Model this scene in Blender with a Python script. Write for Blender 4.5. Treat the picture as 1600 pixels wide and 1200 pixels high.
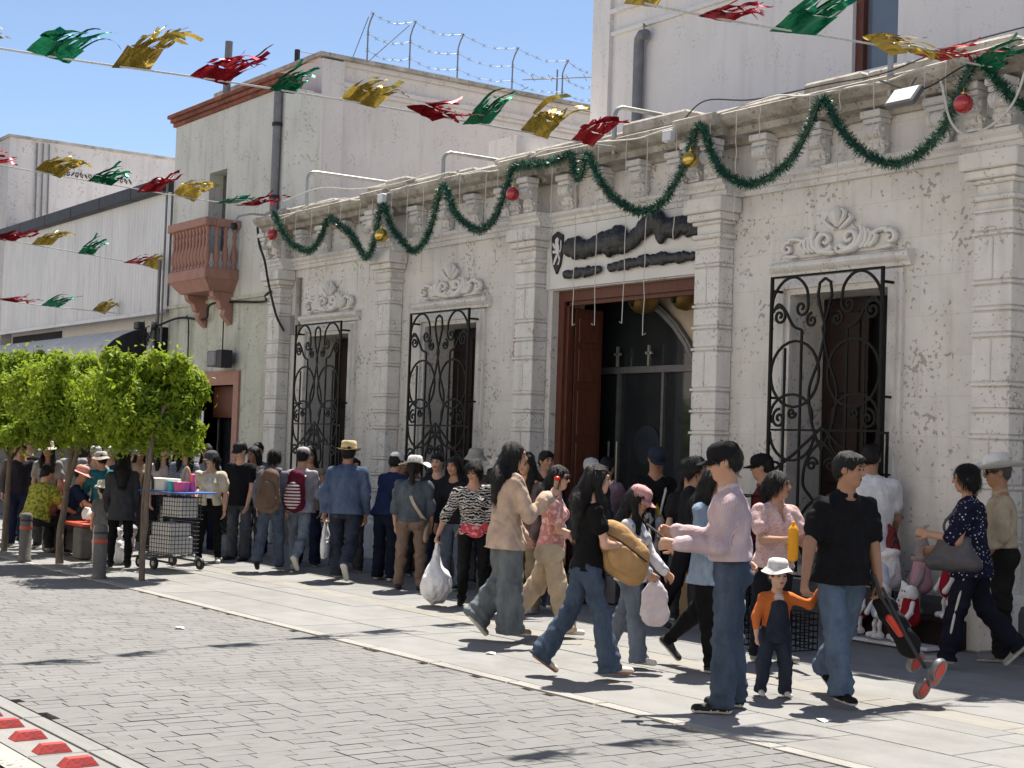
import bpy, bmesh, math, random, re
import numpy as np
from mathutils import Vector, Matrix
random.seed(7); np.random.seed(7)
R = math.radians
scene = bpy.context.scene
C = scene.collection
for o in list(bpy.data.objects): bpy.data.objects.remove(o)

# ------------------------------------------------------------------ camera
cam_d = bpy.data.cameras.new('camera'); cam = bpy.data.objects.new('camera', cam_d); C.objects.link(cam)
cam_d.sensor_width = 36.0; cam_d.lens = 54.0; cam_d.clip_end = 2000; cam_d.clip_start = 0.1
CA, CP, CR = R(35.3), R(2.46), R(1.95)
_f0 = Vector((-math.cos(CA), math.sin(CA), 0)); _r0 = Vector((math.sin(CA), math.cos(CA), 0)); _z = Vector((0, 0, 1))
_f = _f0*math.cos(CP)+_z*math.sin(CP); _u0 = _z*math.cos(CP)-_f0*math.sin(CP)
_r = _r0*math.cos(CR)+_u0*math.sin(CR); _u = -_r0*math.sin(CR)+_u0*math.cos(CR)
_m = Matrix((_r, _u, -_f)).transposed().to_4x4(); _m.translation = (0, 0, 1.6)
cam.matrix_world = _m
scene.camera = cam
# ------------------------------------------------------------------ sky, sun, exposure
SUN_EL = 66.0; SUN_AZ = (-0.6, 0.8)
world = bpy.data.worlds.new('World'); scene.world = world; world.use_nodes = True
nt = world.node_tree; nt.nodes.clear()
sky = nt.nodes.new('ShaderNodeTexSky'); sky.sky_type = 'NISHITA'; sky.sun_disc = False
sky.sun_elevation = R(SUN_EL); sky.sun_rotation = math.atan2(SUN_AZ[0], SUN_AZ[1]); sky.altitude = 2300
sky.air_density = 1.0; sky.dust_density = 2.0; sky.ozone_density = .6
bg = nt.nodes.new('ShaderNodeBackground'); bg.inputs[1].default_value = 0.072
wo = nt.nodes.new('ShaderNodeOutputWorld')
nt.links.new(sky.outputs[0], bg.inputs[0]); nt.links.new(bg.outputs[0], wo.inputs[0])
sl = bpy.data.lights.new('sun', 'SUN'); sl.energy = 4.6; sl.angle = R(0.55); sl.color = (1, 0.94, 0.84)
so = bpy.data.objects.new('sun', sl); C.objects.link(so); so.location = (0, 0, 30)
_sd = Vector((SUN_AZ[0]*math.cos(R(SUN_EL)), SUN_AZ[1]*math.cos(R(SUN_EL)), math.sin(R(SUN_EL))))
so.rotation_euler = _sd.to_track_quat('Z', 'Y').to_euler()
vs = scene.view_settings; vs.view_transform = 'Standard'; vs.look = 'None'; vs.exposure = 1.2; vs.gamma = 1.0; vs.use_curve_mapping = False
scene.cycles.max_bounces = 5; scene.cycles.diffuse_bounces = 3; scene.cycles.glossy_bounces = 2; scene.cycles.caustics_reflective = False; scene.cycles.caustics_refractive = False; scene.cycles.transmission_bounces = 6; scene.cycles.transparent_max_bounces = 8

# ------------------------------------------------------------------ helpers
def tag(o, label=None, cat=None, group=None, kind=None):
    if label:
        for a_, b_ in (('woman', 'person'), ('man', 'person'), ('girl', 'child'), ('boy', 'child')): label = re.sub(r'\b%s\b' % a_, b_, label)
    if label: o['label'] = label
    if cat: o['category'] = cat
    if group: o['group'] = group
    if kind: o['kind'] = kind
    return o
def empty(name, loc=(0, 0, 0), rz=0, label=None, cat=None, group=None):
    o = bpy.data.objects.new(name, None); C.objects.link(o); o.empty_display_size = .1
    o.location = loc; o.rotation_euler = (0, 0, rz)
    return tag(o, label, cat, group)
def link(name, me, parent=None):
    o = bpy.data.objects.new(name, me); C.objects.link(o)
    if parent: o.parent = parent
    return o
def copy_tree(o, parent=None):
    c = o.copy(); C.objects.link(c); c.parent = parent
    for ch in list(o.children): copy_tree(ch, c)
    return c

class MB:
    """collects geometry for ONE mesh object"""
    def __init__(s): s.v = []; s.f = []; s.m = []
    def add(s, vs_, fs, mi=0):
        n = len(s.v); s.v += [tuple(p) for p in vs_]
        for f in fs: s.f.append(tuple(i+n for i in f)); s.m.append(mi)
        return s
    def box(s, x0, x1, y0, y1, z0, z1, mi=0):
        v = [(x0,y0,z0),(x1,y0,z0),(x1,y1,z0),(x0,y1,z0),(x0,y0,z1),(x1,y0,z1),(x1,y1,z1),(x0,y1,z1)]
        return s.add(v, [(3,2,1,0),(4,5,6,7),(0,1,5,4),(1,2,6,5),(2,3,7,6),(3,0,4,7)], mi)
    def cbox(s, x0, x1, y0, y1, z0, z1, c=.01, mi=0, top=True):
        """box with chamfered edges"""
        pts = []
        for k, (z, i) in enumerate(((z0, c), (z0+c, 0), (z1-c, 0), (z1, c))):
            a, b, e, d = x0+i, x1-i, y0+i, y1-i
            j = c if i == 0 else 0
            pts += [(a+j,e,z),(b-j,e,z),(b,e+j,z),(b,d-j,z),(b-j,d,z),(a+j,d,z),(a,d-j,z),(a,e+j,z)]
        fs = [tuple(range(7,-1,-1)), tuple(range(24,32))]
        for r in range(3):
            for k in range(8): fs.append((r*8+k, r*8+(k+1)%8, (r+1)*8+(k+1)%8, (r+1)*8+k))
        return s.add(pts, fs, mi)
    def tube(s, path, r, n=8, mi=0, cap=True, flat=None):
        path = [Vector(p) for p in path]; N = len(path)
        rr = r if isinstance(r, (list, tuple)) else [r]*N
        vs_ = []; prev = None
        for i, p in enumerate(path):
            t = (path[min(i+1, N-1)]-path[max(i-1, 0)])
            t = t.normalized() if t.length > 1e-9 else Vector((0, 0, 1))
            if prev is None:
                a = Vector((0, 0, 1)) if abs(t.z) < .9 else Vector((1, 0, 0))
                u = t.cross(a).normalized()
            else:
                u = (prev-t*prev.dot(t)); u = u.normalized() if u.length > 1e-6 else t.orthogonal().normalized()
            prev = u; w = t.cross(u)
            for k in range(n):
                a = 2*math.pi*k/n; vs_.append(p+(u*math.cos(a)+w*math.sin(a))*rr[i])
        fs = []
        for i in range(N-1):
            for k in range(n): fs.append((i*n+k, i*n+(k+1)%n, (i+1)*n+(k+1)%n, (i+1)*n+k))
        if cap: fs += [tuple(range(n-1,-1,-1)), tuple(range((N-1)*n, N*n))]
        return s.add(vs_, fs, mi)
    def bar(s, path, w, d, nrm=(0,1,0), mi=0):
        """flat bar: width w in the plane, depth d along nrm"""
        path = [Vector(p) for p in path]; N = len(path); nn = Vector(nrm); vs_ = []
        for i, p in enumerate(path):
            t = (path[min(i+1, N-1)]-path[max(i-1, 0)]).normalized(); u = t.cross(nn).normalized()
            for a, b in ((-1,-1),(1,-1),(1,1),(-1,1)): vs_.append(p+u*a*w/2+nn*b*d/2)
        fs = [(3,2,1,0), tuple(range(4*N-4, 4*N))]
        for i in range(N-1):
            for k in range(4): fs.append((i*4+k, i*4+(k+1)%4, i*4+4+(k+1)%4, i*4+4+k))
        return s.add(vs_, fs, mi)
    def lathe(s, prof, n=16, c=(0,0,0), mi=0, ax='z', cap=True):
        vs_ = []
        for (r_, z) in prof:
            for k in range(n):
                a = 2*math.pi*k/n; x, y = r_*math.cos(a), r_*math.sin(a)
                p = (x,y,z) if ax == 'z' else ((z,x,y) if ax == 'x' else (y,z,x))
                vs_.append((p[0]+c[0],p[1]+c[1],p[2]+c[2]))
        fs = []
        for i in range(len(prof)-1):
            for k in range(n): fs.append((i*n+k, i*n+(k+1)%n, (i+1)*n+(k+1)%n, (i+1)*n+k))
        if cap: fs += [tuple(range(n-1,-1,-1)), tuple(range((len(prof)-1)*n, len(prof)*n))]
        return s.add(vs_, fs, mi)
    def prof_x(s, prof, x0, x1, mi=0):
        """profile [(y,z)...] closed, extruded along x"""
        n = len(prof); vs_ = [(x0,y,z) for y, z in prof]+[(x1,y,z) for y, z in prof]
        fs = [(k, (k+1)%n, n+(k+1)%n, n+k) for k in range(n)]
        fs += [tuple(range(n-1,-1,-1)), tuple(range(n, 2*n))]
        return s.add(vs_, fs, mi)
    def plate(s, poly, y0, y1, mi=0):
        """polygon [(x,z)] extruded in y"""
        n = len(poly); vs_ = [(x,y0,z) for x, z in poly]+[(x,y1,z) for x, z in poly]
        fs = [(k, (k+1)%n, n+(k+1)%n, n+k) for k in range(n)]
        fs += [tuple(range(n-1,-1,-1)), tuple(range(n, 2*n))]
        return s.add(vs_, fs, mi)
    def xf(s, M, start=0):
        for i in range(start, len(s.v)): s.v[i] = tuple(M @ Vector(s.v[i]))
        return s
    def mesh(s, name, mats, smooth=False):
        me = bpy.data.meshes.new(name); me.from_pydata(s.v, [], s.f)
        for m_ in (mats if isinstance(mats, (list, tuple)) else [mats]): me.materials.append(m_)
        if any(s.m): me.polygons.foreach_set('material_index', s.m)
        bm = bmesh.new(); bm.from_mesh(me); bmesh.ops.recalc_face_normals(bm, faces=bm.faces); bm.to_mesh(me); bm.free()
        if smooth:
            me.polygons.foreach_set('use_smooth', [True]*len(me.polygons))
            try: me.set_sharp_from_angle(angle=R(smooth if smooth > 1 else 40))
            except Exception: pass
        me.update(); return me
    def build(s, name, mats, parent=None, smooth=False):
        return link(name, s.mesh(name, mats, smooth), parent)

def spiral(c, r0, turns, a0, sgn=1, n=26, rin=.12):
    return [(c[0]+r0*(1-(1-rin)*i/n)*math.cos(a0+sgn*turns*2*math.pi*i/n), c[1]+r0*(1-(1-rin)*i/n)*math.sin(a0+sgn*turns*2*math.pi*i/n)) for i in range(n+1)]
def bez(pts, n=12):
    """Catmull-Rom through points"""
    P = [Vector(p) for p in pts]; P = [P[0]*2-P[1]]+P+[P[-1]*2-P[-2]]; out = []
    for i in range(1, len(P)-2):
        for k in range(n):
            t = k/n; a, b, c_, d = P[i-1:i+3]
            out.append(.5*((2*b)+(c_-a)*t+(2*a-5*b+4*c_-d)*t*t+(3*b-a-3*c_+d)*t**3))
    out.append(P[-2]); return out

# ------------------------------------------------------------------ materials
def mat(name, col, rough=.75, var=.12, scale=6, bump=.15, bscale=40, metal=0, col2=None, detail=4, spec=.35, stretch=(1,1,1), pits=None, blot=0, ashlar=False, sheen=0, objvar=0, streak=0, coat=0, alpha=None, trans=0):
    m = bpy.data.materials.new(name); m.use_nodes = True; t = m.node_tree; N = t.nodes; L = t.links
    b = N['Principled BSDF']; b.inputs['Roughness'].default_value = rough; b.inputs['Metallic'].default_value = metal
    b.inputs['Specular IOR Level'].default_value = spec
    if sheen: b.inputs['Sheen Weight'].default_value = sheen; b.inputs['Sheen Roughness'].default_value = .5
    if coat: b.inputs['Coat Weight'].default_value = coat
    tc = N.new('ShaderNodeTexCoord'); mp = N.new('ShaderNodeMapping'); mp.inputs['Scale'].default_value = stretch
    L.new(tc.outputs['Object'], mp.inputs[0])
    n1 = N.new('ShaderNodeTexNoise'); n1.inputs['Scale'].default_value = scale; n1.inputs['Detail'].default_value = detail; n1.inputs['Roughness'].default_value = .6
    L.new(mp.outputs[0], n1.inputs['Vector'])
    cr = N.new('ShaderNodeMapRange'); cr.inputs[1].default_value = .3; cr.inputs[2].default_value = .7; L.new(n1.outputs[0], cr.inputs[0])
    mx = N.new('ShaderNodeMix'); mx.data_type = 'RGBA'
    c2 = col2 if col2 else tuple(c*(1-2*var) for c in col); c1 = col if col2 else tuple(min(1, c*(1+var)) for c in col)
    mx.inputs[6].default_value = (*c2, 1); mx.inputs[7].default_value = (*c1, 1); L.new(cr.outputs[0], mx.inputs[0])
    out = mx.outputs[2]
    def mul(src, fac, colr):
        k = N.new('ShaderNodeMix'); k.data_type = 'RGBA'; k.blend_type = 'MULTIPLY'
        L.new(src, k.inputs[6]); k.inputs[7].default_value = (*colr, 1); L.new(fac, k.inputs[0]); return k.outputs[2]
    if streak:
        w = N.new('ShaderNodeTexNoise'); w.inputs['Scale'].default_value = 2.2; w.inputs['Detail'].default_value = 5
        mm = N.new('ShaderNodeMapping'); mm.inputs['Scale'].default_value = (3.0, 3.0, .35); L.new(tc.outputs['Object'], mm.inputs[0]); L.new(mm.outputs[0], w.inputs['Vector'])
        r_ = N.new('ShaderNodeMapRange'); r_.inputs[1].default_value = .52; r_.inputs[2].default_value = .75; r_.inputs[4].default_value = streak; L.new(w.outputs[0], r_.inputs[0])
        out = mul(out, r_.outputs[0], (.45, .42, .38))
    if blot:
        w = N.new('ShaderNodeTexNoise'); w.inputs['Scale'].default_value = .9; w.inputs['Detail'].default_value = 6; w.inputs['Roughness'].default_value = .7
        gm = N.new('ShaderNodeNewGeometry'); L.new(gm.outputs['Position'], w.inputs['Vector'])
        r_ = N.new('ShaderNodeMapRange'); r_.inputs[1].default_value = .5; r_.inputs[2].default_value = .72; r_.inputs[4].default_value = blot; L.new(w.outputs[0], r_.inputs[0])
        out = mul(out, r_.outputs[0], (.5, .48, .45))
    hgt = None
    if ashlar:
        mm = N.new('ShaderNodeMapping'); mm.inputs['Rotation'].default_value = (R(90), 0, 0); L.new(tc.outputs['Object'], mm.inputs[0])
        bk = N.new('ShaderNodeTexBrick'); bk.inputs['Scale'].default_value = 1; bk.inputs['Brick Width'].default_value = .72; bk.inputs['Row Height'].default_value = .37; bk.inputs['Mortar Size'].default_value = .007; bk.inputs['Mortar Smooth'].default_value = .6
        bk.inputs['Color1'].default_value = (1,1,1,1); bk.inputs['Color2'].default_value = (.90,.895,.88,1); bk.inputs['Mortar'].default_value = (.78,.76,.73,1); L.new(mm.outputs[0], bk.inputs['Vector'])
        k = N.new('ShaderNodeMix'); k.data_type = 'RGBA'; k.blend_type = 'MULTIPLY'; k.inputs[0].default_value = .5; L.new(out, k.inputs[6]); L.new(bk.outputs['Color'], k.inputs[7]); out = k.outputs[2]
    if pits:
        vo = N.new('ShaderNodeTexNoise'); vo.inputs['Scale'].default_value = pits[0]*1.5; vo.inputs['Detail'].default_value = 2; L.new(tc.outputs['Object'], vo.inputs['Vector'])
        n3 = N.new('ShaderNodeTexNoise'); n3.inputs['Scale'].default_value = pits[0]*.22; L.new(tc.outputs['Object'], n3.inputs['Vector'])
        ad = N.new('ShaderNodeMath'); ad.operation = 'MULTIPLY_ADD'; ad.inputs[1].default_value = -.55; ad.inputs[2].default_value = .27; L.new(n3.outputs[0], ad.inputs[0])
        cm = N.new('ShaderNodeMath'); cm.operation = 'ADD'; L.new(vo.outputs[0], cm.inputs[0]); L.new(ad.outputs[0], cm.inputs[1])
        r2 = N.new('ShaderNodeMapRange'); r2.inputs[1].default_value = .295; r2.inputs[2].default_value = .36; r2.inputs[3].default_value = pits[1]; r2.inputs[4].default_value = 0; L.new(cm.outputs[0], r2.inputs[0])
        out = mul(out, r2.outputs[0], (.28, .25, .22)); hgt = r2.outputs[0]
    if objvar:
        oi = N.new('ShaderNodeObjectInfo'); hs = N.new('ShaderNodeHueSaturation'); r3 = N.new('ShaderNodeMapRange')
        r3.inputs[3].default_value = 1-objvar; r3.inputs[4].default_value = 1+objvar; L.new(oi.outputs['Random'], r3.inputs[0]); L.new(r3.outputs[0], hs.inputs['Value']); L.new(out, hs.inputs['Color']); out = hs.outputs[0]
    L.new(out, b.inputs['Base Color'])
    if bump:
        n2 = N.new('ShaderNodeTexNoise'); n2.inputs['Scale'].default_value = bscale; n2.inputs['Detail'].default_value = 3; L.new(mp.outputs[0], n2.inputs['Vector'])
        bp = N.new('ShaderNodeBump'); bp.inputs['Strength'].default_value = bump; bp.inputs['Distance'].default_value = .02
        hs_ = n2.outputs[0]
        if hgt is not None:
            sb = N.new('ShaderNodeMath'); sb.operation = 'SUBTRACT'; L.new(n2.outputs[0], sb.inputs[0]); L.new(hgt, sb.inputs[1]); hs_ = sb.outputs[0]
        L.new(hs_, bp.inputs['Height']); L.new(bp.outputs[0], b.inputs['Normal'])
    if alpha is not None: b.inputs['Alpha'].default_value = alpha
    if trans: b.inputs['Transmission Weight'].default_value = trans
    m['out_socket'] = 0
    return m
def pattern(m, kind, colb, scale=20, thr=.5, axis=2):
    """overlay a second colour as woven / printed pattern"""
    t = m.node_tree; N = t.nodes; L = t.links; b = N['Principled BSDF']; src = b.inputs['Base Color'].links[0].from_socket
    tc = N.new('ShaderNodeTexCoord'); mx = N.new('ShaderNodeMix'); mx.data_type = 'RGBA'; mx.inputs[7].default_value = (*colb, 1); L.new(src, mx.inputs[6])
    at = N.new('ShaderNodeAttribute'); at.attribute_name = 'puv'
    if kind in ('stripe', 'zebra', 'wstripe'):
        w = N.new('ShaderNodeTexWave'); w.bands_direction = 'XYZ'[axis]; w.inputs['Scale'].default_value = scale
        w.inputs['Distortion'].default_value = 9 if kind == 'zebra' else 0; w.inputs['Detail Scale'].default_value = 1.6 if kind == 'zebra' else 1
        L.new(at.outputs['Vector'] if kind == 'stripe' else tc.outputs['Object'], w.inputs['Vector']); s_ = w.outputs['Fac']
    elif kind == 'dots':
        w = N.new('ShaderNodeTexVoronoi'); w.inputs['Scale'].default_value = scale; L.new(tc.outputs['Object'], w.inputs['Vector'])
        iv = N.new('ShaderNodeMath'); iv.operation = 'SUBTRACT'; iv.inputs[0].default_value = 1; L.new(w.outputs['Distance'], iv.inputs[1]); s_ = iv.outputs[0]
    elif kind in ('check', 'wcheck'):
        a = N.new('ShaderNodeTexWave'); a.bands_direction = 'X'; a.inputs['Scale'].default_value = scale; c_ = N.new('ShaderNodeTexWave'); c_.bands_direction = 'Z'; c_.inputs['Scale'].default_value = scale
        vo_ = at.outputs['Vector'] if kind == 'check' else tc.outputs['Object']; L.new(vo_, a.inputs['Vector']); L.new(vo_, c_.inputs['Vector'])
        k = N.new('ShaderNodeMath'); k.operation = 'MAXIMUM'; L.new(a.outputs['Fac'], k.inputs[0]); L.new(c_.outputs['Fac'], k.inputs[1]); s_ = k.outputs[0]
    else:
        w = N.new('ShaderNodeTexNoise'); w.inputs['Scale'].default_value = scale; w.inputs['Detail'].default_value = 3; L.new(tc.outputs['Object'], w.inputs['Vector']); s_ = w.outputs[0]
    r_ = N.new('ShaderNodeMapRange'); r_.inputs[1].default_value = thr-.05; r_.inputs[2].default_value = thr+.05; L.new(s_, r_.inputs[0]); L.new(r_.outputs[0], mx.inputs[0])
    L.new(mx.outputs[2], b.inputs['Base Color']); return m

M = dict(
    sillar=mat('sillar stone', (.79,.765,.735), .85, .07, 2.5, .35, 28, col2=(.68,.655,.62), pits=(14, .6), streak=.34, ashlar=True),
    sillar2=mat('carved sillar', (.79,.77,.74), .85, .06, 4, .3, 35, col2=(.68,.655,.62), pits=(22, .55), streak=.34),
    crest=mat('pale carved stone', (.80,.78,.75), .85, .05, 5, .15, 40, col2=(.73,.71,.675)),
    weath=mat('weathered sillar', (.56,.52,.46), .9, .1, 3, .5, 25, col2=(.27,.24,.205), pits=(18, .6), streak=.5),
    plinth=mat('dark stone base', (.12,.12,.125), .7, .15, 5, .2, 30),
    plaster=mat('pale plaster', (.80,.755,.715), .9, .04, 1.2, .12, 60, col2=(.73,.69,.655), pits=(16, .22), streak=.18),
    plaster2=mat('old side wall', (.70,.655,.625), .9, .05, 1.0, .15, 40, col2=(.62,.58,.555), pits=(14, .25), streak=.22),
    farwall=mat('far grey wall', (.60,.575,.56), .9, .05, 1.2, .2, 20, col2=(.52,.50,.485), pits=(11, .4), streak=.3),
    green=mat('pale green plaster', (.70,.69,.635), .9, .05, 1.4, .25, 20, col2=(.60,.595,.54), pits=(15, .4), streak=.35),
    green2=mat('mossy green plaster', (.60,.61,.53), .9, .06, 2.2, .35, 22, col2=(.47,.49,.41), pits=(15, .45), streak=.5),
    oppo=mat('pale bounce plaster', (.80,.74,.65), .9, .05, 1, .1, 30),
    brick=mat('red brick coping', (.27,.10,.065), .9, .15, 9, .4, 40, objvar=.2),
    terra=mat('terracotta paint', (.43,.235,.185), .7, .08, 7, .15, 60, col2=(.35,.185,.145), streak=.25),
    wood=mat('brown wood', (.13,.042,.025), .5, .2, 9, .12, 50, stretch=(6,6,.6), spec=.4),
    darkwood=mat('dark shutter wood', (.022,.010,.008), .5, .2, 9, .12, 50, stretch=(6,6,.6), spec=.3),
    iron=mat('black wrought iron', (.006,.006,.006), .55, .2, 12, .1, 80, spec=.2),
    steel=mat('dull steel pipe', (.42,.42,.40), .45, .1, 10, .05, 50, metal=.6),
    greymetal=mat('grey metal', (.20,.20,.21), .5, .1, 8, .05, 50, metal=.3),
    sheet=mat('white corrugated sheet', (.74,.735,.73), .5, .06, 1.2, .04, 30, stretch=(2,2,.5), streak=.25),
    blackmetal=mat('black trim', (.03,.03,.035), .55, .2, 4, .05, 40),
    awning=mat('grey awning canvas', (.60,.58,.555), .85, .08, 3, .15, 30, streak=.25),
    dark=mat('dark interior', (.03,.03,.032), .8, .2, 3, 0),  # near-black colour puts the shade of unlit rooms into their surfaces
    cream=mat('interior wall', (.55,.47,.37), .9, .08, 2, .1),
    glass=mat('dark glass', (.028,.034,.038), .05, .1, 2, 0, spec=.6),
    windowglass=mat('window glass', (.16,.19,.23), .08, .1, .8, 0, spec=.8),
    plastic=mat('black plastic wrap', (.012,.012,.014), .38, .3, 10, .5, 30, spec=.5),
    whiteboard=mat('white sign board', (.74,.73,.71), .6, .03, 3, .03, 40),
    gold=mat('gold bauble', (.62,.42,.09), .22, .1, 6, .05, 30, metal=.85),
    bell=mat('old gold bell', (.32,.21,.07), .4, .15, 6, .05, 30, metal=.7),
    redball=mat('red bauble', (.42,.02,.02), .16, .1, 6, 0, spec=.6, coat=.5),
    cable=mat('black cable', (.02,.02,.022), .6, .2, 10, 0),
    wire=mat('white wire', (.62,.60,.55), .6, .1, 10, 0),
    rope=mat('white cord', (.72,.70,.64), .8, .1, 30, .1),
    paver=mat('grey paver stone', (.182,.180,.176), .85, .08, 3, .35, 45, col2=(.152,.150,.147), objvar=.05, blot=.25),
    paverfar=mat('grey paver stone far', (.182,.180,.176), .85, .1, 2.2, .35, 45, col2=(.152,.150,.147), blot=.3),
    joint=mat('dirty joint', (.10,.097,.09), .95, .2, 6, .3, 60),
    slab=mat('pavement slab', (.228,.226,.222), .85, .08, 2.2, .25, 50, col2=(.188,.186,.182), objvar=.06, blot=.45),
    kerb=mat('pale kerb stone', (.33,.32,.30), .85, .1, 6, .4, 30, col2=(.27,.26,.24), pits=(16, .6), blot=.5),
    yband=mat('cream paving band', (.25,.24,.215), .85, .08, 5, .25, 40, col2=(.21,.20,.185), objvar=.05, blot=.5),
    asphalt=mat('grey ground', (.22,.215,.205), .9, .1, 3, .3, 60),
    redpaint=mat('red lane divider', (.40,.04,.035), .6, .15, 8, .2, 40, col2=(.26,.03,.03)),
    bark=mat('grey bark', (.20,.16,.125), .9, .2, 8, .6, 30, col2=(.10,.08,.065), stretch=(4,4,1)),
    reddeck=mat('red bench paint', (.48,.07,.035), .5, .1, 8, .1, 40),
    concrete=mat('dark concrete', (.13,.125,.12), .85, .15, 8, .3, 50),
    pinkpl=mat('pink plastic', (.75,.14,.28), .35, .05, 8, 0), cyanpl=mat('teal plastic', (.08,.45,.46), .35, .05, 8, 0),
    bluepl=mat('blue plastic', (.03,.12,.45), .4, .05, 8, 0), whitepl=mat('white plastic', (.72,.72,.73), .4, .04, 8, .05, 20),
    paper=mat('white paper', (.72,.71,.69), .8, .04, 6, .05, 30), card=mat('cardboard', (.38,.27,.16), .85, .08, 6, .1, 40),
)
# ------------------------------------------------------------------ sculpting: smooth union of tapered limbs on a grid, meshed with surface nets
f32 = np.float32
def sculpt(prims, res, wrinkle=None, cuts=()):
    """prims: dicts t='c' (tapered limb a,b,ra,rb[,w,s]) or 'e' (ellipsoid c,r[,m]); op '+'/'-'; k blend"""
    lo = np.full(3, 9.); hi = np.full(3, -9.); bbs = []
    for p in prims:
        if p['t'] == 'c':
            a = np.array(p['a'], f32); b_ = np.array(p['b'], f32); r_ = max(p['ra'], p['rb'])*max(1, p.get('s', 1))
            l, h = np.minimum(a, b_)-r_, np.maximum(a, b_)+r_
        else:
            c_ = np.array(p['c'], f32); r_ = max(p['r']) if p.get('m') is not None else np.array(p['r'], f32); l, h = c_-r_, c_+r_
        bbs.append((l, h))
        if p.get('op', '+') == '+': lo = np.minimum(lo, l); hi = np.maximum(hi, h)
    pad = res*3+(.012 if wrinkle else 0); lo = lo-pad; hi = hi+pad
    n = np.ceil((hi-lo)/res).astype(int)+1
    ax = [(lo[i]+np.arange(n[i])*res).astype(f32) for i in range(3)]
    D = np.full(n, .5, f32)
    for p, (l, h) in zip(prims, bbs):
        k = p.get('k', .02); mg = k+res*2.5
        i0 = np.maximum(np.floor((l-mg-lo)/res).astype(int), 0); i1 = np.minimum(np.ceil((h+mg-lo)/res).astype(int)+1, n)
        if (i1 <= i0).any(): continue
        sl = tuple(slice(i0[i], i1[i]) for i in range(3))
        X = ax[0][sl[0]][:, None, None]; Y = ax[1][sl[1]][None, :, None]; Z = ax[2][sl[2]][None, None, :]
        if p['t'] == 'c':
            a = np.array(p['a'], f32); b_ = np.array(p['b'], f32); ab = b_-a; L2 = float(ab@ab)+1e-9
            dx, dy, dz = X-a[0], Y-a[1], Z-a[2]
            t = np.clip((dx*ab[0]+dy*ab[1]+dz*ab[2])/L2, 0, 1)
            qx, qy, qz = dx-t*ab[0], dy-t*ab[1], dz-t*ab[2]
            if 'w' in p:
                w = np.array(p['w'], f32); w = w/np.linalg.norm(w); s = 1/p['s']-1
                e = (qx*w[0]+qy*w[1]+qz*w[2])*s; qx, qy, qz = qx+e*w[0], qy+e*w[1], qz+e*w[2]
            d = np.sqrt(qx*qx+qy*qy+qz*qz)-(p['ra']+(p['rb']-p['ra'])*t)
        else:
            c_ = p['c']; r_ = p['r']; dx, dy, dz = X-c_[0], Y-c_[1], Z-c_[2]
            if p.get('m') is not None:
                m_ = p['m']; dx, dy, dz = (dx*m_[0][i]+dy*m_[1][i]+dz*m_[2][i] for i in range(3))
            q = np.sqrt((dx/r_[0])**2+(dy/r_[1])**2+(dz/r_[2])**2); g = np.sqrt((dx/r_[0]**2)**2+(dy/r_[1]**2)**2+(dz/r_[2]**2)**2)+1e-6
            d = q*(q-1)/g
        S = D[sl]
        if p.get('op', '+') == '+':
            hh = np.maximum(k-np.abs(S-d), 0)/max(k, 1e-6); D[sl] = np.minimum(S, d)-hh*hh*k*.25
        else:
            d = -d; hh = np.maximum(k-np.abs(S-d), 0)/max(k, 1e-6); D[sl] = np.maximum(S, d)+hh*hh*k*.25
    X, Y, Z = ax[0][:, None, None], ax[1][None, :, None], ax[2][None, None, :]
    if wrinkle:
        amp, freq, seed, zb = wrinkle; rg = np.random.RandomState(seed); acc = 0
        for q in range(5):
            v = rg.randn(3); v[2] *= zb; v = v/np.linalg.norm(v)*freq*rg.uniform(.55, 1.6); ph = rg.uniform(0, 6.28); v2 = rg.randn(3)*freq*.35
            w_ = np.sin((X*v[0]+Y*v[1]+Z*v[2]+ph+1.3*np.sin(X*v2[0]+Y*v2[1]+Z*v2[2])).astype(f32)); acc = acc+(w_ if q < 2 else 1.1-2.2*np.sqrt(np.abs(w_)))/(1+.22*q)
        D = D+(amp*.55)*acc
    for (p0, nv) in cuts:
        D = np.maximum(D, (X-p0[0])*nv[0]+(Y-p0[1])*nv[1]+(Z-p0[2])*nv[2])
    D[0], D[-1] = .5, .5; D[:, 0], D[:, -1] = .5, .5; D[:, :, 0], D[:, :, -1] = .5, .5
    s = D < 0
    cnt = np.zeros(np.array(D.shape)-1, np.uint8)
    for i in (0, 1):
        for j in (0, 1):
            for k in (0, 1): cnt += s[i:s.shape[0]-1+i, j:s.shape[1]-1+j, k:s.shape[2]-1+k]
    act = np.argwhere((cnt > 0) & (cnt < 8))
    if len(act) == 0: return np.zeros((0, 3)), np.zeros((0, 4), int)
    corners = np.array([(i, j, k) for i in (0, 1) for j in (0, 1) for k in (0, 1)])
    vals = np.stack([D[act[:, 0]+c_[0], act[:, 1]+c_[1], act[:, 2]+c_[2]] for c_ in corners], 1)
    acc = np.zeros((len(act), 3)); num = np.zeros(len(act))
    for a in range(8):
        for b_ in range(a+1, 8):
            if np.abs(corners[a]-corners[b_]).sum() != 1: continue
            va, vb = vals[:, a], vals[:, b_]; m_ = (va < 0) != (vb < 0)
            t = np.where(m_, va/(va-vb+1e-12), 0)
            acc += np.where(m_[:, None], corners[a]+t[:, None]*(corners[b_]-corners[a]), 0); num += m_
    V = lo+(act+acc/num[:, None])*res
    idx = np.full(cnt.shape, -1, np.int32); idx[act[:, 0], act[:, 1], act[:, 2]] = np.arange(len(act))
    F = []
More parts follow.
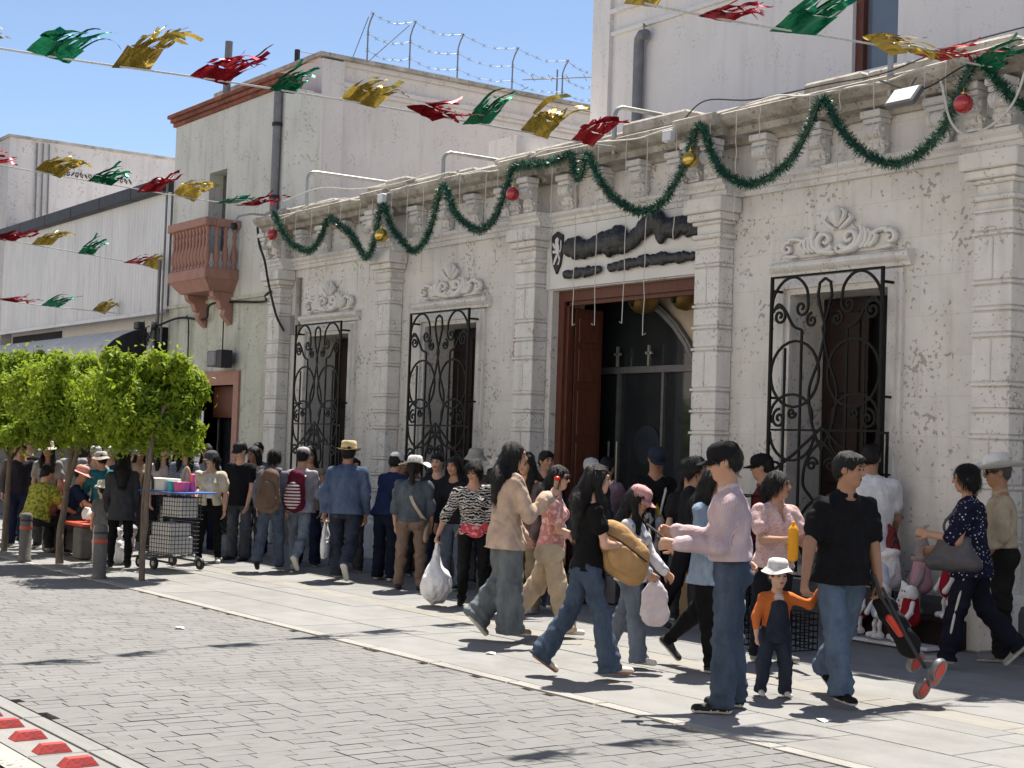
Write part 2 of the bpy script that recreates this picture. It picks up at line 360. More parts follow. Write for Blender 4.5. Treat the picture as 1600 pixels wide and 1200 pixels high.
    for ax_ in range(3):
        o1, o2 = [(1, 2), (2, 0), (0, 1)][ax_]
        sa = [slice(1, -1)]*3; sb = [slice(1, -1)]*3; sa[ax_] = slice(0, -1); sb[ax_] = slice(1, None)
        A, B = s[tuple(sa)], s[tuple(sb)]
        E = np.argwhere(A != B)
        if not len(E): continue
        inside = A[E[:, 0], E[:, 1], E[:, 2]]
        P = E.copy()
        for q in range(3):
            if q != ax_: P[:, q] += 1
        def at(d1, d2):
            Q = P.copy(); Q[:, o1] -= d1; Q[:, o2] -= d2; return idx[Q[:, 0], Q[:, 1], Q[:, 2]]
        q = np.stack([at(0, 0), at(1, 0), at(1, 1), at(0, 1)], 1)
        q[~inside] = q[~inside][:, ::-1]; F.append(q)
    F = np.concatenate(F); F = F[(F >= 0).all(1)]
    return V, F
def npmesh(name, V, F, mats, mi=None, smooth=True):
    me = bpy.data.meshes.new(name); n = len(F); k = F.shape[1]
    me.vertices.add(len(V)); me.vertices.foreach_set('co', np.asarray(V, f32).ravel())
    me.loops.add(n*k); me.loops.foreach_set('vertex_index', F.astype(np.int32).ravel())
    me.polygons.add(n); me.polygons.foreach_set('loop_start', np.arange(0, n*k, k, dtype=np.int32))
    try: me.polygons.foreach_set('loop_total', np.full(n, k, np.int32))
    except Exception: pass
    if smooth: me.polygons.foreach_set('use_smooth', np.ones(n, bool))
    for m_ in (mats if isinstance(mats, (list, tuple)) else [mats]): me.materials.append(m_)
    if mi is not None: me.polygons.foreach_set('material_index', np.asarray(mi, np.int32))
    me.update(calc_edges=True); return me
def sc_obj(name, prims, res, m_, parent=None, wrinkle=None, cuts=()):
    V, F = sculpt(prims, res, wrinkle, cuts); return link(name, npmesh(name, V, F, m_), parent)
def cone(a, b_, ra, rb=None, k=.02, w=None, s=1, op='+'):
    d = dict(t='c', a=tuple(a), b=tuple(b_), ra=ra, rb=ra if rb is None else rb, k=k, op=op)
    if w is not None: d['w'] = w; d['s'] = s
    return d
def ell(c_, r_, k=.02, m=None, op='+'): return dict(t='e', c=tuple(c_), r=tuple(r_), k=k, m=m, op=op)
# ------------------------------------------------------------------ ground, road, pavement
def px(p):
    """image position of a world point (only used to rank pieces by how large they show)"""
    q = Vector(p)-cam.matrix_world.translation; w = q.dot(_f)
    return (800+2400*q.dot(_r)/w, 600-2400*q.dot(_u)/w, w) if w > .5 else (-9999, -9999, 1)
def sheet(name, x0, x1, y0, y1, z, m_, kind='structure', parent=None):
    b = MB(); b.add([(x0,y0,z),(x1,y0,z),(x1,y1,z),(x0,y1,z)], [(0,1,2,3)])
    o = b.build(name, m_, parent)
    if not parent: tag(o, kind=kind)
    return o
sheet('ground', -900, 600, -600, 900, -.08, M['asphalt'])
road = sheet('road', -160, 30, 2.95, 6.19, -.03, M['joint'])
rnd = random.Random(3)
def paver_mb(b, x0, x1, y0, y1, top, tx=0, ty=0, c=.004):
    z = [top+tx*(sx)+ty*(sy) for sx, sy in ((-1,-1),(1,-1),(1,1),(-1,1))]
    v = [(x0,y0,-.035),(x1,y0,-.035),(x1,y1,-.035),(x0,y1,-.035)]
    v += [(x0,y0,z[0]-c),(x1,y0,z[1]-c),(x1,y1,z[2]-c),(x0,y1,z[3]-c)]
    v += [(x0+c,y0+c,z[0]),(x1-c,y0+c,z[1]),(x1-c,y1-c,z[2]),(x0+c,y1-c,z[3])]
    b.add(v, [(0,1,5,4),(1,2,6,5),(2,3,7,6),(3,0,4,7),(4,5,9,8),(5,6,10,9),(6,7,11,10),(7,4,8,11),(8,9,10,11)])
variants = []
for k in range(7):
    b = MB(); paver_mb(b, -.5, .5, -.5, .5, 0, rnd.uniform(-.001,.001), rnd.uniform(-.0015,.0015), .004)
    me = b.mesh('paver', M['paver']); variants.append(me)
spots = []
x = -4.0
while x > -44:
    w = rnd.uniform(.105, .14); y = 2.97+rnd.uniform(-.2, 0)
    while y < 6.17:
        l = rnd.uniform(.17, .31); y0, y1 = max(2.97, y), min(6.17, y+l)
        if y0 < 4.62 < y1-.001 and abs((y0+y1)/2-4.62) > .0: pass
        if y1-y0 > .06: spots.append((x-w/2, (y0+y1)/2, w-.005, y1-y0-.005))
        y += l
    x -= w
def vis(s):
    u, v, w = px((s[0], s[1], 0)); return w if (-30 < u < 1630 and v < 1215) else 9e9
spots.sort(key=vis)
for s in spots[:300]:
    o = link('paver', rnd.choice(variants), road); o.location = (s[0], s[1], rnd.uniform(-.0015, .001)); o.scale = (s[2], s[3], 1)
    o.rotation_euler = (0, 0, rnd.uniform(-.02, .02))
b = MB()
for s in spots[300:]:
    j = rnd.uniform(-.0015,.001); paver_mb(b, s[0]-s[2]/2, s[0]+s[2]/2, s[1]-s[3]/2, s[1]+s[3]/2, j, rnd.uniform(-.001,.001), rnd.uniform(-.001,.001))
o = b.build('pavers', M['paverfar'], road); tag(o, kind='stuff')
sheet('road_far', -160, -44, 2.95, 6.06, -.005, M['paverfar'])
# pavement on the far side
walk = sheet('pavement', -160, 30, 6.19, 11.6, -.012, M['joint'])
rows = [(6.30, 6.95), (6.95, 7.6), (7.6, 7.90), (7.90, 8.22), (8.22, 9.0), (9.0, 9.85), (9.85, 10.55), (10.55, 11.21)]
sv = []
for k in range(3):
    b = MB(); b.cbox(-.5, .5, -.5, .5, -.03, 0, .006); sv.append((b.mesh('slab', M['slab']), None))
bb = MB(); bb.cbox(-.5, .5, -.5, .5, -.03, 0, .006); band_me = bb.mesh('band_slab', M['yband'])
for (y0, y1) in rows:
    x = -3.6-rnd.uniform(0, .8); band = abs(y0-7.90) < .01
    while x > -30:
        l = rnd.uniform(.75, 1.15)
        o = link('band_slab' if band else 'slab', band_me if band else sv[rnd.randrange(3)][0], walk)
        o.location = (x-l/2, (y0+y1)/2, .004+rnd.uniform(-.002, .002)); o.scale = (l-.007, y1-y0-.007, 1); x -= l
b = MB()
for (y0, y1) in rows:
    x = -30.9
    while x > -80: b.box(x-1.1, x-.01, y0+.004, y1-.004, -.03, .003); x -= 1.12
tag(b.build('slabs', M['slab'], walk), kind='stuff')
kerb = sheet('kerb', -160, 30, 6.18, 6.30, -.014, M['joint'])
x = -3.5
kb = MB(); kb.cbox(-.5, .5, -.5, .5, -.05, 0, .012); kme = kb.mesh('kerb_stone', M['kerb'])
while x > -60:
    l = rnd.uniform(.7, 1.1); o = link('kerb_stone', kme, kerb); o.location = (x-l/2, 6.24, .005+rnd.uniform(-.001,.001)); o.scale = (l-.008, .11, 1); x -= l
# near side strip with the red lane dividers
strip = sheet('divider_strip', -160, 30, 2.52, 2.95, -.02, M['joint'])
sb = MB(); sb.cbox(-.5, .5, -.5, .5, -.05, 0, .01); sme = sb.mesh('strip_slab', M['slab']); kme2 = kb.mesh('edge_stone', M['slab'])
x = -4
while x > -40:
    l = rnd.uniform(.8, 1.1); o = link('strip_slab', sme, strip); o.location = (x-l/2, 2.675, .004); o.scale = (l-.008, .30, 1)
    o = link('edge_stone', kme2, strip); o.location = (x-l/2, 2.89, .008); o.scale = (l-.006, .11, 1); x -= l
st2 = sheet('painted_line', -160, 30, 2.36, 2.52, .002, M['kerb']); tag(st2, kind='structure')
sheet('near_lane', -160, 30, -8, 2.36, -.01, M['paverfar'])
b = MB()
b.add([(-.065,-.13,0),(.065,-.13,0),(.065,.13,0),(-.065,.13,0),(-.035,-.085,.055),(.035,-.085,.055),(.035,.085,.055),(-.035,.085,.055)], [(3,2,1,0),(4,5,6,7),(0,1,5,4),(1,2,6,5),(2,3,7,6),(3,0,4,7)])
dme = b.mesh('lane_divider', M['redpaint'])
ordn = ['nearest to the bottom edge', 'second up from the bottom edge', 'third up from the bottom edge', 'fourth up from the bottom edge', 'topmost by the left edge']
for k in range(5):
    o = link('lane_divider', dme); o.location = (-7.30-.375*k, 2.675, .006); o.scale = (.8,.68,.75); o.rotation_euler = (0, 0, rnd.uniform(-.08, .08))
    tag(o, 'red trapezoid lane divider in the row at lower left, '+ordn[k], 'lane divider', 'red lane dividers')

# unseen house row behind the camera, made tall and pale to bounce sunlight
b = MB(); ow = random.Random(2); x = -70
while x < 26:
    l = ow.uniform(7, 11); h = ow.uniform(9.0, 11.5); b.box(x, x+l-.05, -9, -3.2, -.08, h); b.box(x-.05, x+l, -9, -3.0, h, h+.2)
    for k in range(3):
        xx = x+l*(k+.5)/3; b.box(xx-.6, xx+.6, -3.19, -3.1, 1.0, 3.0)
    x += l
tag(b.build('unseen_opposite_houses', M['oppo']), kind='structure')
sheet('near_pavement', -160, 30, -3.2, -.6, .02, M['slab'])
# ------------------------------------------------------------------ white carved-stone building
WY = 11.2
main = empty('stone_building', (-14, 11.2, 0), 0, 'single-storey white volcanic stone building with banded pilasters and carved cornice', 'building')
main.location = (0, 0, 0)
WIN = [-20.62, -17.23, -10.33]; OW, OZ0, OZ1 = .63, .55, 3.25; DX0, DX1, DZ = -15.02, -12.27, 3.56
b = MB(); xs = [-22.55]
ops = [(WIN[0]-OW, WIN[0]+OW, OZ0, OZ1), (WIN[1]-OW, WIN[1]+OW, OZ0, OZ1), (DX0, DX1, -.05, DZ), (WIN[2]-OW, WIN[2]+OW, OZ0, OZ1)]
xp = -22.55
for (a, c_, z0, z1) in ops:
    b.box(xp, a, WY, WY+.5, -.05, 5.0); b.box(a, c_, WY, WY+.5, z1, 5.0)
    if z0 > 0: b.box(a, c_, WY, WY+.5, -.05, z0)
    xp = c_
b.box(xp, -4.5, WY, WY+.5, -.05, 5.0)
b.build('wall', M['sillar'], main)
# roof slab and dark shell behind the openings
b = MB(); b.box(-22.5, -4.5, 11.72, 22, 4.9, 5.05); b.build('roof', M['asphalt'], main)
# plinth
b = MB()
for (x0, x1) in ((-22.4, DX0-.42), (DX1+.42, -4.5)):
    b.prof_x([(WY-.002,-.04),(WY-.10,-.04),(WY-.10,.36),(WY-.06,.42),(WY-.002,.42)], x0, x1)
b.build('plinth', M['plinth'], main)
# pilasters: core + stacked blocks
PIL = [(-22.36, -21.96), (-18.93, -18.55), (-15.50, -15.11), (-12.22, -11.84), (-8.60, -8.20)]
PF = WY-.215
for (x0, x1) in PIL:
    c = MB(); c.box(x0+.015, x1-.015, PF+.015, WY-.002, 0, 4.33)
    z = .55; seq = []
    c.cbox(x0-.05, x1+.05, PF-.05, WY-.003, 0, .52, .02)
    k = 0
    while z < 3.72:
        h = (.40, .20, .20)[k % 3]; z1 = min(z+h, 3.80); seq.append((z+.012, z1-.012, k % 3 == 0)); z = z1+.028; k += 1
        c.cbox(x0-.014, x1+.014, PF-.014, WY-.004, z1, z1+.028, .006)
    # necking and capital mouldings
    for (za, zb, e) in ((3.90, 3.95, .035), (4.05, 4.09, .03), (4.09, 4.17, .07), (4.17, 4.33, .11)): c.cbox(x0-e, x1+e, PF-e, WY-.004-e*.01, za, zb, .012)
    p = c.build('pilaster', M['sillar2'], main)
    for (za, zb, tall) in seq:
        bb = MB()
        if tall and zb-za > .3:
            xm = (x0+x1)/2
            bb.cbox(x0, xm-.006, PF, WY-.006, za, zb, .008); bb.cbox(xm+.006, x1, PF, WY-.006, za, zb, .008)
        else: bb.cbox(x0, x1, PF, WY-.006, za, zb, .008)
        bb.build('block', M['sillar2'], p)
# architrave (breaks forward over the pilasters), frieze panels, cornice
def arch_prof(off): return [(WY+.05,4.33),(WY-.05-off,4.33),(WY-.05-off,4.385),(WY-.075-off,4.395),(WY-.075-off,4.43),(WY-.115-off,4.46),(WY-.115-off,4.50),(WY+.05,4.50)]
def corn_prof(off): return [(WY+.3,4.88),(WY-.05-off,4.88),(WY-.07-off,4.92),(WY-.11-off,4.94),(WY-.20-off,4.955),(WY-.22-off,5.02),(WY-.30-off,5.045),(WY-.36-off,5.10),(WY-.37-off,5.155),(WY-.33-off,5.175),(WY+.3,5.20)]
edges = [-22.6]
for (x0, x1) in PIL: edges += [x0-.12, x1+.12]
edges += [-4.5]
a = MB(); cn = MB(); fz = MB()
for i in range(len(edges)-1):
    off = .20 if i % 2 else 0
    if edges[i+1] <= edges[i]: continue
    a.prof_x(arch_prof(off), edges[i], edges[i+1]); cn.prof_x(corn_prof(off*.6), edges[i], edges[i+1])
    if off: fz = MB(); fz.cbox(edges[i]+.07, edges[i+1]-.07, PF-.02, WY-.003, 4.505, 4.875, .02)
a.build('architrave', M['sillar2'], main); cn.build('cornice', M['weath'], main)
# coping stones, uneven, on top of the cornice
x = -22.6
cr_ = random.Random(11)
while x < -4.6:
    l = cr_.uniform(.55, 1.1); h = cr_.uniform(.05, .16); bb = MB(); f = cr_.uniform(.10, .26)
    bb.cbox(x, min(x+l-.015, -4.5), WY-f, WY+.35, 5.195, 5.20+h, .03); bb.build('coping_stone', M['weath'], main); x += l
# scrolled consoles under the cornice
def console_mesh(s=1.0):
    c = MB(); w = .10*s
    c.cbox(-w*1.25, w*1.25, -.20*s, 0, .30, .37, .012)
    c.cbox(-w*1.1, w*1.1, -.17*s, 0, .25, .298, .01)
    for (zz, yy, r_) in ((.185, -.105, .072), (.05, -.055, .045)):
        c.lathe([(r_*s,-w),(r_*s*1.05,-w*.6),(r_*s*.9,-w*.5),(r_*s,-w*.25),(r_*s,w*.25),(r_*s*.9,w*.5),(r_*s*1.05,w*.6),(r_*s,w)], 14, (0, yy*s, zz*s), ax='x')
        for sx in (-1, 1): c.lathe([(r_*.45*s, sx*w), (r_*.3*s, sx*(w+.018))], 10, (0, yy*s, zz*s), ax='x')
    c.prof_x([(0,.26*s),(-.13*s,.25*s),(-.10*s,.12*s),(-.06*s,.0),(-.05*s,-.06),(0,-.07)], -w*.8, w*.8)
    c.cbox(-w*.9, w*.9, -.085*s, 0, -.045, -.015, .008)
    c.lathe([(.001,-.14),(.022,-.12),(.03,-.09),(.02,-.06)], 8, (0, -.03, .0))
    return c.mesh('console', M['sillar2'], 35)
cme = console_mesh()
for i in range(len(PIL)-1):
    x0, x1 = PIL[i][1]+.12, PIL[i+1][0]-.12
    n = 4
    for k in range(n):
        o = link('console', cme, main); o.location = (x0+(x1-x0)*(k+.5)/n, WY-.004, 4.555)
for (x0, x1) in PIL:
    for xx in (x0+.05, x1-.05):
        o = link('console', cme, main); o.location = (xx, PF-.018, 4.555); o.scale = (.9, 1, 1)
o = link('console', cme, main); o.location = (-7.4, WY-.004, 4.555)
# ---- windows
def crest():
    c = MB(); d = .035
    def T(pts, r_): c.tube([(p[0], -.03, p[1]) for p in pts], r_, 8)
    for s in (-1, 1):
        def mir(pts): return [(s*p[0], p[1]) for p in pts]
        T(mir(spiral((.145, .16), .115, 1.35, -2.6, 1, 22)), [.034-.018*i/22 for i in range(23)])
        T(mir([(.02,.03),(.06,.03),(.12,.04),(.2,.05),(.27,.11),(.3,.2),(.27,.27)]), [.02,.03,.034,.036,.034,.028,.018])
        for q in range(3): T(mir([(.27+.05*q,.05),(.33+.05*q,.1),(.34+.055*q,.19-.02*q),(.30+.05*q,.26-.03*q)]), [.016,.024,.022,.01])
        T(mir(spiral((.60, .12), .075, 1.2, 2.2, -1, 18)), [.026-.012*i/18 for i in range(19)])
        T(mir([(.40,.17),(.46,.2),(.52,.21),(.58,.21)]), [.016,.024,.026,.022])
        T(mir([(.48,.03),(.55,.03),(.62,.04)]), [.014,.022,.02])
        T(mir([(.03,.26),(.10,.30),(.16,.36),(.13,.40)]), [.014,.022,.02,.008])
        T(mir([(.02,.3),(.07,.36),(.08,.43),(.04,.46)]), [.014,.02,.02,.012])
    c.tube([(0,-.03,.28),(0,-.04,.36),(0,-.045,.43),(0,-.03,.49)], [.02,.045,.05,.02], 8)
    c.tube([(0,-.03,.02),(0,-.04,.07),(0,-.03,.12)], [.01,.025,.008], 6)
    c.plate([(-.60,.02),(.60,.02),(.62,.12),(.52,.17),(.34,.2),(.2,.24),(.11,.32),(.05,.42),(-.05,.42),(-.13,.36),(-.22,.28),(-.36,.24),(-.56,.19),(-.68,.14)], -.004, .02)
    return c.mesh('crest', M['crest'], 50)
crest_me = crest()
def grille_curves(W, H):
    out = []; h = W/2
    for s in (-1, 1):
        mx_ = lambda pts: [(h+s*(p[0]-h), p[1]) for p in pts]
        out.append(mx_(bz2([(0,H-.42),(.03,H-.2),(.17,H-.05),(.34,H-.03),(.47,H-.14),(.50,H-.30)])+spiral((.41, H-.33), .09, 1.3, .3, -1, 18)[1:]))
        out.append(mx_(spiral((.115, H-.40), .095, 1.6, 2.2, -1, 24)))
        out.append(mx_(bz2([(.02,H-.36),(.1,H-.28),(.2,H-.36),(.3,H-.5),(.42,H-.55)])))
        out.append(mx_(spiral((.55, H-.46), .075, 1.4, 1.6, 1, 20)))
        out.append(mx_([(h,H-.06),(h-.07,H-.10),(h-.09,H-.22),(h-.05,H-.36),(h+.02,H-.55),(h+.02,H-.55)]))
        out.append(mx_(bz2([(h+.02,H-.55),(h-.06,H-.85),(h-.18,H-1.15),(h-.12,H-1.5),(h+.0,H-1.72)])))
        out.append(mx_([(.335+.325*math.cos(a), H-.98+.325*math.sin(a)) for a in np.linspace(0, 2*math.pi, 25)]))
        out.append(mx_([(.30+.285*math.cos(a), H-1.40+.22*math.sin(a)) for a in np.linspace(-.3, math.pi+.3, 18)]))
        out.append(mx_([(.2,H-.72),(.2,.05)])); out.append(mx_([(.42,H-.55),(.42,.05)]))
        out.append(mx_(spiral((.14, H-1.42), .10, 1.5, 1.5, 1, 22))); out.append(mx_(spiral((.31, H-1.36), .06, 1.3, 0, -1, 18)))
        out.append(mx_([(.0,H-1.98),(.35,H-1.77),(h,H-1.5)]))
        out.append(mx_([(.32+.3*math.cos(a), H-1.55+.28*math.sin(a)) for a in np.linspace(math.pi, 2*math.pi, 16)]))
        out.append(mx_(spiral((.11, H-1.93), .095, 1.4, 3.0, -1, 22)))
        out.append(mx_(bz2([(h,H-1.62),(h-.18,H-1.8),(h-.23,H-2.05),(h-.1,H-2.2),(h,H-2.34)])))
        out.append(mx_(spiral((h-.12, H-1.86), .075, 1.5, 0, 1, 20)))
        out.append(mx_(bz2([(h,H-2.15),(h-.2,H-2.3),(h-.3,H-2.5),(h-.2,H-2.75),(h,H-2.9)])))
        out.append(mx_(spiral((h-.12, H-2.42), .08, 1.5, 1, -1, 20))); out.append(mx_(spiral((.13, H-2.55), .1, 1.5, -1, 1, 22)))
    out.append([(h,H-1.5),(h,.05)])
    return out
def bz2(p): return [(q.x, q.y) for q in bez([(a, c_, 0) for a, c_ in p], 7)]
GW, GH = 1.43, 2.96
gcur = grille_curves(GW, GH)
gmes = []
for pts in gcur:
    c = MB(); c.bar([(p[0], 0, p[1]) for p in pts], .025, .016, (0,1,0)); gmes.append(c.mesh('scroll', M['iron']))
names3 = ['window far left', 'window left of the door', 'window right of the door']
for i, wx in enumerate(WIN):
    x0, x1 = wx-OW, wx+OW
    c = MB()   # moulded surround
    for (e0, e1, pr) in ((0, .06, .05), (.06, .13, .085), (.13, .17, .045)):
        c.box(x0-e1, x0-e0, WY-pr, WY+.003, OZ0, OZ1+e0); c.box(x1+e0, x1+e1, WY-pr, WY+.003, OZ0, OZ1+e0); c.box(x0-e1, x1+e1, WY-pr, WY+.004, OZ1+e0, OZ1+e1)
    sur = c.build('window_surround', M['sillar2'], main)
    c = MB(); pr = [(WY+.004,3.44),(WY-.05,3.44),(WY-.06,3.475),(WY-.09,3.50),(WY-.11,3.525),(WY-.11,3.55),(WY-.09,3.575),(WY+.004,3.60)]
    c.prof_x(pr, x0-.27, x1+.27); c.build('hood', M['sillar2'], sur)
    o = link('crest', crest_me, sur); o.location = (wx, WY-.02, 3.60); o.scale = (1.1, 1.6, .98)
    # recess: back wall, shutters
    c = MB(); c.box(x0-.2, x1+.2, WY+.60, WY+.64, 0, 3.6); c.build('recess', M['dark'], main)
    for s in (0, 1):
        lx0 = x0+.02+s*.62; lx1 = lx0+.60
        c = MB(); c.box(lx0, lx1, WY+.42, WY+.46, OZ0+.01, OZ1-.01)
        if s == 1: c.xf(Matrix.Translation((x1-.02, WY+.44, 0)) @ Matrix.Rotation(R(-38), 4, 'Z') @ Matrix.Translation((-(x1-.02), -(WY+.44), 0)))
        sh = c.build('shutter', M['darkwood'], main)
        for (za, zb) in ((.68, 1.25), (1.38, 2.15), (2.28, 3.1)):
            c = MB(); c.cbox(lx0+.10, lx1-.10, WY+.395, WY+.419, za, zb, .01)
            if s == 1: c.xf(Matrix.Translation((x1-.02, WY+.44, 0)) @ Matrix.Rotation(R(-38), 4, 'Z') @ Matrix.Translation((-(x1-.02), -(WY+.44), 0)))
            c.build('panel', M['darkwood'], sh)
    # wrought iron grille
    gx, gy, gz = wx-GW/2+.01, WY-.23, .46
    c = MB()
    for xx in (0, GW): c.box(gx+xx-.016, gx+xx+.016, gy-.012, gy+.012, gz, gz+GH)
    for zz in (0, .36, 1.42, GH-.02): c.box(gx+.016, gx+GW-.016, gy-.010, gy+.010, gz+zz, gz+zz+.02)
    for zz in (.5, 1.75, GH-.14):
        for xx in (0, GW): c.box(gx+xx-.012, gx+xx+.012, gy+.012, WY, gz+zz-.012, gz+zz+.012)
    for (xx) in (GW+.016,):   # lower outer frame carrying the display mesh
        c.box(gx+xx, gx+xx+.09, gy-.012, gy+.012, gz+1.40, gz+1.425); c.box(gx+xx+.07, gx+xx+.09, gy-.012, gy+.012, gz, gz+1.40); c.box(gx+xx, gx+xx+.12, gy-.009, gy+.009, gz+1.02, gz+1.04)
    g = c.build('window_grille', M['iron'], main)
    for me in gmes:
        o = link('scroll', me, g); o.location = (gx, gy, gz)
# ---- doorway
c = MB()
c.box(DX0, DX0+.11, WY+.10, WY+.24, 0, DZ-.002); c.box(DX1-.11, DX1, WY+.10, WY+.24, 0, DZ-.002); c.box(DX0+.11, DX1-.11, WY+.10, WY+.24, DZ-.13, DZ-.002)
c.box(DX0+.11, DX0+.16, WY+.14, WY+.22, 0, DZ-.13); c.box(DX0+.11, DX1-.11, WY+.14, WY+.21, DZ-.18, DZ-.131)
c.build('door_frame', M['wood'], main)
def leaf(hx, hy, ang, w, nm='door_leaf'):
    T_ = Matrix.Translation((hx, hy, 0)) @ Matrix.Rotation(ang, 4, 'Z')
    c = MB(); c.cbox(0, w, -.022, .022, .03, DZ-.2, .006); c.xf(T_); L_ = c.build(nm, M['wood'], main)
    for (za, zb) in ((.14, .5), (.6, 1.0), (1.12, 1.72), (1.80, 2.36), (2.46, 2.86), (2.94, 3.24)):
        for sy in (-1, 1):
            c = MB(); c.cbox(.05, w-.05, min(sy*.022, sy*.040), max(sy*.022, sy*.040), za, zb, .008); c.xf(T_); c.build('panel', M['wood'], L_)
    return L_
leaf(DX0+.13, WY+.25, R(88), .42)
hb = leaf(DX1-.13, WY+.27, R(90), .5)
c = MB(); c.tube([(DX0+.16, WY+.6, 1.25), (DX0+.21, WY+.6, 1.25), (DX0+.21, WY+.6, 1.5), (DX0+.16, WY+.6, 1.5)], .014, 6); c.build('door_handle', M['steel'], hb)
# entrance room
b = MB()
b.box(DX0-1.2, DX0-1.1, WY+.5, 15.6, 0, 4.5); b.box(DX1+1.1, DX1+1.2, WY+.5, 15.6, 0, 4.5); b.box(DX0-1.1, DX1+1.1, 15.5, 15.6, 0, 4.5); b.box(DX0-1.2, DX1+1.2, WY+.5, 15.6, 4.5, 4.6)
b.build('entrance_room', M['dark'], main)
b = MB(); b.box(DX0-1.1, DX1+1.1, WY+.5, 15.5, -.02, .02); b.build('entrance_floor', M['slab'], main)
# inner arched wall with glazed screen
AX, AW, AZ, AR = -15.2, 2.1, 1.864, 2.1; b = MB(); IY = 12.1
n = 20; prof = [(AX-2.4, 0), (AX-AW, 0)]+[(AX-AR*math.cos(math.pi*k/n), AZ+AR*math.sin(math.pi*k/n)*.86) for k in range(n+1)]+[(AX+AW, 0), (AX+2.4, 0), (AX+2.4, 4.45), (AX-2.4, 4.45)]
vs0 = [(x, IY, z) for x, z in prof]; tr = []
b2 = MB()
for k in range(n):
    (xa, za), (xb, zb) = prof[2+k], prof[3+k]
    b2.add([(xa,IY,za),(xb,IY,zb),(xb,IY,4.45),(xa,IY,4.45)], [(0,1,2,3)]); b2.add([(xa,IY,za),(xb,IY,zb),(xb,IY+.3,zb),(xa,IY+.3,za)], [(0,1,2,3)])
b2.box(AX-2.4, AX-AW, IY, IY+.3, 0, 4.45); b2.box(AX+AW, AX+3.8, IY, IY+.3, 0, 4.45)
b2.build('inner_arch_wall', M['cream'], main)
b = MB(); path = [(AX-AR*math.cos(math.pi*k/n)*1.0, IY-.03, AZ+AR*math.sin(math.pi*k/n)*.86) for k in range(n+1)]; b.bar(path, .09, .08, (0,1,0)); b.bar([(p[0]*1+0, p[1]-.03, p[2]+.0) for p in path], .03, .04, (0,1,0)); b.build('arch_moulding', M['greymetal'], main)
b = MB(); b.box(AX-AW, AX+AW, IY+.12, IY+.13, 0, 3.95); gl = b.build('glass_screen', M['glass'], main)
b = MB(); b.box(AX-AW, AX+AW, IY+.06, IY+.119, 2.60, 2.68); b.build('transom', M['greymetal'], gl)
for xx in (-.75, .30, 1.15):
    b = MB(); b.box(AX+xx-.02, AX+xx+.02, IY+.07, IY+.118, 0, 2.60); b.build('mullion', M['greymetal'], gl)
for xx in (.22, .38):
    b = MB(); b.tube([(AX+xx, IY+.02, 1.05), (AX+xx, IY+.02, 1.75)], .014, 6); b.build('pull_handle', M['steel'], gl)
for (xx) in (.35, .95):
    b = MB(); b.box(AX+xx-.014, AX+xx+.014, IY, IY+.03, 2.681, 2.93); b.box(AX+xx-.06, AX+xx+.06, IY, IY+.028, 2.82, 2.85); b.build('sconce', M['steel'], gl)
b = MB(); b.lathe([(.24,-.004),(.24,.004)], 26, (AX+.85, IY+.105, 1.72), ax='y'); o = b.build('round_sticker', mat('blue sticker', (.03,.04,.052), .4), gl); o.scale = (1,1,1)
for (bx, by) in ((-13.95, 11.75), (-13.2, 11.75)):   # big gold jingle bells under the lintel
    o = empty('jingle_bell', (bx, by, 3.46), 0, 'large gold jingle bell hanging in the doorway, '+('left one by the arch' if bx < -13.9 else 'right one beside the pilaster'), 'bell', 'gold bells in the doorway')
    b = MB(); b.lathe([(.002,-.2),(.1,-.175),(.167,-.11),(.196,-.02),(.208,0),(.208,.025),(.196,.04),(.167,.12),(.1,.175),(.002,.2)], 20); b.build('shell', M['bell'], o, 40)
    b = MB(); b.box(-.014, .014, -.205, -.15, -.12, -.05); b.lathe([(.032,-.006),(.032,.006)], 12, (.02,-.196,-.05), ax='y'); b.build('slot', M['dark'], o)
    b = MB(); b.tube([(0,0,.22),(0,0,.5)], .01, 5); b.build('hanger', M['wire'], o)
# ------------------------------------------------------------------ sign above the door
sign = empty('shop_sign', (0, 0, 0), 0, 'white board above the doorway with lettering wrapped in black plastic', 'sign')
b = MB(); b.box(-15.105, -12.225, WY-.045, WY-.004, 3.575, 4.325); b.build('board', M['whiteboard'], sign)
SY = WY-.09
def lump(pts, rs, seed, nm='wrapped_letters', fl=.42):
    g = 1.08 if seed < 5 else 1.0
    pr = [cone((pts[i][0], SY, pts[i][1]), (pts[i+1][0], SY, pts[i+1][1]), rs[i]*g, rs[i+1]*g, .05, (0,1,0), fl) for i in range(len(pts)-1)]
    return sc_obj(nm, pr, .011, M['plastic'], sign, (.010, 44, seed, .5))
lump([(-14.62,4.05),(-14.45,4.03),(-14.30,4.0),(-14.15,4.02),(-14.0,4.05)], [.09,.115,.085,.095,.11], 1)
lump([(-13.97,4.06),(-13.82,4.03),(-13.68,4.06),(-13.58,4.0)], [.11,.13,.14,.10], 2)
lump([(-13.54,3.97),(-13.40,4.04),(-13.22,4.15),(-13.04,4.22),(-12.95,4.16),(-12.92,4.03)], [.07,.09,.10,.11,.10,.075], 3)
lump([(-12.84,4.12),(-12.70,4.10),(-12.58,4.12),(-12.44,4.1),(-12.36,4.08)], [.09,.10,.085,.105,.10], 4)
lump([(-14.66,3.72),(-14.45,3.73),(-14.25,3.73),(-14.02,3.74)], [.048,.05,.05,.048], 5)
lump([(-13.80,3.745),(-13.5,3.76),(-13.2,3.775),(-12.9,3.78),(-12.6,3.765),(-12.38,3.76)], [.05,.052,.056,.06,.052,.046], 6)
shx, shz = -14.87, 4.02
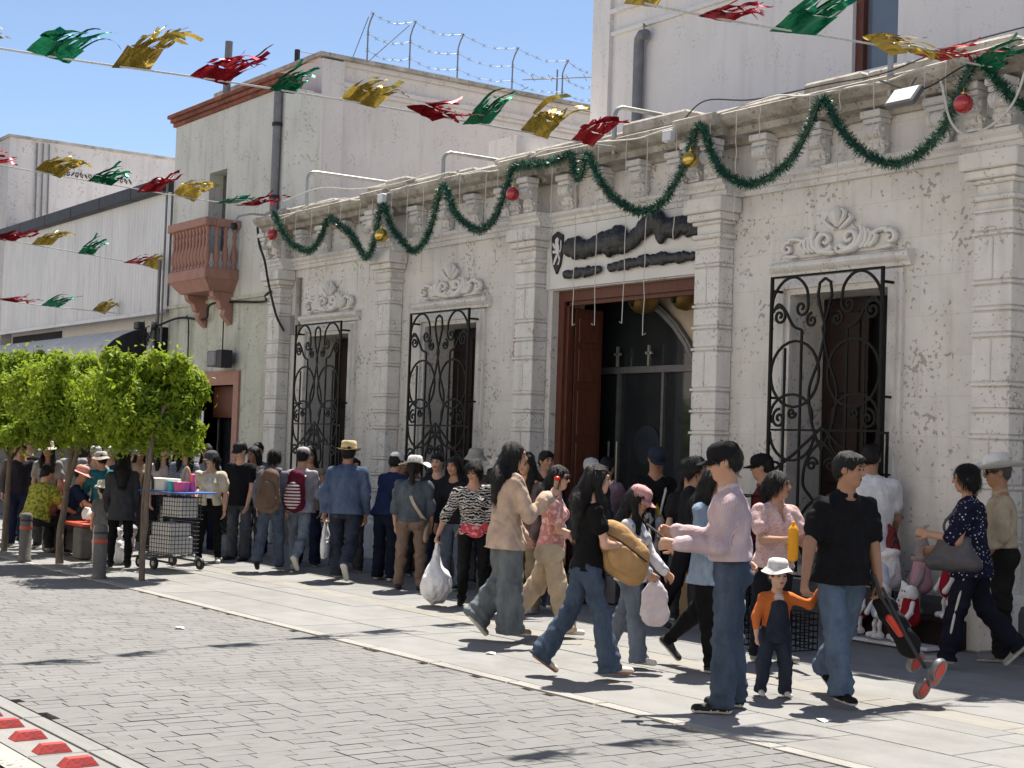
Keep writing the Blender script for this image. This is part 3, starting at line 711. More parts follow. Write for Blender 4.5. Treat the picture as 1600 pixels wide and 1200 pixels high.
b = MB(); b.plate([(shx-.105,shz+.20),(shx,shz+.25),(shx+.105,shz+.20),(shx+.105,shz),(shx+.07,shz-.16),(shx,shz-.27),(shx-.07,shz-.16),(shx-.105,shz)], WY-.075, WY-.046); sh = b.build('shield', M['blackmetal'], sign)
b = MB()
for poly in ([(-.03,.15),(.01,.18),(.045,.15),(.03,.11),(.055,.06),(.045,0),(.05,-.06),(.02,-.05),(-.01,.0),(-.03,.06)], [(-.03,.08),(-.075,.12),(-.085,.09),(-.035,.03)], [(-.02,.02),(-.07,.02),(-.075,-.01),(-.01,-.02)], [(.0,-.03),(-.04,-.09),(-.06,-.16),(-.03,-.15),(.0,-.10),(.03,-.05)], [(.03,-.05),(.06,-.1),(.03,-.16),(.055,-.16),(.08,-.09),(.05,-.02)], [(.055,0),(.085,.04),(.075,.12),(.09,.14),(.1,.05),(.075,-.02)]):
    b.plate([(shx+p[0], shz+p[1]) for p in poly], WY-.082, WY-.0755)
b.build('lion_emblem', M['whiteboard'], sh)
o = empty('wall_plaque', (0,0,0), 0, 'small red and white plaque on the wall left of the doorway', 'plaque')
b = MB(); b.box(-15.80, -15.62, WY-.012, WY-.001, 2.78, 3.02); b.build('plate', M['terra'], o)
b = MB()
for k in range(4): b.box(-15.785, -15.64-.02*(k % 2), WY-.016, WY-.0125, 2.81+.055*k, 2.83+.055*k)
b.build('lettering', M['whiteboard'], o)
o = empty('wall_spotlight', (0,0,0), 0, 'small round lamp on the wall above the red plaque', 'lamp')
b = MB(); b.lathe([(.03,-.03),(.035,0),(.02,.03)], 10, (-15.68, WY-.04, 3.1), ax='y'); b.build('body', M['greymetal'], o, 40)
# ------------------------------------------------------------------ taller side block with barbed wire, behind the main roof
side = empty('side_block', (0,0,0), 0, 'tall pale plastered block behind the green house, long blank side wall', 'building')
b = MB(); b.box(-26.8, -22.75, 11.95, 24, 0, 8.06); b.build('wall', M['plaster2'], side)
b = MB(); b.box(-22.75, -22.62, 11.93, 12.35, 0, 8.02); b.build('corner_strip', M['plaster2'], side)
for (z0, z1, d) in ((7.55,7.62,.05),(7.62,7.70,.09),(7.98,8.06,.06)):
    b = MB(); b.box(-22.75, -22.75+d, 12.36, 23.9, z0, z1); b.build('string_course', M['plaster2'], side)
b = MB(); b.box(-26.85, -22.60, 11.88, 24, 8.06, 8.13); b.build('coping', M['weath'], side)
b = MB(); b.box(-22.64, -22.61, 15.4, 18.6, 5.2, 6.05); b.build('render_patch', M['plaster'], side)
bw = empty('barbed_wire_fence', (0,0,0), 0, 'barbed wire on thin bent posts along the tall wall top', 'fence')
posts = [(12.9, .9), (13.75, .92), (14.75, .88), (15.95, .85), (17.1, .82), (17.9, .75)]
for (py, ph) in posts:
    b = MB(); b.tube([(-22.85, py, 8.10), (-22.85, py, 8.1+ph*.72), (-22.78, py, 8.1+ph*.86), (-22.70, py+.02, 8.1+ph)], .015, 6); b.build('post', M['greymetal'], bw)
b = MB(); b.tube([(-23.7, 12.0, 8.1), (-23.7, 12.0, 8.38)], .05, 8); b.build('post', M['blackmetal'], bw)
wr = random.Random(5)
for h in (.3, .62, .98):
    pts = []
    for i in range(len(posts)-1):
        (ya, ha), (yb, hb_) = posts[i], posts[i+1]
        for k in range(10):
            t = k/10; pts.append((-22.85+.12*(h > .9), ya+(yb-ya)*t, 8.1+h*(ha+(hb_-ha)*t)-.10*math.sin(math.pi*t)*wr.uniform(.8, 1.1)))
    b = MB(); b.tube(pts, .005, 4)
    for p in pts[::2]: b.tube([(p[0]-.02,p[1]-.03,p[2]-.03),(p[0]+.02,p[1]+.03,p[2]+.03)], .004, 3); b.tube([(p[0],p[1]+.03,p[2]-.03),(p[0],p[1]-.03,p[2]+.03)], .004, 3)
    b.build('wire', M['greymetal'], bw)
for (p0, p1) in (((-23.7,12.0,8.36),(-22.9,12.8,8.16)), ((-22.85,12.9,8.95),(-22.95,12.65,8.15)), ((-22.85,12.95,8.2),(-22.8,13.7,8.95))):
    b = MB(); b.tube([p0, p1], .008, 4); b.build('wire', M['greymetal'], bw)
an = empty('tv_antenna', (-24.5, 18.2, 8.1), 0, 'thin rooftop antenna behind the barbed wire', 'antenna')
b = MB(); b.tube([(0,0,0),(0,0,1.15)], .018, 6); b.build('mast', M['greymetal'], an)
b = MB(); b.tube([(-.5,-.5,.95),(.6,.6,1.0)], .014, 5)
for k in range(4): b.tube([(-.35+.25*k-.18,-.35+.25*k+.18,.98),(-.35+.25*k+.18,-.35+.25*k-.18,.98)], .009, 4)
b.build('boom', M['greymetal'], an)
# ------------------------------------------------------------------ big block on the upper right
big = empty('upper_block', (0,0,0), 0, 'tall off-white block rising behind the stone facade at upper right', 'building')
BY = 14.0
b = MB(); wx_ = [(-12.83, -12.12), (-10.35, -9.6), (-8.0, -7.25)]; xp = -17.55
for (a, c_) in wx_: b.box(xp, a, BY, BY+.3, 4.9, 12); b.box(a, c_, BY, BY+.3, 4.9, 6.33); xp = c_
b.box(xp, -3, BY, BY+.3, 4.9, 12); b.box(-17.55, -3, BY+.3, 24, 4.9, 11.9); b.build('wall', M['plaster'], big)
b = MB(); b.box(-17.9, -17.5, BY-.07, BY+.4, 4.9, 12); b.build('corner_pier', M['plaster'], big)
for (z0, z1, d) in ((7.72, 7.78, .05), (8.05, 8.11, .08), (8.35, 8.55, .13)):
    b = MB(); b.box(-17.52, -3, BY-d, BY-.001, z0, z1); b.build('string_course', M['plaster'], big)
for (a, c_) in wx_:
    b = MB()
    b.box(a, a+.12, BY+.06, BY+.22, 6.331, 9.5); b.box(c_-.05, c_, BY+.06, BY+.22, 6.331, 9.5); b.box(a+.12, c_-.05, BY+.08, BY+.2, 8.2, 8.26)
    w_ = b.build('window_frame', M['wood'], big)
    b = MB(); b.box(a+.12, c_-.05, BY+.14, BY+.15, 6.331, 8.2); b.build('pane', M['windowglass'], w_)
b = MB(); b.tube([(-16.78,BY-.1,5.3),(-16.78,BY-.1,7.42),(-16.76,BY-.11,7.52),(-16.68,BY-.13,7.57),(-16.58,BY-.14,7.55)], .075, 12); b.build('vent_pipe', M['greymetal'], big, 50)
b = MB(); b.tube([(-16.62,BY-.14,7.6),(-16.64,BY-.14,7.72),(-16.58,BY-.14,7.66)], .012, 5); b.build('pipe_hook', M['greymetal'], big)
pp = empty('roof_parapet', (0,0,0), 0, 'plain pale parapet running between the carved cornice and upper block', 'parapet')
b = MB(); b.box(-17.6, -3, 12.6, 12.8, 5.06, 5.78); b.box(-17.6, -3, 12.8, BY-.08, 5.6, 5.7); b.build('wall', M['plaster'], pp)
b = MB(); b.box(-18.3, -17.6, 12.4, 13.9, 5.06, 6.05); b.build('end_pier', M['plaster'], pp)
# ------------------------------------------------------------------ pale green house with balcony
gr = empty('green_house', (0,0,0), 0, 'pale green plastered two-storey house with a terracotta balcony', 'building')
GX0, GX1 = -27.05, -22.56; HY = 11.25
wz = (4.9, 6.35); wxa, wxb = -25.45, -24.72; dxa, dxb = -25.55, -24.05; dz = 2.55
b = MB()
b.box(GX0, wxa, HY, HY+.5, 4.05, 7.42); b.box(wxb, GX1, HY, HY+.5, 4.05, 7.42); b.box(wxa, wxb, HY, HY+.5, 4.05, wz[0]); b.box(wxa, wxb, HY, HY+.5, wz[1], 7.42)
b.box(GX0, GX1, HY+.5, 11.94, 4.05, 7.4); b.build('upper_wall', M['green'], gr)
b = MB(); b.box(GX0, dxa, HY+.012, HY+.5, -.05, 4.05); b.box(dxb, GX1, HY+.012, HY+.5, -.05, 4.05); b.box(dxa, dxb, HY+.012, HY+.5, dz, 4.05); b.build('lower_wall', M['green2'], gr)
b = MB(); b.box(GX0-.02, GX1+.01, HY-.035, HY+.1, 4.0, 4.06); b.build('ledge', M['green2'], gr)
for k in range(3):
    x = GX0-.05-.03*k
    while x < GX1-.02:
        l = min(.30, GX1-.01-x); b = MB(); b.cbox(x, x+l-.008, HY-.05-.05*k, HY+.3, 7.42+.075*k, 7.49+.075*k, .008); b.build('brick', M['brick'], gr); x += l
b = MB(); b.box(wxa-.02, wxb+.02, HY+.32, HY+.36, wz[0], wz[1]); w_ = b.build('window', M['dark'], gr)
for xx in (wxa+.02, (wxa+wxb)/2): 
    b = MB(); b.box(xx, xx+.36, HY+.26, HY+.30, wz[0]+.02, wz[1]-.02); b.build('shutter', M['concrete'], w_)
# balcony: slab, corbels, balusters, rail
bx0, bx1, by0 = -25.65, -24.07, 10.62; by1 = HY-.002
b = MB(); b.cbox(bx0, bx1, by0, by1, 4.32, 4.52, .02)
v0 = len(b.v); b.add([(bx0+.03,by0+.03,4.32),(bx1-.03,by0+.03,4.32),(bx1-.03,by1,4.32),(bx0+.03,by1,4.32),(bx0+.16,by0+.18,4.14),(bx1-.16,by0+.18,4.14),(bx1-.16,by1,4.14),(bx0+.16,by1,4.14)], [(0,1,5,4),(1,2,6,5),(3,0,4,7),(4,5,6,7)])
bal = b.build('balcony_slab', M['terra'], gr)
b = MB(); b.cbox(bx0-.03, bx1+.03, by0-.03, by0+.17, 5.22, 5.36, .015); b.cbox(bx1-.14, bx1+.028, by0+.172, by1, 5.22, 5.355, .015); b.cbox(bx0-.028, bx0+.14, by0+.172, by1, 5.22, 5.355, .015); b.build('handrail', M['terra'], bal)
c = MB(); c.lathe([(.045,0),(.045,.05),(.03,.07),(.055,.16),(.06,.22),(.045,.32),(.026,.42),(.03,.5),(.042,.54),(.026,.58),(.035,.64),(.045,.66),(.045,.70)], 10); bme = c.mesh('baluster', M['terra'], 40)
n = 11
for k in range(n):
    o = link('baluster', bme, bal); o.location = (bx0+.09+(bx1-bx0-.18)*k/(n-1), by0+.07, 4.52)
for k in range(1, 4):
    o = link('baluster', bme, bal); o.location = (bx1-.07, by0+.07+.16*k, 4.52)
for xx in (bx0+.25, bx1-.28):
    b = MB(); prof = [(by1,4.14),(by0+.25,4.14),(by0+.27,4.05),(by0+.38,3.98),(by0+.42,3.86),(by0+.50,3.84),(by0+.47,3.74),(by0+.54,3.66),(by1,3.58)]
    b.prof_x(prof, xx-.08, xx+.08); b.lathe([(.06,-.09),(.06,.09)], 12, (xx, by0+.34, 4.07), ax='x'); b.build('corbel', M['terra'], bal)
# door with terracotta surround
b = MB(); b.box(dxa-.20, dxa, HY-.03, HY+.4, 0, dz+.24); b.box(dxb, dxb+.20, HY-.03, HY+.4, 0, dz+.24); b.box(dxa, dxb, HY-.03, HY+.4, dz, dz+.24); ds = b.build('door_surround', M['terra'], gr)
b = MB(); b.box(dxa, dxb, HY+.3, HY+.34, 2.0, dz); b.build('fanlight_board', M['wood'], ds)
b = MB(); b.box(dxa, dxb, HY+.42, HY+.45, 0, 2.0); b.build('door', M['glass'], ds)
for k in range(3): 
    b = MB(); b.box(dxa+.2+.5*k, dxa+.24+.5*k, HY+.38, HY+.42, 0, 2.0); b.build('door_bar', M['iron'], ds)
ps = empty('paper_notice', (0,0,0), 0, 'tall white paper notice hung by the terracotta doorway', 'notice')
b = MB(); b.box(-25.75, -25.15, HY-.06, HY-.05, 1.05, 2.1); b.build('sheet', M['paper'], ps)
b = MB()
for k in range(8): b.box(-25.68, -25.25-.06*(k % 3), HY-.064, HY-.0605, 1.95-.11*k, 1.985-.11*k)
b.build('writing', M['greymetal'], ps)
dp = empty('drainpipe', (0,0,0), 0, 'dark vertical drainpipe at the right corner of the green house', 'pipe')
b = MB(); b.tube([(-22.7,HY-.07,4.1),(-22.7,HY-.07,7.35)], .07, 10); b.build('pipe', M['greymetal'], dp, 50)
b = MB()
for z in (4.5, 5.6, 6.8): b.lathe([(.085,-.03),(.085,.03)], 10, (-22.7,HY-.07,z))
b.build('clamp', M['blackmetal'], dp)
fl = empty('wall_floodlight', (0,0,0), 0, 'boxy dark floodlight mounted above the terracotta doorway', 'lamp')
b = MB(); b.cbox(-24.55, -24.2, HY-.32, HY-.02, 2.85, 3.12, .02); b.build('housing', M['greymetal'], fl)
b = MB(); b.box(-24.2, -23.98, HY-.3, HY-.1, 2.83, 3.13); b.build('lamp_head', M['blackmetal'], fl)
rp = empty('roof_post', (0,0,0), 0, 'short grey post standing on the green house roof', 'post')
b = MB(); b.tube([(-25.9,11.7,7.4),(-25.86,11.7,8.9)], .07, 10); b.build('post', M['greymetal'], rp, 50)
# ------------------------------------------------------------------ shop with metal sheet front and awning
shp = empty('sheet_metal_shop', (0,0,0), 0, 'low shop with white corrugated sheet front, black trim and grey awning', 'shop')
PX0, PX1 = -37.2, -27.12
b = MB(); b.box(PX0, PX1, 11.5, 18, 3.2, 6.2); b.box(PX0, PX1, 13.5, 18, 0, 3.2); b.build('wall', M['plaster'], shp)
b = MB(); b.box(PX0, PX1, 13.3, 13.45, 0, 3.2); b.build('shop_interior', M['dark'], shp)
npn = 6
for k in range(npn):
    xa = PX0+(PX1-PX0)*k/npn; xb = PX0+(PX1-PX0)*(k+1)/npn-.012; b = MB(); vs_ = []; n = 44
    for i in range(n+1):
        x = xa+(xb-xa)*i/n; y = 11.24-.022*(1 if (i % 4) in (1, 2) else 0); vs_ += [(x,y,3.98),(x,y,6.22),(x,y+.03,3.98),(x,y+.03,6.22)]
    fs = []
    for i in range(n): q = i*4; fs += [(q,q+4,q+5,q+1), (q+2,q+3,q+7,q+6), (q+1,q+5,q+7,q+3), (q,q+2,q+6,q+4)]
    b.add(vs_, fs); b.build('sheet', M['sheet'], shp)
x = PX0
while x < PX1-.1:
    b = MB(); xe = min(x+1.7, PX1); b.cbox(x, xe-.012, 11.05, 11.6, 6.22, 6.47, .015); b.build('trim', M['blackmetal'], shp); x += 1.7
b = MB(); b.box(PX0, PX1+.01, 11.14, 11.22, 3.93, 4.0); b.build('sill', M['sheet'], shp)
b = MB(); b.box(PX0+.2, PX0+3.6, 11.47, 11.499, 3.55, 3.9); b.build('vent_opening', M['dark'], shp)
# awning: quarter-round canvas with end gore
b = MB(); n = 8; P = []
for i in range(n+1):
    a = math.pi/2*i/n; P.append((11.49-1.35*math.sin(a), 3.0+.70*math.cos(a)))
vs_ = []
for (y, z) in P: vs_ += [(PX0,y,z),(-27.45,y,z)]
fs = [(2*i,2*i+2,2*i+3,2*i+1) for i in range(n)]
m0 = len(vs_); vs_ += [(x,y+.012,z-.012) for (x,y,z) in vs_]; fs += [(m0+2*i,m0+2*i+1,m0+2*i+3,m0+2*i+2) for i in range(n)]
b.add(vs_, fs); b.box(PX0, -27.45, 10.125, 10.139, 2.93, 2.995); aw = b.build('awning', M['awning'], shp)
b = MB(); gp = [(-27.43,y,z) for (y,z) in P]+[(-27.43,11.49,3.0)]; b.add(gp, [tuple(range(len(gp)))]); b.build('awning_end', M['blackmetal'], aw)
b = MB(); b.tube([(-27.42,10.16,2.95),(-27.42,11.45,2.93)], .03, 6); b.tube([(PX0,10.16,2.9),(-27.42,10.16,2.9)], .03, 6); b.build('awning_bar', M['steel'], aw)
# far building, end of the row
fb = empty('far_building', (0,0,0), 0, 'tall grey plastered building with scrawled graffiti at far left', 'building')
b = MB(); b.box(-60, -37.25, 11.25, 24, 0, 8.75); b.build('wall', M['farwall'], fb)
b = MB(); b.box(-60, -37.2, 11.2, 24, 8.75, 8.82); b.build('coping', M['weath'], fb)
b = MB(); gg = random.Random(9)
for (y0, n) in ((12.6, 9), (13.75, 6)):
    for k in range(n):
        y = y0+.11*k; pts = [(-37.235, y+.04*math.cos(t)+.02*t/6, 8.05+.05*math.sin(t*1.0+k)+gg.uniform(-.02,.02)) for t in np.linspace(0, 5.5, 9)]; b.tube(pts, .011, 4)
b.build('graffiti', M['blackmetal'], fb)
for k in range(3):
    b = MB(); b.tube([(-37.2,12.0+.15*k,3),(-37.2,11.9+.15*k,8.7)], .02, 5); b.build('conduit', M['greymetal'], fb)
# utility pole with cable bundle between shop and green house
up = empty('utility_pole', (-27.12, 10.95, 0), 0, 'slim steel pole with a tangle of cables at the awning end', 'pole')
b = MB(); b.tube([(0,0,0),(0,0,3.75)], .075, 12); b.build('pole', M['steel'], up, 50)
b = MB(); b.tube([(.12,.15,3.3),(.12,.15,6.4)], .022, 6); b.tube([(.0,.12,3.4),(.0,.12,4.9)], .035, 6); b.build('conduit', M['greymetal'], up)
b = MB(); tg = random.Random(4)
for k in range(8):
    pts = [(tg.uniform(-.22,.15), tg.uniform(-.2,.1), 3.55+tg.uniform(-.25,.2)) for _ in range(5)]; b.tube(bez(pts, 6), .008, 4)
b.build('cable_tangle', M['cable'], up)
b = MB(); b.cbox(-.5, -.28, -.15, 0, 3.62, 3.76, .02); b.build('junction_box', M['blackmetal'], up)
def cableobj(pts, r_, label, m_=None, sag=None):
    b = MB(); b.tube(bez(pts, 8), r_, 5); return tag(b.build('cable', m_ or M['cable'], None, 60), label, 'cable', 'cables on the facades')
cableobj([(-27.4,10.9,3.6),(-29,11.1,3.45),(-31,11.15,3.3),(-33,11.0,3.25),(-36.5,11.1,3.5)], .014, 'upper black cable drooping over the grey awning')
cableobj([(-27.4,10.85,3.5),(-28.6,10.9,3.1),(-30,10.75,3.2),(-31.5,10.6,3.0),(-33,10.9,3.4),(-36.5,11.1,3.3)], .012, 'lower looping black cable lying over the grey awning')
cableobj([(-27.25,10.95,3.6),(-26.4,11.18,3.8),(-25.2,11.16,3.72),(-25.0,11.15,3.95),(-24.4,11.2,3.98),(-23.0,11.2,3.9),(-22.4,10.95,3.95),(-22.2,10.95,4.0)], .022, 'black cable running under the balcony along the green wall')
cableobj([(-22.6,10.85,5.1),(-22.35,10.78,4.75),(-22.05,10.74,4.45),(-22.1,10.85,4.1),(-21.95,10.93,3.6),(-21.8,11.0,3.35)], .02, 'black cable hanging down the leftmost pilaster')
cableobj([(-26.02,11.17,3.83),(-26.0,11.21,3.6),(-26.0,11.22,2.2),(-25.98,11.22,.6)], .014, 'thin black cable running down the green wall left of the doorway')
cableobj([(-24.45,11.19,3.97),(-24.5,11.2,3.6),(-24.45,11.18,3.13)], .012, 'short black cable above the floodlight')
b = empty('junction_pipe', (0,0,0), 0, 'rusty grey conduit box on the wall beside the leftmost pilaster', 'pipe')
c = MB(); c.tube([(-21.66,WY-.05,4.2),(-21.66,WY-.05,3.3)], .04, 8); c.build('conduit', M['weath'], b)
c = MB(); c.cbox(-21.8, -21.68, WY-.1, WY-.01, 3.3, 3.6, .01); c.build('box', M['greymetal'], b)
# ------------------------------------------------------------------ foil bunting across the street
def foil(nm, col): return mat(nm, col, .2, .25, 9, .35, 14, metal=.8, col2=tuple(c*.55 for c in col), spec=.6)
FOIL = [foil('green foil', (.02,.33,.15)), foil('gold foil', (.78,.56,.10)), foil('red foil', (.62,.03,.045))]
fr = random.Random(21)
def flag_mesh(kind, size, seed):
    """fringed foil pennant, header along local y, blown up and along +y"""
    q = random.Random(seed); b = MB(); w = .34*size; n = 8
    lift = q.uniform(.12, 1.3); sx = q.uniform(.3, 1.2)
    up = Vector((sx, .55, lift)).normalized(); hh = q.uniform(.11,.17)*size
    def sheet_(base, w0, L, d0, d1, curl, ns=7):
        rows_ = []; p = Vector(base); d = Vector(d0).normalized(); e = Vector(d1).normalized()
        side = Vector((q.uniform(-.3,.3), 1, q.uniform(-.25,.25))).normalized(); tw = q.uniform(-2.2, 2.2)
        for i in range(ns+1):
            t = i/ns; dd = (d*(1-t)+e*t).normalized(); sd = Matrix.Rotation(tw*t, 3, dd) @ side
            o = Vector((math.sin(t*6+curl)*.02, 0, math.cos(t*7+curl)*.02))*size*t
            rows_.append((p-sd*w0*.5+o, p+sd*w0*.5+o)); p = p+dd*(L/ns)
        vs_ = [v for r_ in rows_ for v in r_]; b.add(vs_, [(2*i, 2*i+1, 2*i+3, 2*i+2) for i in range(ns)])
    # header folded over the string
    vs_ = []
    for i in range(n+1):
        y = -w/2+w*i/n; z_ = q.uniform(-.012, .012)*size
        vs_ += [(q.uniform(-.01,.01), y, -.012), (up.x*hh*.5+q.uniform(-.02,.02)*size, y+up.y*hh*.5, up.z*hh*.5+z_), (up.x*hh+q.uniform(-.03,.03)*size, y+up.y*hh, up.z*hh+z_)]
    b.add(vs_, [f for i in range(n) for f in ((3*i,3*i+3,3*i+4,3*i+1), (3*i+1,3*i+4,3*i+5,3*i+2))])
    ns = 11
    for k in range(ns):
        y = -w/2+w*(k+.5)/ns; base = Vector((up.x*hh, y+up.y*hh, up.z*hh))
        d1 = Vector((q.uniform(-.9,.9), q.uniform(.5,1.5), q.uniform(-.6,.7)))
        sheet_(base, w/ns*q.uniform(.8, 1.7), q.uniform(.10, .36)*size, up+Vector((0,q.uniform(0,.5),0)), d1, q.uniform(0, 6))
    return b.mesh('flag', FOIL[kind], 60)
fmes = [[flag_mesh(k, 1.0, 100*k+s) for s in range(7)] for k in range(3)]
def bunting(label, pts, flags, ext=0):
    """pts: string polyline, flags: (point, kind)"""
    t = empty('bunting', pts[0], 0, label, 'bunting', 'foil bunting lines')
    b = MB(); P = [Vector(p)-Vector(pts[0]) for p in pts]; b.tube(bez(P, 5), .009, 5); b.build('string', M['rope'], t)
    for (p, k) in flags:
        o = link('flag', fmes[k][fr.randrange(7)], t); o.location = Vector(p)-Vector(pts[0]); s = fr.uniform(1.12, 1.32)
        o.scale = (s, s, s*fr.choice((1, 1, .75))); o.rotation_euler = (fr.uniform(-.2,.2), fr.uniform(-.25,.25), math.atan2(pts[-1][0]-pts[0][0], pts[0][1]-pts[-1][1])+fr.uniform(-.25,.25))
G_, Y_, R_ = 0, 1, 2
b1 = [(-13.40,10.80,5.05),(-13.26,10.22,5.0),(-12.84,8.54,4.89),(-12.44,6.95,4.78),(-12.01,5.26,4.64),(-11.64,3.77,4.5),(-11.3,2.3,4.42),(-10.6,-.6,4.4)]
bunting('top-left line of foil flags ending at the cornice above the doorway', b1, [((-11.26,2.15,4.42),R_),((-11.45,2.95,4.46),Y_),((-11.64,3.77,4.5),G_),((-11.83,4.51,4.58),Y_),((-12.01,5.26,4.64),R_),((-12.21,6.04,4.7),G_),((-12.44,6.95,4.78),Y_),((-12.63,7.73,4.84),R_),((-12.84,8.54,4.89),G_),((-13.06,9.42,4.95),Y_),((-13.26,10.22,5.0),R_)])
b2 = [(-8.25,11.0,5.05),(-8.19,10.69,4.97),(-8.05,9.06,4.84),(-7.88,7.2,4.66),(-7.79,6.1,4.6),(-7.7,4.6,4.6),(-7.55,2,4.7)]
bunting('top-right line of foil flags in front of the upper block', b2, [((-8.17,10.5,4.95),G_),((-8.11,9.73,4.88),R_),((-8.05,9.06,4.84),Y_),((-7.96,8.06,4.74),G_),((-7.88,7.2,4.66),R_),((-7.82,6.48,4.60),Y_),((-7.74,5.5,4.6),G_),((-7.7,4.7,4.6),R_)])
b3 = [(-22.62,10.85,5.40),(-22.29,9.73,5.33),(-21.75,7.89,5.30),(-21.29,6.31,5.28),(-20.9,4.9,5.3),(-20.2,2.6,5.5)]
bunting('line of foil flags crossing in front of the green house balcony', b3, [((-22.55,10.62,5.39),R_),((-22.40,10.2,5.36),G_),((-22.20,9.4,5.33),Y_),((-22.0,8.75,5.31),R_),((-21.75,7.89,5.30),G_),((-21.51,7.05,5.30),Y_),((-21.2,6.0,5.28),R_),((-20.95,5.1,5.3),G_)])
b4 = [(-27.5,11.2,4.78),(-27.25,10.65,4.82),(-26.9,9.56,4.86),(-26.37,7.87,4.91),(-25.6,5.4,5.1)]
bunting('line of foil flags across the white metal sheets, ending by the balcony', b4, [((-27.4,11.0,4.80),Y_),((-27.22,10.55,4.82),R_),((-26.9,9.56,4.86),G_),((-26.62,8.67,4.91),Y_),((-26.40,7.95,4.91),R_),((-26.1,7.1,4.95),G_)])
b5 = [(-29.7,11.35,4.07),(-29.51,10.82,4.06),(-29.2,9.73,4.06),(-28.91,8.69,4.08),(-28.3,6.5,4.2)]
bunting('lowest line of foil flags above the grey awning', b5, [((-29.51,10.82,4.06),Y_),((-29.2,9.73,4.06),G_),((-28.93,8.8,4.08),R_),((-28.7,7.9,4.1),Y_)])
# ------------------------------------------------------------------ tinsel garland on the cornice
gp = [(-21.76,5.21),(-21.23,4.71),(-20.52,4.48),(-20.16,4.66),(-19.96,4.92),(-19.62,4.78),(-19.27,4.62),(-19.03,4.42),(-18.78,4.23),(-18.58,4.47),(-18.41,4.96),(-18.13,4.6),(-17.81,4.37),(-17.5,4.22),(-17.16,4.42),(-16.86,5.02),(-16.56,4.65),(-16.28,4.46),(-15.98,4.35),(-15.67,4.44),(-15.48,4.69),(-15.29,5.03),(-14.96,5.04),(-14.64,5.01),(-14.28,5.03),(-14.11,5.06),(-14.04,4.89),(-13.96,4.73),(-13.89,4.85),(-13.8,5.02),(-13.59,4.73),(-13.34,4.49),(-13.0,4.3),(-12.73,4.24),(-12.42,4.34),(-12.17,4.62),(-11.92,5.05),(-11.73,4.77),(-11.53,4.51),(-11.2,4.35),(-10.88,4.37),(-10.58,4.51),(-10.38,4.76),(-10.18,5.04),(-9.97,4.76),(-9.69,4.48),(-9.34,4.31),(-9.05,4.33),(-8.74,4.54),(-8.54,4.9),(-8.38,5.07),(-8.17,4.84),(-7.91,4.6),(-7.5,4.4),(-7.1,4.6)]
path = bez([(x, 10.72, z) for x, z in gp], 5)
gar = empty('tinsel_garland', (0,0,0), 0, 'long dark green tinsel garland swagged along the carved cornice', 'garland')
tin = mat('green tinsel', (.012,.085,.045), .35, .3, 30, 0, spec=.5, col2=(.006,.035,.022)); tinl = mat('bright tinsel', (.22,.52,.36), .3, .2, 30, 0, spec=.6)
b = MB(); b.tube(path, .03, 5); b.build('core', tin, gar)
gq = random.Random(8); vsb = []; fsb = []; mib = []
for i in range(len(path)-1):
    a, c_ = path[i], path[i+1]; L_ = (c_-a).length; t_ = (c_-a).normalized(); bright = .5+.5*math.sin(i*.19)
    for k in range(int(L_*1250)):
        p = a+(c_-a)*gq.random(); d = Vector((gq.gauss(0,1), gq.gauss(0,1), gq.gauss(0,1))); d = (d-t_*d.dot(t_)*.6).normalized(); l = gq.uniform(.05, .085); sd = d.cross(Vector((gq.gauss(0,1),gq.gauss(0,1),gq.gauss(0,1)))).normalized()*.0045
        n0 = len(vsb); vsb += [p-sd, p+sd, p+d*l+sd*.4, p+d*l-sd*.4]; fsb.append((n0,n0+1,n0+2,n0+3)); mib.append(1 if gq.random() < .07+.20*bright else 0)
me = bpy.data.meshes.new('tinsel'); me.from_pydata(vsb, [], fsb); me.materials.append(tin); me.materials.append(tinl); me.polygons.foreach_set('material_index', mib)
tag(link('tinsel', me, gar), kind='stuff')
for (x, z, r_, m_, lab) in ((-21.62,4.82,.085,'redball','red bauble at the left end of the garland'), (-18.26,4.49,.095,'gold','pale gold bauble hung beside the second pilaster'), (-15.15,4.70,.085,'redball','red bauble above the pilaster left of the doorway'), (-11.95,4.69,.085,'gold','gold bauble on the pilaster right of the doorway'), (-8.47,4.70,.085,'redball','large red bauble at the right end of the garland')):
    o = empty('bauble', (x, 10.64, z), 0, lab, 'bauble', 'baubles on the garland')
    b = MB(); b.lathe([(.002,-r_)]+[(r_*math.cos(a), r_*math.sin(a)) for a in np.linspace(-1.3, 1.3, 9)]+[(.002,r_)], 18); b.build('ball', M[m_], o, 60)
    b = MB(); b.lathe([(.02,r_*.97),(.02,r_*1.15)], 8); b.tube([(0,0,r_*1.1),(0,0,r_*1.5),(0,.05,r_*2.2)], .004, 4); b.build('cap', M['gold'], o)
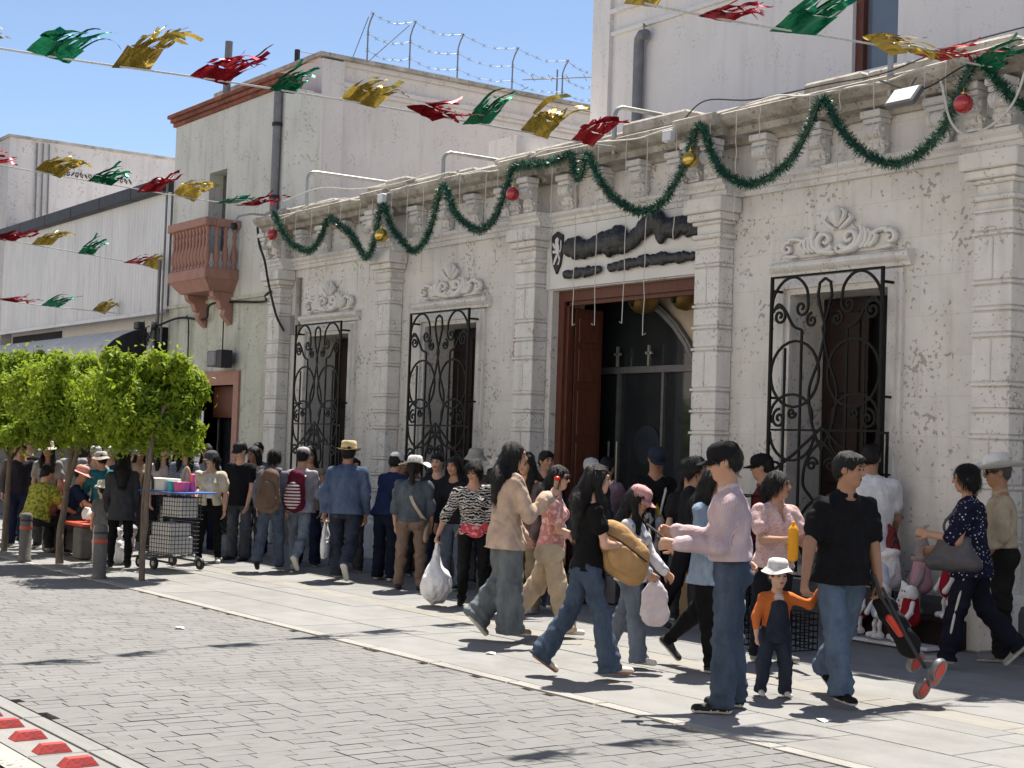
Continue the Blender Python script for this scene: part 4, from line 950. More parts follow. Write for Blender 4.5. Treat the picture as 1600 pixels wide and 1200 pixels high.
# bent steel pipes on the roof edge
for (x, z0, z1, L_, lab) in ((-21.05,5.25,5.78,1.5,'bent steel pipe on the roof edge, leftmost'), (-17.18,5.15,5.54,1.7,'bent steel pipe on the roof edge between the second and third pilasters'), (-13.57,5.1,5.56,1.55,'bent steel pipe on the roof edge above the doorway'), (-9.53,5.08,5.50,1.4,'bent steel pipe on the roof edge above the right window')):
    b = MB(); b.tube([(0,0,-.1),(0,0,z1-z0-.1),(0,.03,z1-z0-.03),(0,.10,z1-z0),(0,.4,z1-z0+.004),(0,L_,z1-z0+.01)], .027, 8)
    o = b.build('roof_pipe', M['steel'], None, 50); o.location = (x, 10.92, z0); tag(o, lab, 'pipe', 'bent pipes on the roof edge')
cm = empty('security_camera', (-22.75, 10.95, 5.2), 0, 'small security camera on a curved arm by the drainpipe', 'camera')
b = MB(); b.tube([(.15,.2,.08),(-.1,-.1,.1),(-.25,-.25,.06),(-.3,-.3,-.05)], .018, 6); b.build('arm', M['steel'], cm, 50)
b = MB(); b.lathe([(.002,-.17),(.05,-.15),(.065,-.1),(.05,-.05)], 12, (-.3,-.3,0)); b.build('dome', M['blackmetal'], cm, 50)
fl2 = empty('cornice_floodlight', (-9.1, 10.62, 4.86), 0, 'flat square floodlight under the cornice at right', 'lamp')
b = MB(); b.cbox(-.16, .16, -.03, .03, -.11, .11, .01); b.xf(Matrix.Rotation(R(-40), 4, 'X')); b.build('housing', M['greymetal'], fl2)
b = MB(); b.box(-.14, .14, -.036, -.031, -.09, .09); b.xf(Matrix.Rotation(R(-40), 4, 'X')); b.build('lens', M['whiteboard'], fl2)
b = MB(); b.tube([(0,.03,.05),(0,.15,.2)], .012, 5); b.build('bracket', M['greymetal'], fl2)
for (x, z, lab) in ((-18.35, 5.02, 'white junction box at the garland peak over the second pilaster'), (-12.35, 5.0, 'white junction box under the cornice right of the doorway')):
    b = MB(); b.cbox(-.07,.07,-.04,.04,-.06,.06,.01); b.box(-.02,.02,-.041,-.01,-.075,-.06); o = b.build('junction_box', M['whitepl']); o.location = (x, 10.68, z); tag(o, lab, 'box')
# icicle light strings: a cable along the roof edge with hanging strands
ic = empty('icicle_lights', (0,0,0), 0, 'thin white light strands hanging from a cable along the roof edge', 'lights')
il = random.Random(14); top = [(x, 10.78+il.uniform(-.02,.02), 5.14+.05*math.sin(x*2.1)+il.uniform(-.02,.03)) for x in np.arange(-22.4, -4.8, .35)]
b = MB(); b.tube(bez(top, 3), .009, 4); b.build('cable', M['wire'], ic)
for x in np.arange(-22.0, -5.2, .46):
    xx = x+il.uniform(-.12,.12); L_ = il.uniform(.5, 1.4); door = DX0+.1 < xx < DX1-.1
    if door: L_ = il.uniform(2.0, 2.35)
    pts = [(xx+il.uniform(-.012,.012), 10.77 if t < .35 or not door else 10.79, 5.12-L_*t) for t in np.linspace(0, 1, 12)]
    if door: pts.append((xx+il.choice((-1,1))*.05, 10.79, 5.12-L_+.02))
    b = MB(); b.tube(pts, .006, 4); b.build('strand', M['wire'], ic)
lw = bez([(-8.75,10.68,4.95),(-8.6,10.66,4.55),(-8.35,10.64,4.42),(-8.0,10.66,4.6),(-7.85,10.7,5.0)], 8); b = MB(); b.tube(lw, .012, 5); b.build('loose_strand', M['wire'], ic)
for k, (pts, lab) in enumerate([([(-12.3,10.8,5.15),(-11.9,10.78,5.32),(-11.2,10.8,5.22),(-10.2,10.8,5.2),(-9.5,10.8,5.18),(-8.6,10.8,5.28),(-7,10.8,5.3)], 'dark cable sagging along the cornice top at right'), ([(-21.6,10.8,5.36),(-20.4,10.78,5.42),(-19.3,10.8,5.28),(-18.2,10.8,5.22),(-17.2,10.8,5.26)], 'pale cable lying along the cornice top at left'), ([(-9.5,10.74,5.1),(-9.0,10.70,4.92),(-8.5,10.7,5.05),(-8.0,10.7,5.12)], 'thin cable drooping beside the right floodlight')]):
    cableobj(pts, .008, lab, M['wire'] if k == 1 else None)
# ------------------------------------------------------------------ clipped street trees
leafm = mat('fresh leaf', (.29,.37,.028), .6, .25, 3.5, 0, col2=(.085,.165,.016), spec=.2)
_b = leafm.node_tree.nodes['Principled BSDF']; _t = leafm.node_tree
tl = _t.nodes.new('ShaderNodeBsdfTranslucent'); tl.inputs[0].default_value = (.40,.52,.04,1); ms = _t.nodes.new('ShaderNodeMixShader'); ms.inputs[0].default_value = .3
_o = [n for n in _t.nodes if n.type == 'OUTPUT_MATERIAL'][0]; _t.links.new(_b.outputs[0], ms.inputs[1]); _t.links.new(tl.outputs[0], ms.inputs[2]); _t.links.new(ms.outputs[0], _o.inputs[0])
def tree(label, base, trunk, crown, seed, n=9000):
    t = empty('street_tree', base, 0, label, 'tree', 'clipped trees at the kerb'); q = random.Random(seed)
    b = MB()
    for path, r0, r1 in trunk:
        P = bez(path, 5); b.tube(P, [r0+(r1-r0)*i/(len(P)-1) for i in range(len(P))], 9)
    (cx, cy, cz), (rx, ry, rz) = crown
    for k in range(9):
        a = q.uniform(0, 6.28); e = Vector((cx+rx*.75*math.cos(a), cy+ry*.75*math.sin(a), cz+q.uniform(-.1,.3))); s_ = Vector(trunk[0][0][-2])
        P = bez([s_, s_*.5+e*.5+Vector((0,0,.1)), e], 5); b.tube(P, [.02-.014*i/(len(P)-1) for i in range(len(P))], 6)
    b.build('trunk', M['bark'], t, 60)
    V = []; F = []
    # uneven clumps on a flattened crown volume
    cl = []
    (cx, cy, cz), (rx, ry, rz) = crown
    while len(cl) < 60:
        p = Vector((q.uniform(-1,1), q.uniform(-1,1), q.uniform(-1,1)))
        pl_ = (abs(p.x)**3+abs(p.y)**3+abs(p.z)**3)**(1/3)
        if .5 < pl_ < 1.0 and q.random() < (1 if p.z > -.5 else .7): cl.append((Vector((cx+p.x*rx*.86, cy+p.y*ry*.86, cz+p.z*rz*.82)), q.uniform(.13,.30)))
    for k in range(14):
        a = q.uniform(0, 6.28); e = q.uniform(.3, 1.08); cl.append((Vector((cx+rx*e*math.cos(a), cy+ry*e*math.sin(a), cz-rz*q.uniform(.55,1.05))), q.uniform(.07,.16)))
    for k in range(10):
        a = q.uniform(0, 6.28); e = q.uniform(.2, .9); cl.append((Vector((cx+rx*e*math.cos(a), cy+ry*e*math.sin(a), cz+rz*q.uniform(.8,1.12))), q.uniform(.07,.15)))
    for k in range(n):
        c_, r_ = q.choice(cl); d = Vector((q.gauss(0,1), q.gauss(0,1), q.gauss(0,.9))).normalized(); p = c_+d*r_*(q.random()**.4)
        if q.random() < .12: p = p+Vector((0,0,-q.uniform(0,.12)))
        l = q.uniform(.055,.10); w = l*.42
        if q.random() < .04: p = p+d*q.uniform(.05,.16)
        nrm = (d+Vector((q.gauss(0,.42),q.gauss(0,.42),q.gauss(.25,.42)))).normalized(); ax_ = nrm.orthogonal().normalized(); ax_ = Matrix.Rotation(q.uniform(0,6.28), 3, nrm) @ ax_
        ax_ = (ax_+Vector((0,0,-.5))).normalized(); s_ = nrm.cross(ax_).normalized()
        i0 = len(V); V += [p-ax_*l*.5, p+s_*w*.5+nrm*.006, p+ax_*l*.5-nrm*.008, p-s_*w*.5+nrm*.006]; F.append((i0,i0+1,i0+2,i0+3))
    me = bpy.data.meshes.new('crown'); me.from_pydata(V, [], F); me.materials.append(leafm); me.polygons.foreach_set('use_smooth', [True]*len(F)); link('crown', me, t)
tree('clipped leafy tree on twin grey stems beside the vendor cart', (-16.39,6.64,0.01), [([(0,0,0),(-.01,0,.25),(-.07,.02,.55),(-.11,.03,.85),(-.07,.03,1.15),(-.08,.05,1.5),(-.15,.1,1.9)], .036, .022), ([(-.03,0,.38),(.07,-.01,.6),(.04,.0,.85),(.08,.0,1.15),(.02,.05,1.6),(.2,.1,1.95)], .030, .02)], ((-.42,.10,2.0),(.62,.70,.45)), 31, 28000)
tree('clipped leafy tree with a crooked trunk behind the red bench', (-18.72,6.51,0.01), [([(0,0,0),(-.02,0,.25),(-.08,.02,.42),(.06,.0,.62),(.1,.02,1.0),(.12,.05,1.5),(0,.1,1.9)], .052, .028), ([(.1,0,.9),(.2,.1,1.4),(.4,.2,1.8)], .04, .02)], ((.22,.15,2.02),(.95,.85,.47)), 32, 34000)
tree('third clipped tree cut off by the left picture edge', (-20.9,6.5,0.01), [([(0,0,0),(.02,0,.6),(0,.02,1.2),(.1,.05,1.9)], .045, .025)], ((.1,.1,2.06),(1.0,.9,.55)), 33, 26000)
# ------------------------------------------------------------------ bollards
def bollard(loc, label, h):
    o = empty('bollard', loc, 0, label, 'bollard', 'kerb bollards'); b = MB(); b.lathe([(.085,0),(.085,.02),(.075,.03),(.075,h-.05),(.07,h-.02),(.05,h),(.002,h+.005)], 16); b.build('post', M['concrete'], o, 50)
    b = MB(); b.lathe([(.0762,h*.66),(.078,h*.665),(.078,h*.72),(.0762,h*.725)], 16, cap=False); b.build('red_band', M['reddeck'], o)
    b = MB(); b.lathe([(.0762,h*.83),(.0785,h*.84),(.0785,h*.86),(.0762,h*.87)], 16, cap=False); b.build('ring', M['blackmetal'], o)
bollard((-16.72,6.27,.01), 'dark concrete bollard standing just left of the twin-stemmed tree', .60); bollard((-19.17,6.22,.01), 'dark concrete bollard in front of the red bench', .60)
# ------------------------------------------------------------------ red bench
bn = empty('bench', (-19.9, 7.15, .01), R(0), 'low bench with red slat seat on a dark base under the trees', 'bench')
for k in range(4):
    b = MB(); b.cbox(-.95, .75, -.22+.115*k, -.115+.115*k, .42, .465, .008); b.build('slat', M['reddeck'], bn)
for x in (-.7, .5):
    b = MB(); b.cbox(x-.14, x+.14, -.2, .2, 0, .419, .02); b.build('base', M['concrete'], bn)
b = MB(); b.cbox(-.55, .35, -.05, .05, .30, .40, .01); b.build('beam', M['blackmetal'], bn)
# ------------------------------------------------------------------ vendor cart: two wheeled mesh trolley with tray
ct = empty('vendor_cart', (-17.75, 7.55, .01), R(12), 'wire mesh vendor trolley with goods tray and small black wheels', 'cart')
def meshbox(b, x0, x1, y0, y1, z0, z1, s, r_):
    for z in np.arange(z0, z1+.001, s): b.tube([(x0,y0,z),(x1,y0,z)], r_, 4); b.tube([(x1,y0,z),(x1,y1,z)], r_, 4); b.tube([(x0,y1,z),(x1,y1,z)], r_, 4); b.tube([(x0,y0,z),(x0,y1,z)], r_, 4)
    for x in np.arange(x0, x1+.001, s): b.tube([(x,y0,z0),(x,y0,z1)], r_, 4); b.tube([(x,y1,z0),(x,y1,z1)], r_, 4)
    for y in np.arange(y0, y1+.001, s): b.tube([(x1,y,z0),(x1,y,z1)], r_, 4); b.tube([(x0,y,z0),(x0,y,z1)], r_, 4)
b = MB(); meshbox(b, -.28, .28, -.2, .2, .16, .58, .052, .004); b.build('lower_basket', M['blackmetal'], ct)
b = MB(); meshbox(b, -.12, .34, -.15, .2, .62, .92, .052, .004); b.build('upper_basket', M['blackmetal'], ct)
b = MB(); b.cbox(-.24,.22,-.16,.16,.19,.40,.01); b.build('carton', M['paper'], ct)
b = MB(); b.cbox(-.22,.2,-.15,.14,.402,.56,.01); b.build('carton', M['whitepl'], ct)
b = MB(); b.cbox(-.08,.3,-.1,.16,.64,.88,.01); b.build('carton', M['paper'], ct)
b = MB(); b.cbox(-.4,.48,-.26,.3,.93,.95,.006); tr_ = b.build('tray', M['bluepl'], ct)
b = MB(); b.tube(bez([(-.34,-.22,.12),(-.34,-.22,.8),(-.33,-.22,1.06),(-.28,-.22,1.16),(-.2,-.22,1.17),(-.14,-.22,1.1),(-.13,-.22,.96)], 5), .016, 8); b.build('handle', M['blackmetal'], ct, 50)
b = MB(); b.tube([(-.34,-.22,.12),(.34,-.22,.10)], .014, 6); b.tube([(-.34,.22,.12),(.34,.22,.10)], .014, 6); b.build('frame', M['blackmetal'], ct)
for x, y in ((-.3,-.24),(-.3,.24),(.0,-.24),(.3,.22)):
    b = MB(); b.lathe([(.045,-.015),(.07,-.018),(.075,0),(.07,.018),(.045,.015)], 14, (x,y,.075), ax='y'); w_ = b.build('wheel', M['cable'], ct, 50)
    b = MB(); b.lathe([(.03,-.02),(.03,.02)], 10, (x,y,.075), ax='y'); b.build('hub', M['steel'], w_)
def goods(nm, lab, mname, shape):
    o = shape.build(nm, M[mname], None, 45); o.location = (-17.75,7.55,.01); o.rotation_euler = (0,0,R(12)); return tag(o, lab, 'box' if 'box' in nm else 'tub')
b = MB(); b.cbox(-.36,.08,-.2,.05,.952,1.10,.008); goods('printed_box', 'long pale printed box on the blue cart tray', 'paper', b)
b = MB(); b.lathe([(.08,.952),(.10,1.06),(.105,1.07),(.09,1.06)], 14, (.30,-.1,0)); goods('pink_tub', 'round pink tub on the blue cart tray', 'pinkpl', b)
b = MB(); b.lathe([(.05,.952),(.06,1.06),(.065,1.07),(.05,1.06)], 14, (.14,-.12,0)); goods('teal_tub', 'small teal tub on the blue cart tray', 'cyanpl', b)
b = MB(); b.lathe([(.04,.952),(.045,1.05),(.03,1.09),(.028,1.16),(.012,1.17)], 12, (.27,.08,0)); goods('pink_bottle', 'pink bottle standing behind the pink tub', 'pinkpl', b)
b = MB(); b.tube(bez([(.12,.06,.95),(.11,.06,1.14),(.17,.06,1.24),(.23,.06,1.14),(.22,.06,.95)], 5), .02, 8); goods('paper_bag_handle', 'curved tan bag handle rising behind the tubs', 'card', b)
# ------------------------------------------------------------------ people
V3 = lambda *a: np.array(a, float)
def nrm(v): v = np.array(v, float); return v/(np.linalg.norm(v)+1e-9)
_cm = {}
def cloth(col, kind=None, colb=None, sc=20, thr=.5, axis=2, rough=.88):
    key = (col, kind, colb, sc, thr, axis)
    if key not in _cm:
        m_ = mat('cloth %d' % len(_cm), col, rough, .14, 7, .5, 16, spec=.12)
        if kind: pattern(m_, kind, colb, sc, thr, axis)
        _cm[key] = m_
    return _cm[key]
def denim(c=(.04,.075,.14)): 
    g_ = sum(c)/3; c = tuple((q*.62+g_*.38)*.78 for q in c); key = ('denim', c)
    if key not in _cm: _cm[key] = mat('denim %d' % len(_cm), c, .9, .2, 5, .5, 22, col2=tuple(min(1, q*1.8+.012) for q in c), detail=4, spec=.15, stretch=(2,2,.9))
    return _cm[key]
SKIN = [mat('skin a', (.47,.26,.17), .5, .06, 12, .06, 120, spec=.4), mat('skin b', (.36,.19,.115), .5, .06, 12, .06, 120, spec=.4), mat('skin c', (.58,.35,.25), .5, .06, 12, .06, 120, spec=.4)]
LIPS = mat('lips', (.28,.09,.075), .5, .05, 10, 0)
HAIR = mat('black hair', (.006,.005,.005), .45, .4, 60, .5, 60, spec=.3, stretch=(6,6,.5)); HAIRB = mat('brown hair', (.025,.014,.009), .42, .4, 60, .6, 60, spec=.5, stretch=(6,6,.5)); HAIRG = mat('grey hair', (.10,.095,.09), .5, .3, 60, .5, 60, stretch=(6,6,.5))
EYE = mat('dark eye', (.012,.008,.006), .15, .1, 5, 0); SHADES = mat('dark lens', (.006,.006,.007), .08, .1, 5, 0, spec=.7); SOLE = mat('white sole', (.62,.60,.56), .7, .05, 8, 0); SOLEB = mat('dark sole', (.03,.03,.03), .8, .1, 8, 0); SOLER = mat('gum sole', (.33,.16,.08), .7, .1, 8, 0)
CASTP = []
def leg_dirs(spec, side):
    fl, kn, ab = spec[0], spec[1], spec[2] if len(spec) > 2 else 3
    t = nrm((side*math.sin(R(ab)), math.sin(R(fl)), -math.cos(R(fl)))); s = nrm((side*math.sin(R(ab))*.5, math.sin(R(fl-kn)), -math.cos(R(fl-kn)))); return t, s
def arm_dirs(spec, side):
    fl, ab, el = spec[:3]; tw = spec[3] if len(spec) > 3 else 8
    u = nrm((side*math.sin(R(ab)), math.sin(R(fl))*math.cos(R(ab)), -math.cos(R(fl))*math.cos(R(ab))))
    fa = fl+el; f = nrm((side*math.sin(R(ab))*.5-side*math.sin(R(tw)), math.sin(R(fa))*math.cos(R(tw)), -math.cos(R(fa))*math.cos(R(tw)))); return u, f
STAND = dict(l=(2,2,3), r=(-1,2,3)); WALKA = dict(l=(20,8,2), r=(-14,14,2)); WALKB = dict(l=(-16,20,2), r=(19,6,2))
def person(label, uv, fa, h, legs=STAND, arms=((6,9,14),(6,9,14)), lean=3, side=0, head=(0,4), skin=0, hair='short', hairm=None, hat=None, top=None, bottom=None, shoe=((.03,.03,.03), SOLE), res=1.0, b=1.0, fem=False, hs=1.0, face=True, glasses=None, curl=(.55,.55), sit=None, extra=None, name='person', z0=.012, twist=0, group=None):
    """top: dict(m, sleeve(0 none,1 short,2 long), hem, L looseness); bottom: dict(m, style)"""
    x, y = uv
    away = V3(-.816,.578); rt = V3(.578,.816); d = away*math.cos(R(fa))+rt*math.sin(R(fa)); rz = math.atan2(-d[0], d[1])
    root = empty(name, (x, y, z0), rz, label, 'person', group)
    P = V3(0,0,.53*h); sp = nrm((math.sin(R(side)), math.sin(R(lean)), math.cos(R(lean))))
    ct, st = math.cos(R(twist)), math.sin(R(twist)); sx = nrm((ct, st, 0)); sx = nrm(sx-sp*(sx@sp)); sy = np.cross(sp, sx)
    J = {}; ank = []
    for nm, s in (('l',-1),('r',1)):
        t, sh = leg_dirs(legs[nm], s); hip = P+V3(s*.055*h*b, 0, -.015*h); kn = hip+t*.243*h; an = kn+sh*.232*h
        pitch = legs[nm][3] if len(legs[nm]) > 3 else None
        tilt = (legs[nm][0]-legs[nm][1]); 
        if pitch is None: pitch = min(0, (tilt+6))*1.0 if tilt < -6 else 0
        yw = R(-s*legs[nm][4] if len(legs[nm]) > 4 else -s*7)
        fd = nrm((-math.sin(yw)*math.cos(R(pitch)), math.cos(yw)*math.cos(R(pitch)), math.sin(R(pitch)))); up = nrm(V3(0,0,1)-fd*fd[2])
        J[nm] = (hip, kn, an, fd, up, sh)
        heel = an-up*.043*h-fd*.02*h; toe = heel+fd*.15*h; ank += [heel[2], toe[2]]
    dz = -min(ank) if sit is None else -P[2]+sit
    if sit is not None and -min(ank) > dz: dz = max(dz, -min(ank))
    off = V3(0,0,dz); P = P+off
    for nm in 'lr': J[nm] = tuple(q+off if i < 3 else q for i, q in enumerate(J[nm]))
    N = P+sp*.300*h; hy, hp = R(head[0]), R(head[1]); nd = nrm(sp*.85+V3(0,.16,.3))
    hc = N+nd*.035*h; k = .135*h*hs/.22; Hc = hc+V3(0,.012*h,.074*h*hs) if hs < 1.2 else hc+V3(0,.012*h,.07*h*hs)
    Hm = np.array((Matrix.Rotation(-hy+R(twist)*.0, 3, 'Z') @ Matrix.Rotation(-hp, 3, 'X')))
    HL = lambda *p: Hc+Hm@(V3(*p)*k)
    A = {}
    for nm, s, spec in (('l',-1,arms[0]),('r',1,arms[1])):
        S = P+sp*.258*h+sx*s*.097*h*b; u, f = (arm_dirs(spec, s) if not isinstance(spec, dict) else (nrm(spec['u']), nrm(spec['f'])))
        rot = lambda q: sx*q[0]+nrm((-sx[1], sx[0], 0))*q[1]+V3(0,0,q[2])
        u, f = rot(u), rot(f); E_ = S+u*.168*h; W_ = E_+f*.145*h; A[nm] = (S, E_, W_, u, f)
    rb, rc = .0094*res, .0130*res
    # ---- body
    pr = [cone(N-sp*.13*h, N-sp*.03*h, .055*h, .06*h, .03, sy, .7)]
    pr += [cone(N-sp*.05*h, hc+V3(0,0,.03*h), .041*h*(.9 if fem else 1.05), .034*h*(.88 if fem else 1.05), .03)]
    hand = {}
    for nm, s, cu in (('l',-1,curl[0]),('r',1,curl[1])):
        S, E_, W_, u, f = A[nm]; q = b*(.92 if fem else 1); qs = .72 if top and top.get('sleeve', 1) >= 1 else 1
        pr += [cone(N-sp*.05*h, S, .030*h*qs, .030*h*q*qs, .02), cone(S, S+u*.06*h, .029*h*q*qs, .027*h*q*(.85 if qs < 1 else 1), .02), cone(S+u*.06*h, E_, .027*h*q*(.85 if qs < 1 else 1), .0235*h*q, .02), cone(E_, W_, .0255*h*q, .0165*h*q, .015)]
        n0 = nrm(-s*sx+.25*V3(0,0,-1)); n_ = nrm(n0-f*(n0@f)); l_ = np.cross(n_, f)*s; hh = h*(1 if hs < 1.2 else 1.05)
        pr += [cone(W_, W_+f*.048*hh, .017*hh, .0235*hh, .01, n_, .52)]
        tip = W_+f*.05*hh
        for i in range(4):
            b0 = W_+f*.050*hh+l_*(1.5-i)*.0125*hh; ln = (.024,.028,.026,.02)[i]*hh; c1, c2 = cu*.7, cu*1.7
            m1 = b0+(f*math.cos(c1)+n_*math.sin(c1))*ln; m2 = m1+(f*math.cos(c2)+n_*math.sin(c2))*ln*.95
            pr += [cone(b0, m1, .0066*hh, .0058*hh, .004), cone(m1, m2, .0058*hh, .0046*hh, .003)]
        tb = W_+f*.014*hh+l_*.016*hh; t1 = tb+nrm(f*.75+l_*.55+n_*.3)*.03*hh; pr += [cone(tb, t1, .0085*hh, .0068*hh, .006), cone(t1, t1+nrm(f+n_*.5)*.022*hh, .0065*hh, .005*hh, .003)]
        hand[nm] = (W_+f*.055*hh+n_*.012*hh, f, n_)
    pr += [ell(HL(0,-.012,.025), V3(.076,.094,.092)*k, .03, Hm), ell(HL(0,.022,-.038), V3(.060,.068,.076)*k, .03*k/1, Hm), ell(HL(0,.062,-.085), V3(.026,.022,.022)*k, .025, Hm), ell(HL(0,.078,.030), V3(.048,.018,.014)*k, .015, Hm)]
    for s in (-1, 1):
        pr += [ell(HL(s*.033,.062,-.02), V3(.026,.026,.026)*k, .02, Hm), ell(HL(s*.077,-.006,-.004), V3(.010,.020,.030)*k, .006, Hm)]
        if face: pr += [ell(HL(s*.030,.102,.010), V3(.017,.018,.011)*k, .012, Hm, '-')]
    pr += [cone(HL(0,.084,.016), HL(0,.106,-.020), .008*k, .0135*k, .012), ell(HL(0,.085,-.054), V3(.024,.013,.010)*k, .008, Hm)]
    if face: pr += [cone(HL(-.02,.100,-.054), HL(.02,.100,-.054), .0025*k, .0025*k, .003, op='-')]
    V, F = sculpt(pr, rb); fc = V[F].mean(1); lc = ((fc-Hc)@Hm)/k
    mi = ((np.abs(lc[:,0]) < .021) & (lc[:,1] > .07) & (lc[:,2] > -.063) & (lc[:,2] < -.046)).astype(int)
    link('body', npmesh('body', V, F, [SKIN[skin], LIPS], mi), root)
    T_ = Matrix.Translation(Vector(Hc)) @ Matrix([list(r_) for r_ in Hm]).to_4x4() @ Matrix.Scale(k, 4)
    hm_ = hairm or HAIR
    if face:
        for s in (-1, 1):
            c_ = MB(); c_.lathe([(.001,-.004),(.009,-.002),(.0115,0),(.009,.003),(.001,.005)], 10, ax='y'); c_.xf(Matrix.Translation((s*.030,.089,.010)) @ Matrix.Diagonal((1.15,1,.62,1))); c_.xf(T_); c_.build('eye', EYE, root, 60)
            c_ = MB(); c_.tube([(s*.012,.094,.030),(s*.03,.096,.036),(s*.05,.082,.031)], [.003,.0045,.002], 6); c_.xf(T_); c_.build('eyebrow', hm_, root, 60)
    # ---- trousers
    if bottom:
        stl = {'skinny':(.050,.036,.026,.0), 'slim':(.051,.040,.033,.0), 'straight':(.053,.045,.042,.01), 'wide':(.056,.058,.064,.02), 'flare':(.051,.039,.056,.02), 'baggy':(.058,.053,.046,.01)}[bottom.get('style','straight')]
        q = bottom.get('q', 1)*b**.5; pr = [ell(P+V3(0,-.006*h,-.005*h), V3(.089*h*b,.066*h*b**.7,.075*h), .03)]
        cuts = [(P+sp*.06*h, sp)]
        for nm, s in (('l',-1),('r',1)):
            hip, kn, an, fd, up, sh = J[nm]; hem = an+sh*(.012*h+stl[3]*h)
            pr += [cone(hip, kn, stl[0]*h*q, stl[1]*h*q, .03), cone(kn, hem, stl[1]*h*q, stl[2]*h*q, .02), ell(hip+V3(-s*.004*h,-.028*h,-.005*h), V3(.044,.048,.055)*h, .03)]
        Vt, Ft = sculpt(pr, rc*1.1, (.010*h/1.6, 32, int(abs(x*97+y*31)) % 9999, 1.8), cuts)
        nb = np.zeros_like(Vt); fn = np.cross(Vt[Ft[:,1]]-Vt[Ft[:,0]], Vt[Ft[:,3]]-Vt[Ft[:,0]])
        for c4 in range(4): np.add.at(nb, Ft[:,c4], fn)
        nb /= np.linalg.norm(nb, axis=1)[:,None]+1e-9
        for nm in 'lr':
            hip, kn, an, fd, up, sh = J[nm]; e_ = Vt-kn; t_ = e_@sh; rd_ = np.linalg.norm(e_-np.outer(t_, sh), axis=1); on = (rd_ < .10*h) & (t_ > -.12*h); an_ = np.arctan2(e_@np.cross(sh, V3(1,0,0)), e_@V3(1,0,0))
            w1 = np.exp(-((t_-.225*h)/(.055*h))**2)*np.sin(t_*95+1.7*np.sin(an_+1)+an_)+.8*np.exp(-((t_-.0)/(.05*h))**2)*np.sin(t_*80+1.4*np.sin(an_*2))
            Vt = Vt+nb*(.0065*h/1.6*w1*on)[:,None]
        # hems: flatten everything past each ankle
        for nm in 'lr':
            hip, kn, an, fd, up, sh = J[nm]; pl = an+sh*(.014*h+stl[3]*h); w_ = (Vt-pl)@sh; near = np.linalg.norm(Vt-pl, axis=1) < .16*h; mk = (w_ > 0) & near & (((Vt-kn)@sh) > .1*h); Vt[mk] -= np.outer(w_[mk], sh)
        if top and top.get('hem', .03) > 0:
            w_ = (Vt-(P-sp*(top.get('hem', .03)*h-.012*h)))@sp; rr_ = Vt-P; rr_ = rr_-np.outer(rr_@sp, sp); fq = np.clip(w_/(.03*h), 0, 1)*.17; Vt = Vt-rr_*fq[:,None]
        link('trousers', npmesh('trousers', Vt, Ft, bottom['m']), root)
    # ---- top garment
    if top:
        L_ = top.get('L', 1.0); hem = top.get('hem', .03)*h; sl_ = top.get('sleeve', 1)
        bs = P-sp*hem; ch = P+sp*.20*h; wr = .077 if fem else .085
        pr = [cone(bs-sp*.03*h, P+sp*.07*h, (.110 if hem > .015 else .085)*h*b*L_, wr*h*b*L_, .04, sy, .80), cone(P+sp*.07*h, ch, wr*h*b*L_, (.094 if fem else .100)*h*b*(1+(L_-1)*.6), .04, sy, .70), cone(ch, N-sp*.035*h, .092*h*b, .05*h, .04, sy, .66)]
        if fem: pr += [ell(P+sp*.19*h+sx*s*.037*h+sy*.052*h, V3(.036,.034,.038)*h*b, .03) for s in (-1, 1)]
        if top.get('belly'): pr += [ell(P+sp*.06*h+sy*.03*h, V3(.08,.07,.08)*h*b, .05)]
        cuts = [(bs, -sp)]
        for nm, s in (('l',-1),('r',1)):
            S, E_, W_, u, f = A[nm]; r0 = .0345*h*b*(1+(L_-1)*.5); pr += [cone(N-sp*.045*h, S, .036*h, r0*.96, .035)]
            if sl_ == 1: pr += [cone(S, S+u*top.get('sl', .095)*h, r0, .036*h*b*L_, .025)]
            elif sl_ == 1.5: pr += [cone(S, E_+f*.03*h, r0, .031*h*L_, .025), ]
            elif sl_ >= 2: pr += [cone(S, E_, r0, .032*h*L_*b**.5, .025), cone(E_, W_-f*.004*h, .032*h*L_*b**.5, .0235*h*L_, .02)]
        nk = top.get('neck', .045)
        if nk > 0: pr += [ell(N+sy*.02*h+sp*.012*h, V3(nk*.95*h, nk*1.0*h, nk*.9*h), .008, None, '-')]
        if top.get('vneck'): pr += [ell(N+sy*.055*h-sp*.03*h, V3(.022*h,.05*h,.06*h), .008, None, '-')]
        if top.get('open'): pr += [ell(P+sp*.1*h+sy*.10*h, V3(.036*h,.09*h,.2*h), .02, None, '-')]
        Vq, Fq = sculpt(pr, rc, (top.get('amp', .0115)*h/1.6, 30, int(abs(x*53+y*77)) % 9999, .9), cuts); me = npmesh('shirt', Vq, Fq, top['m'])
        dq = Vq-P; al = dq@sp; uvw = np.stack([np.arctan2(dq@sx, dq@sy)*.11*h*1.6/1.6*1.3, np.zeros(len(Vq)), al], 1)
        for nm, s in (('l',-1),('r',1)):
            S, E_, W_, u, f = A[nm]
            for a_, b_, ex in ((S, E_, u), (E_, W_, f)):
                e_ = Vq-a_; t_ = e_@ex; rd = e_-np.outer(t_, ex); m_ = (np.linalg.norm(rd, axis=1) < .055*h) & (t_ > (.03*h if ex is u else 0)) & (t_ < .18*h); r1 = nrm(np.cross(ex, (.2,.9,.3))); r2 = np.cross(ex, r1)
                uvw[m_, 0] = np.arctan2(rd[m_]@r1, rd[m_]@r2)*.034*h*1.3; uvw[m_, 2] = t_[m_]+(0 if ex is u else .168*h)
        at_ = me.attributes.new('puv', 'FLOAT_VECTOR', 'POINT'); at_.data.foreach_set('vector', uvw.astype(f32).ravel()); link(top.get('nm', 'shirt'), me, root)
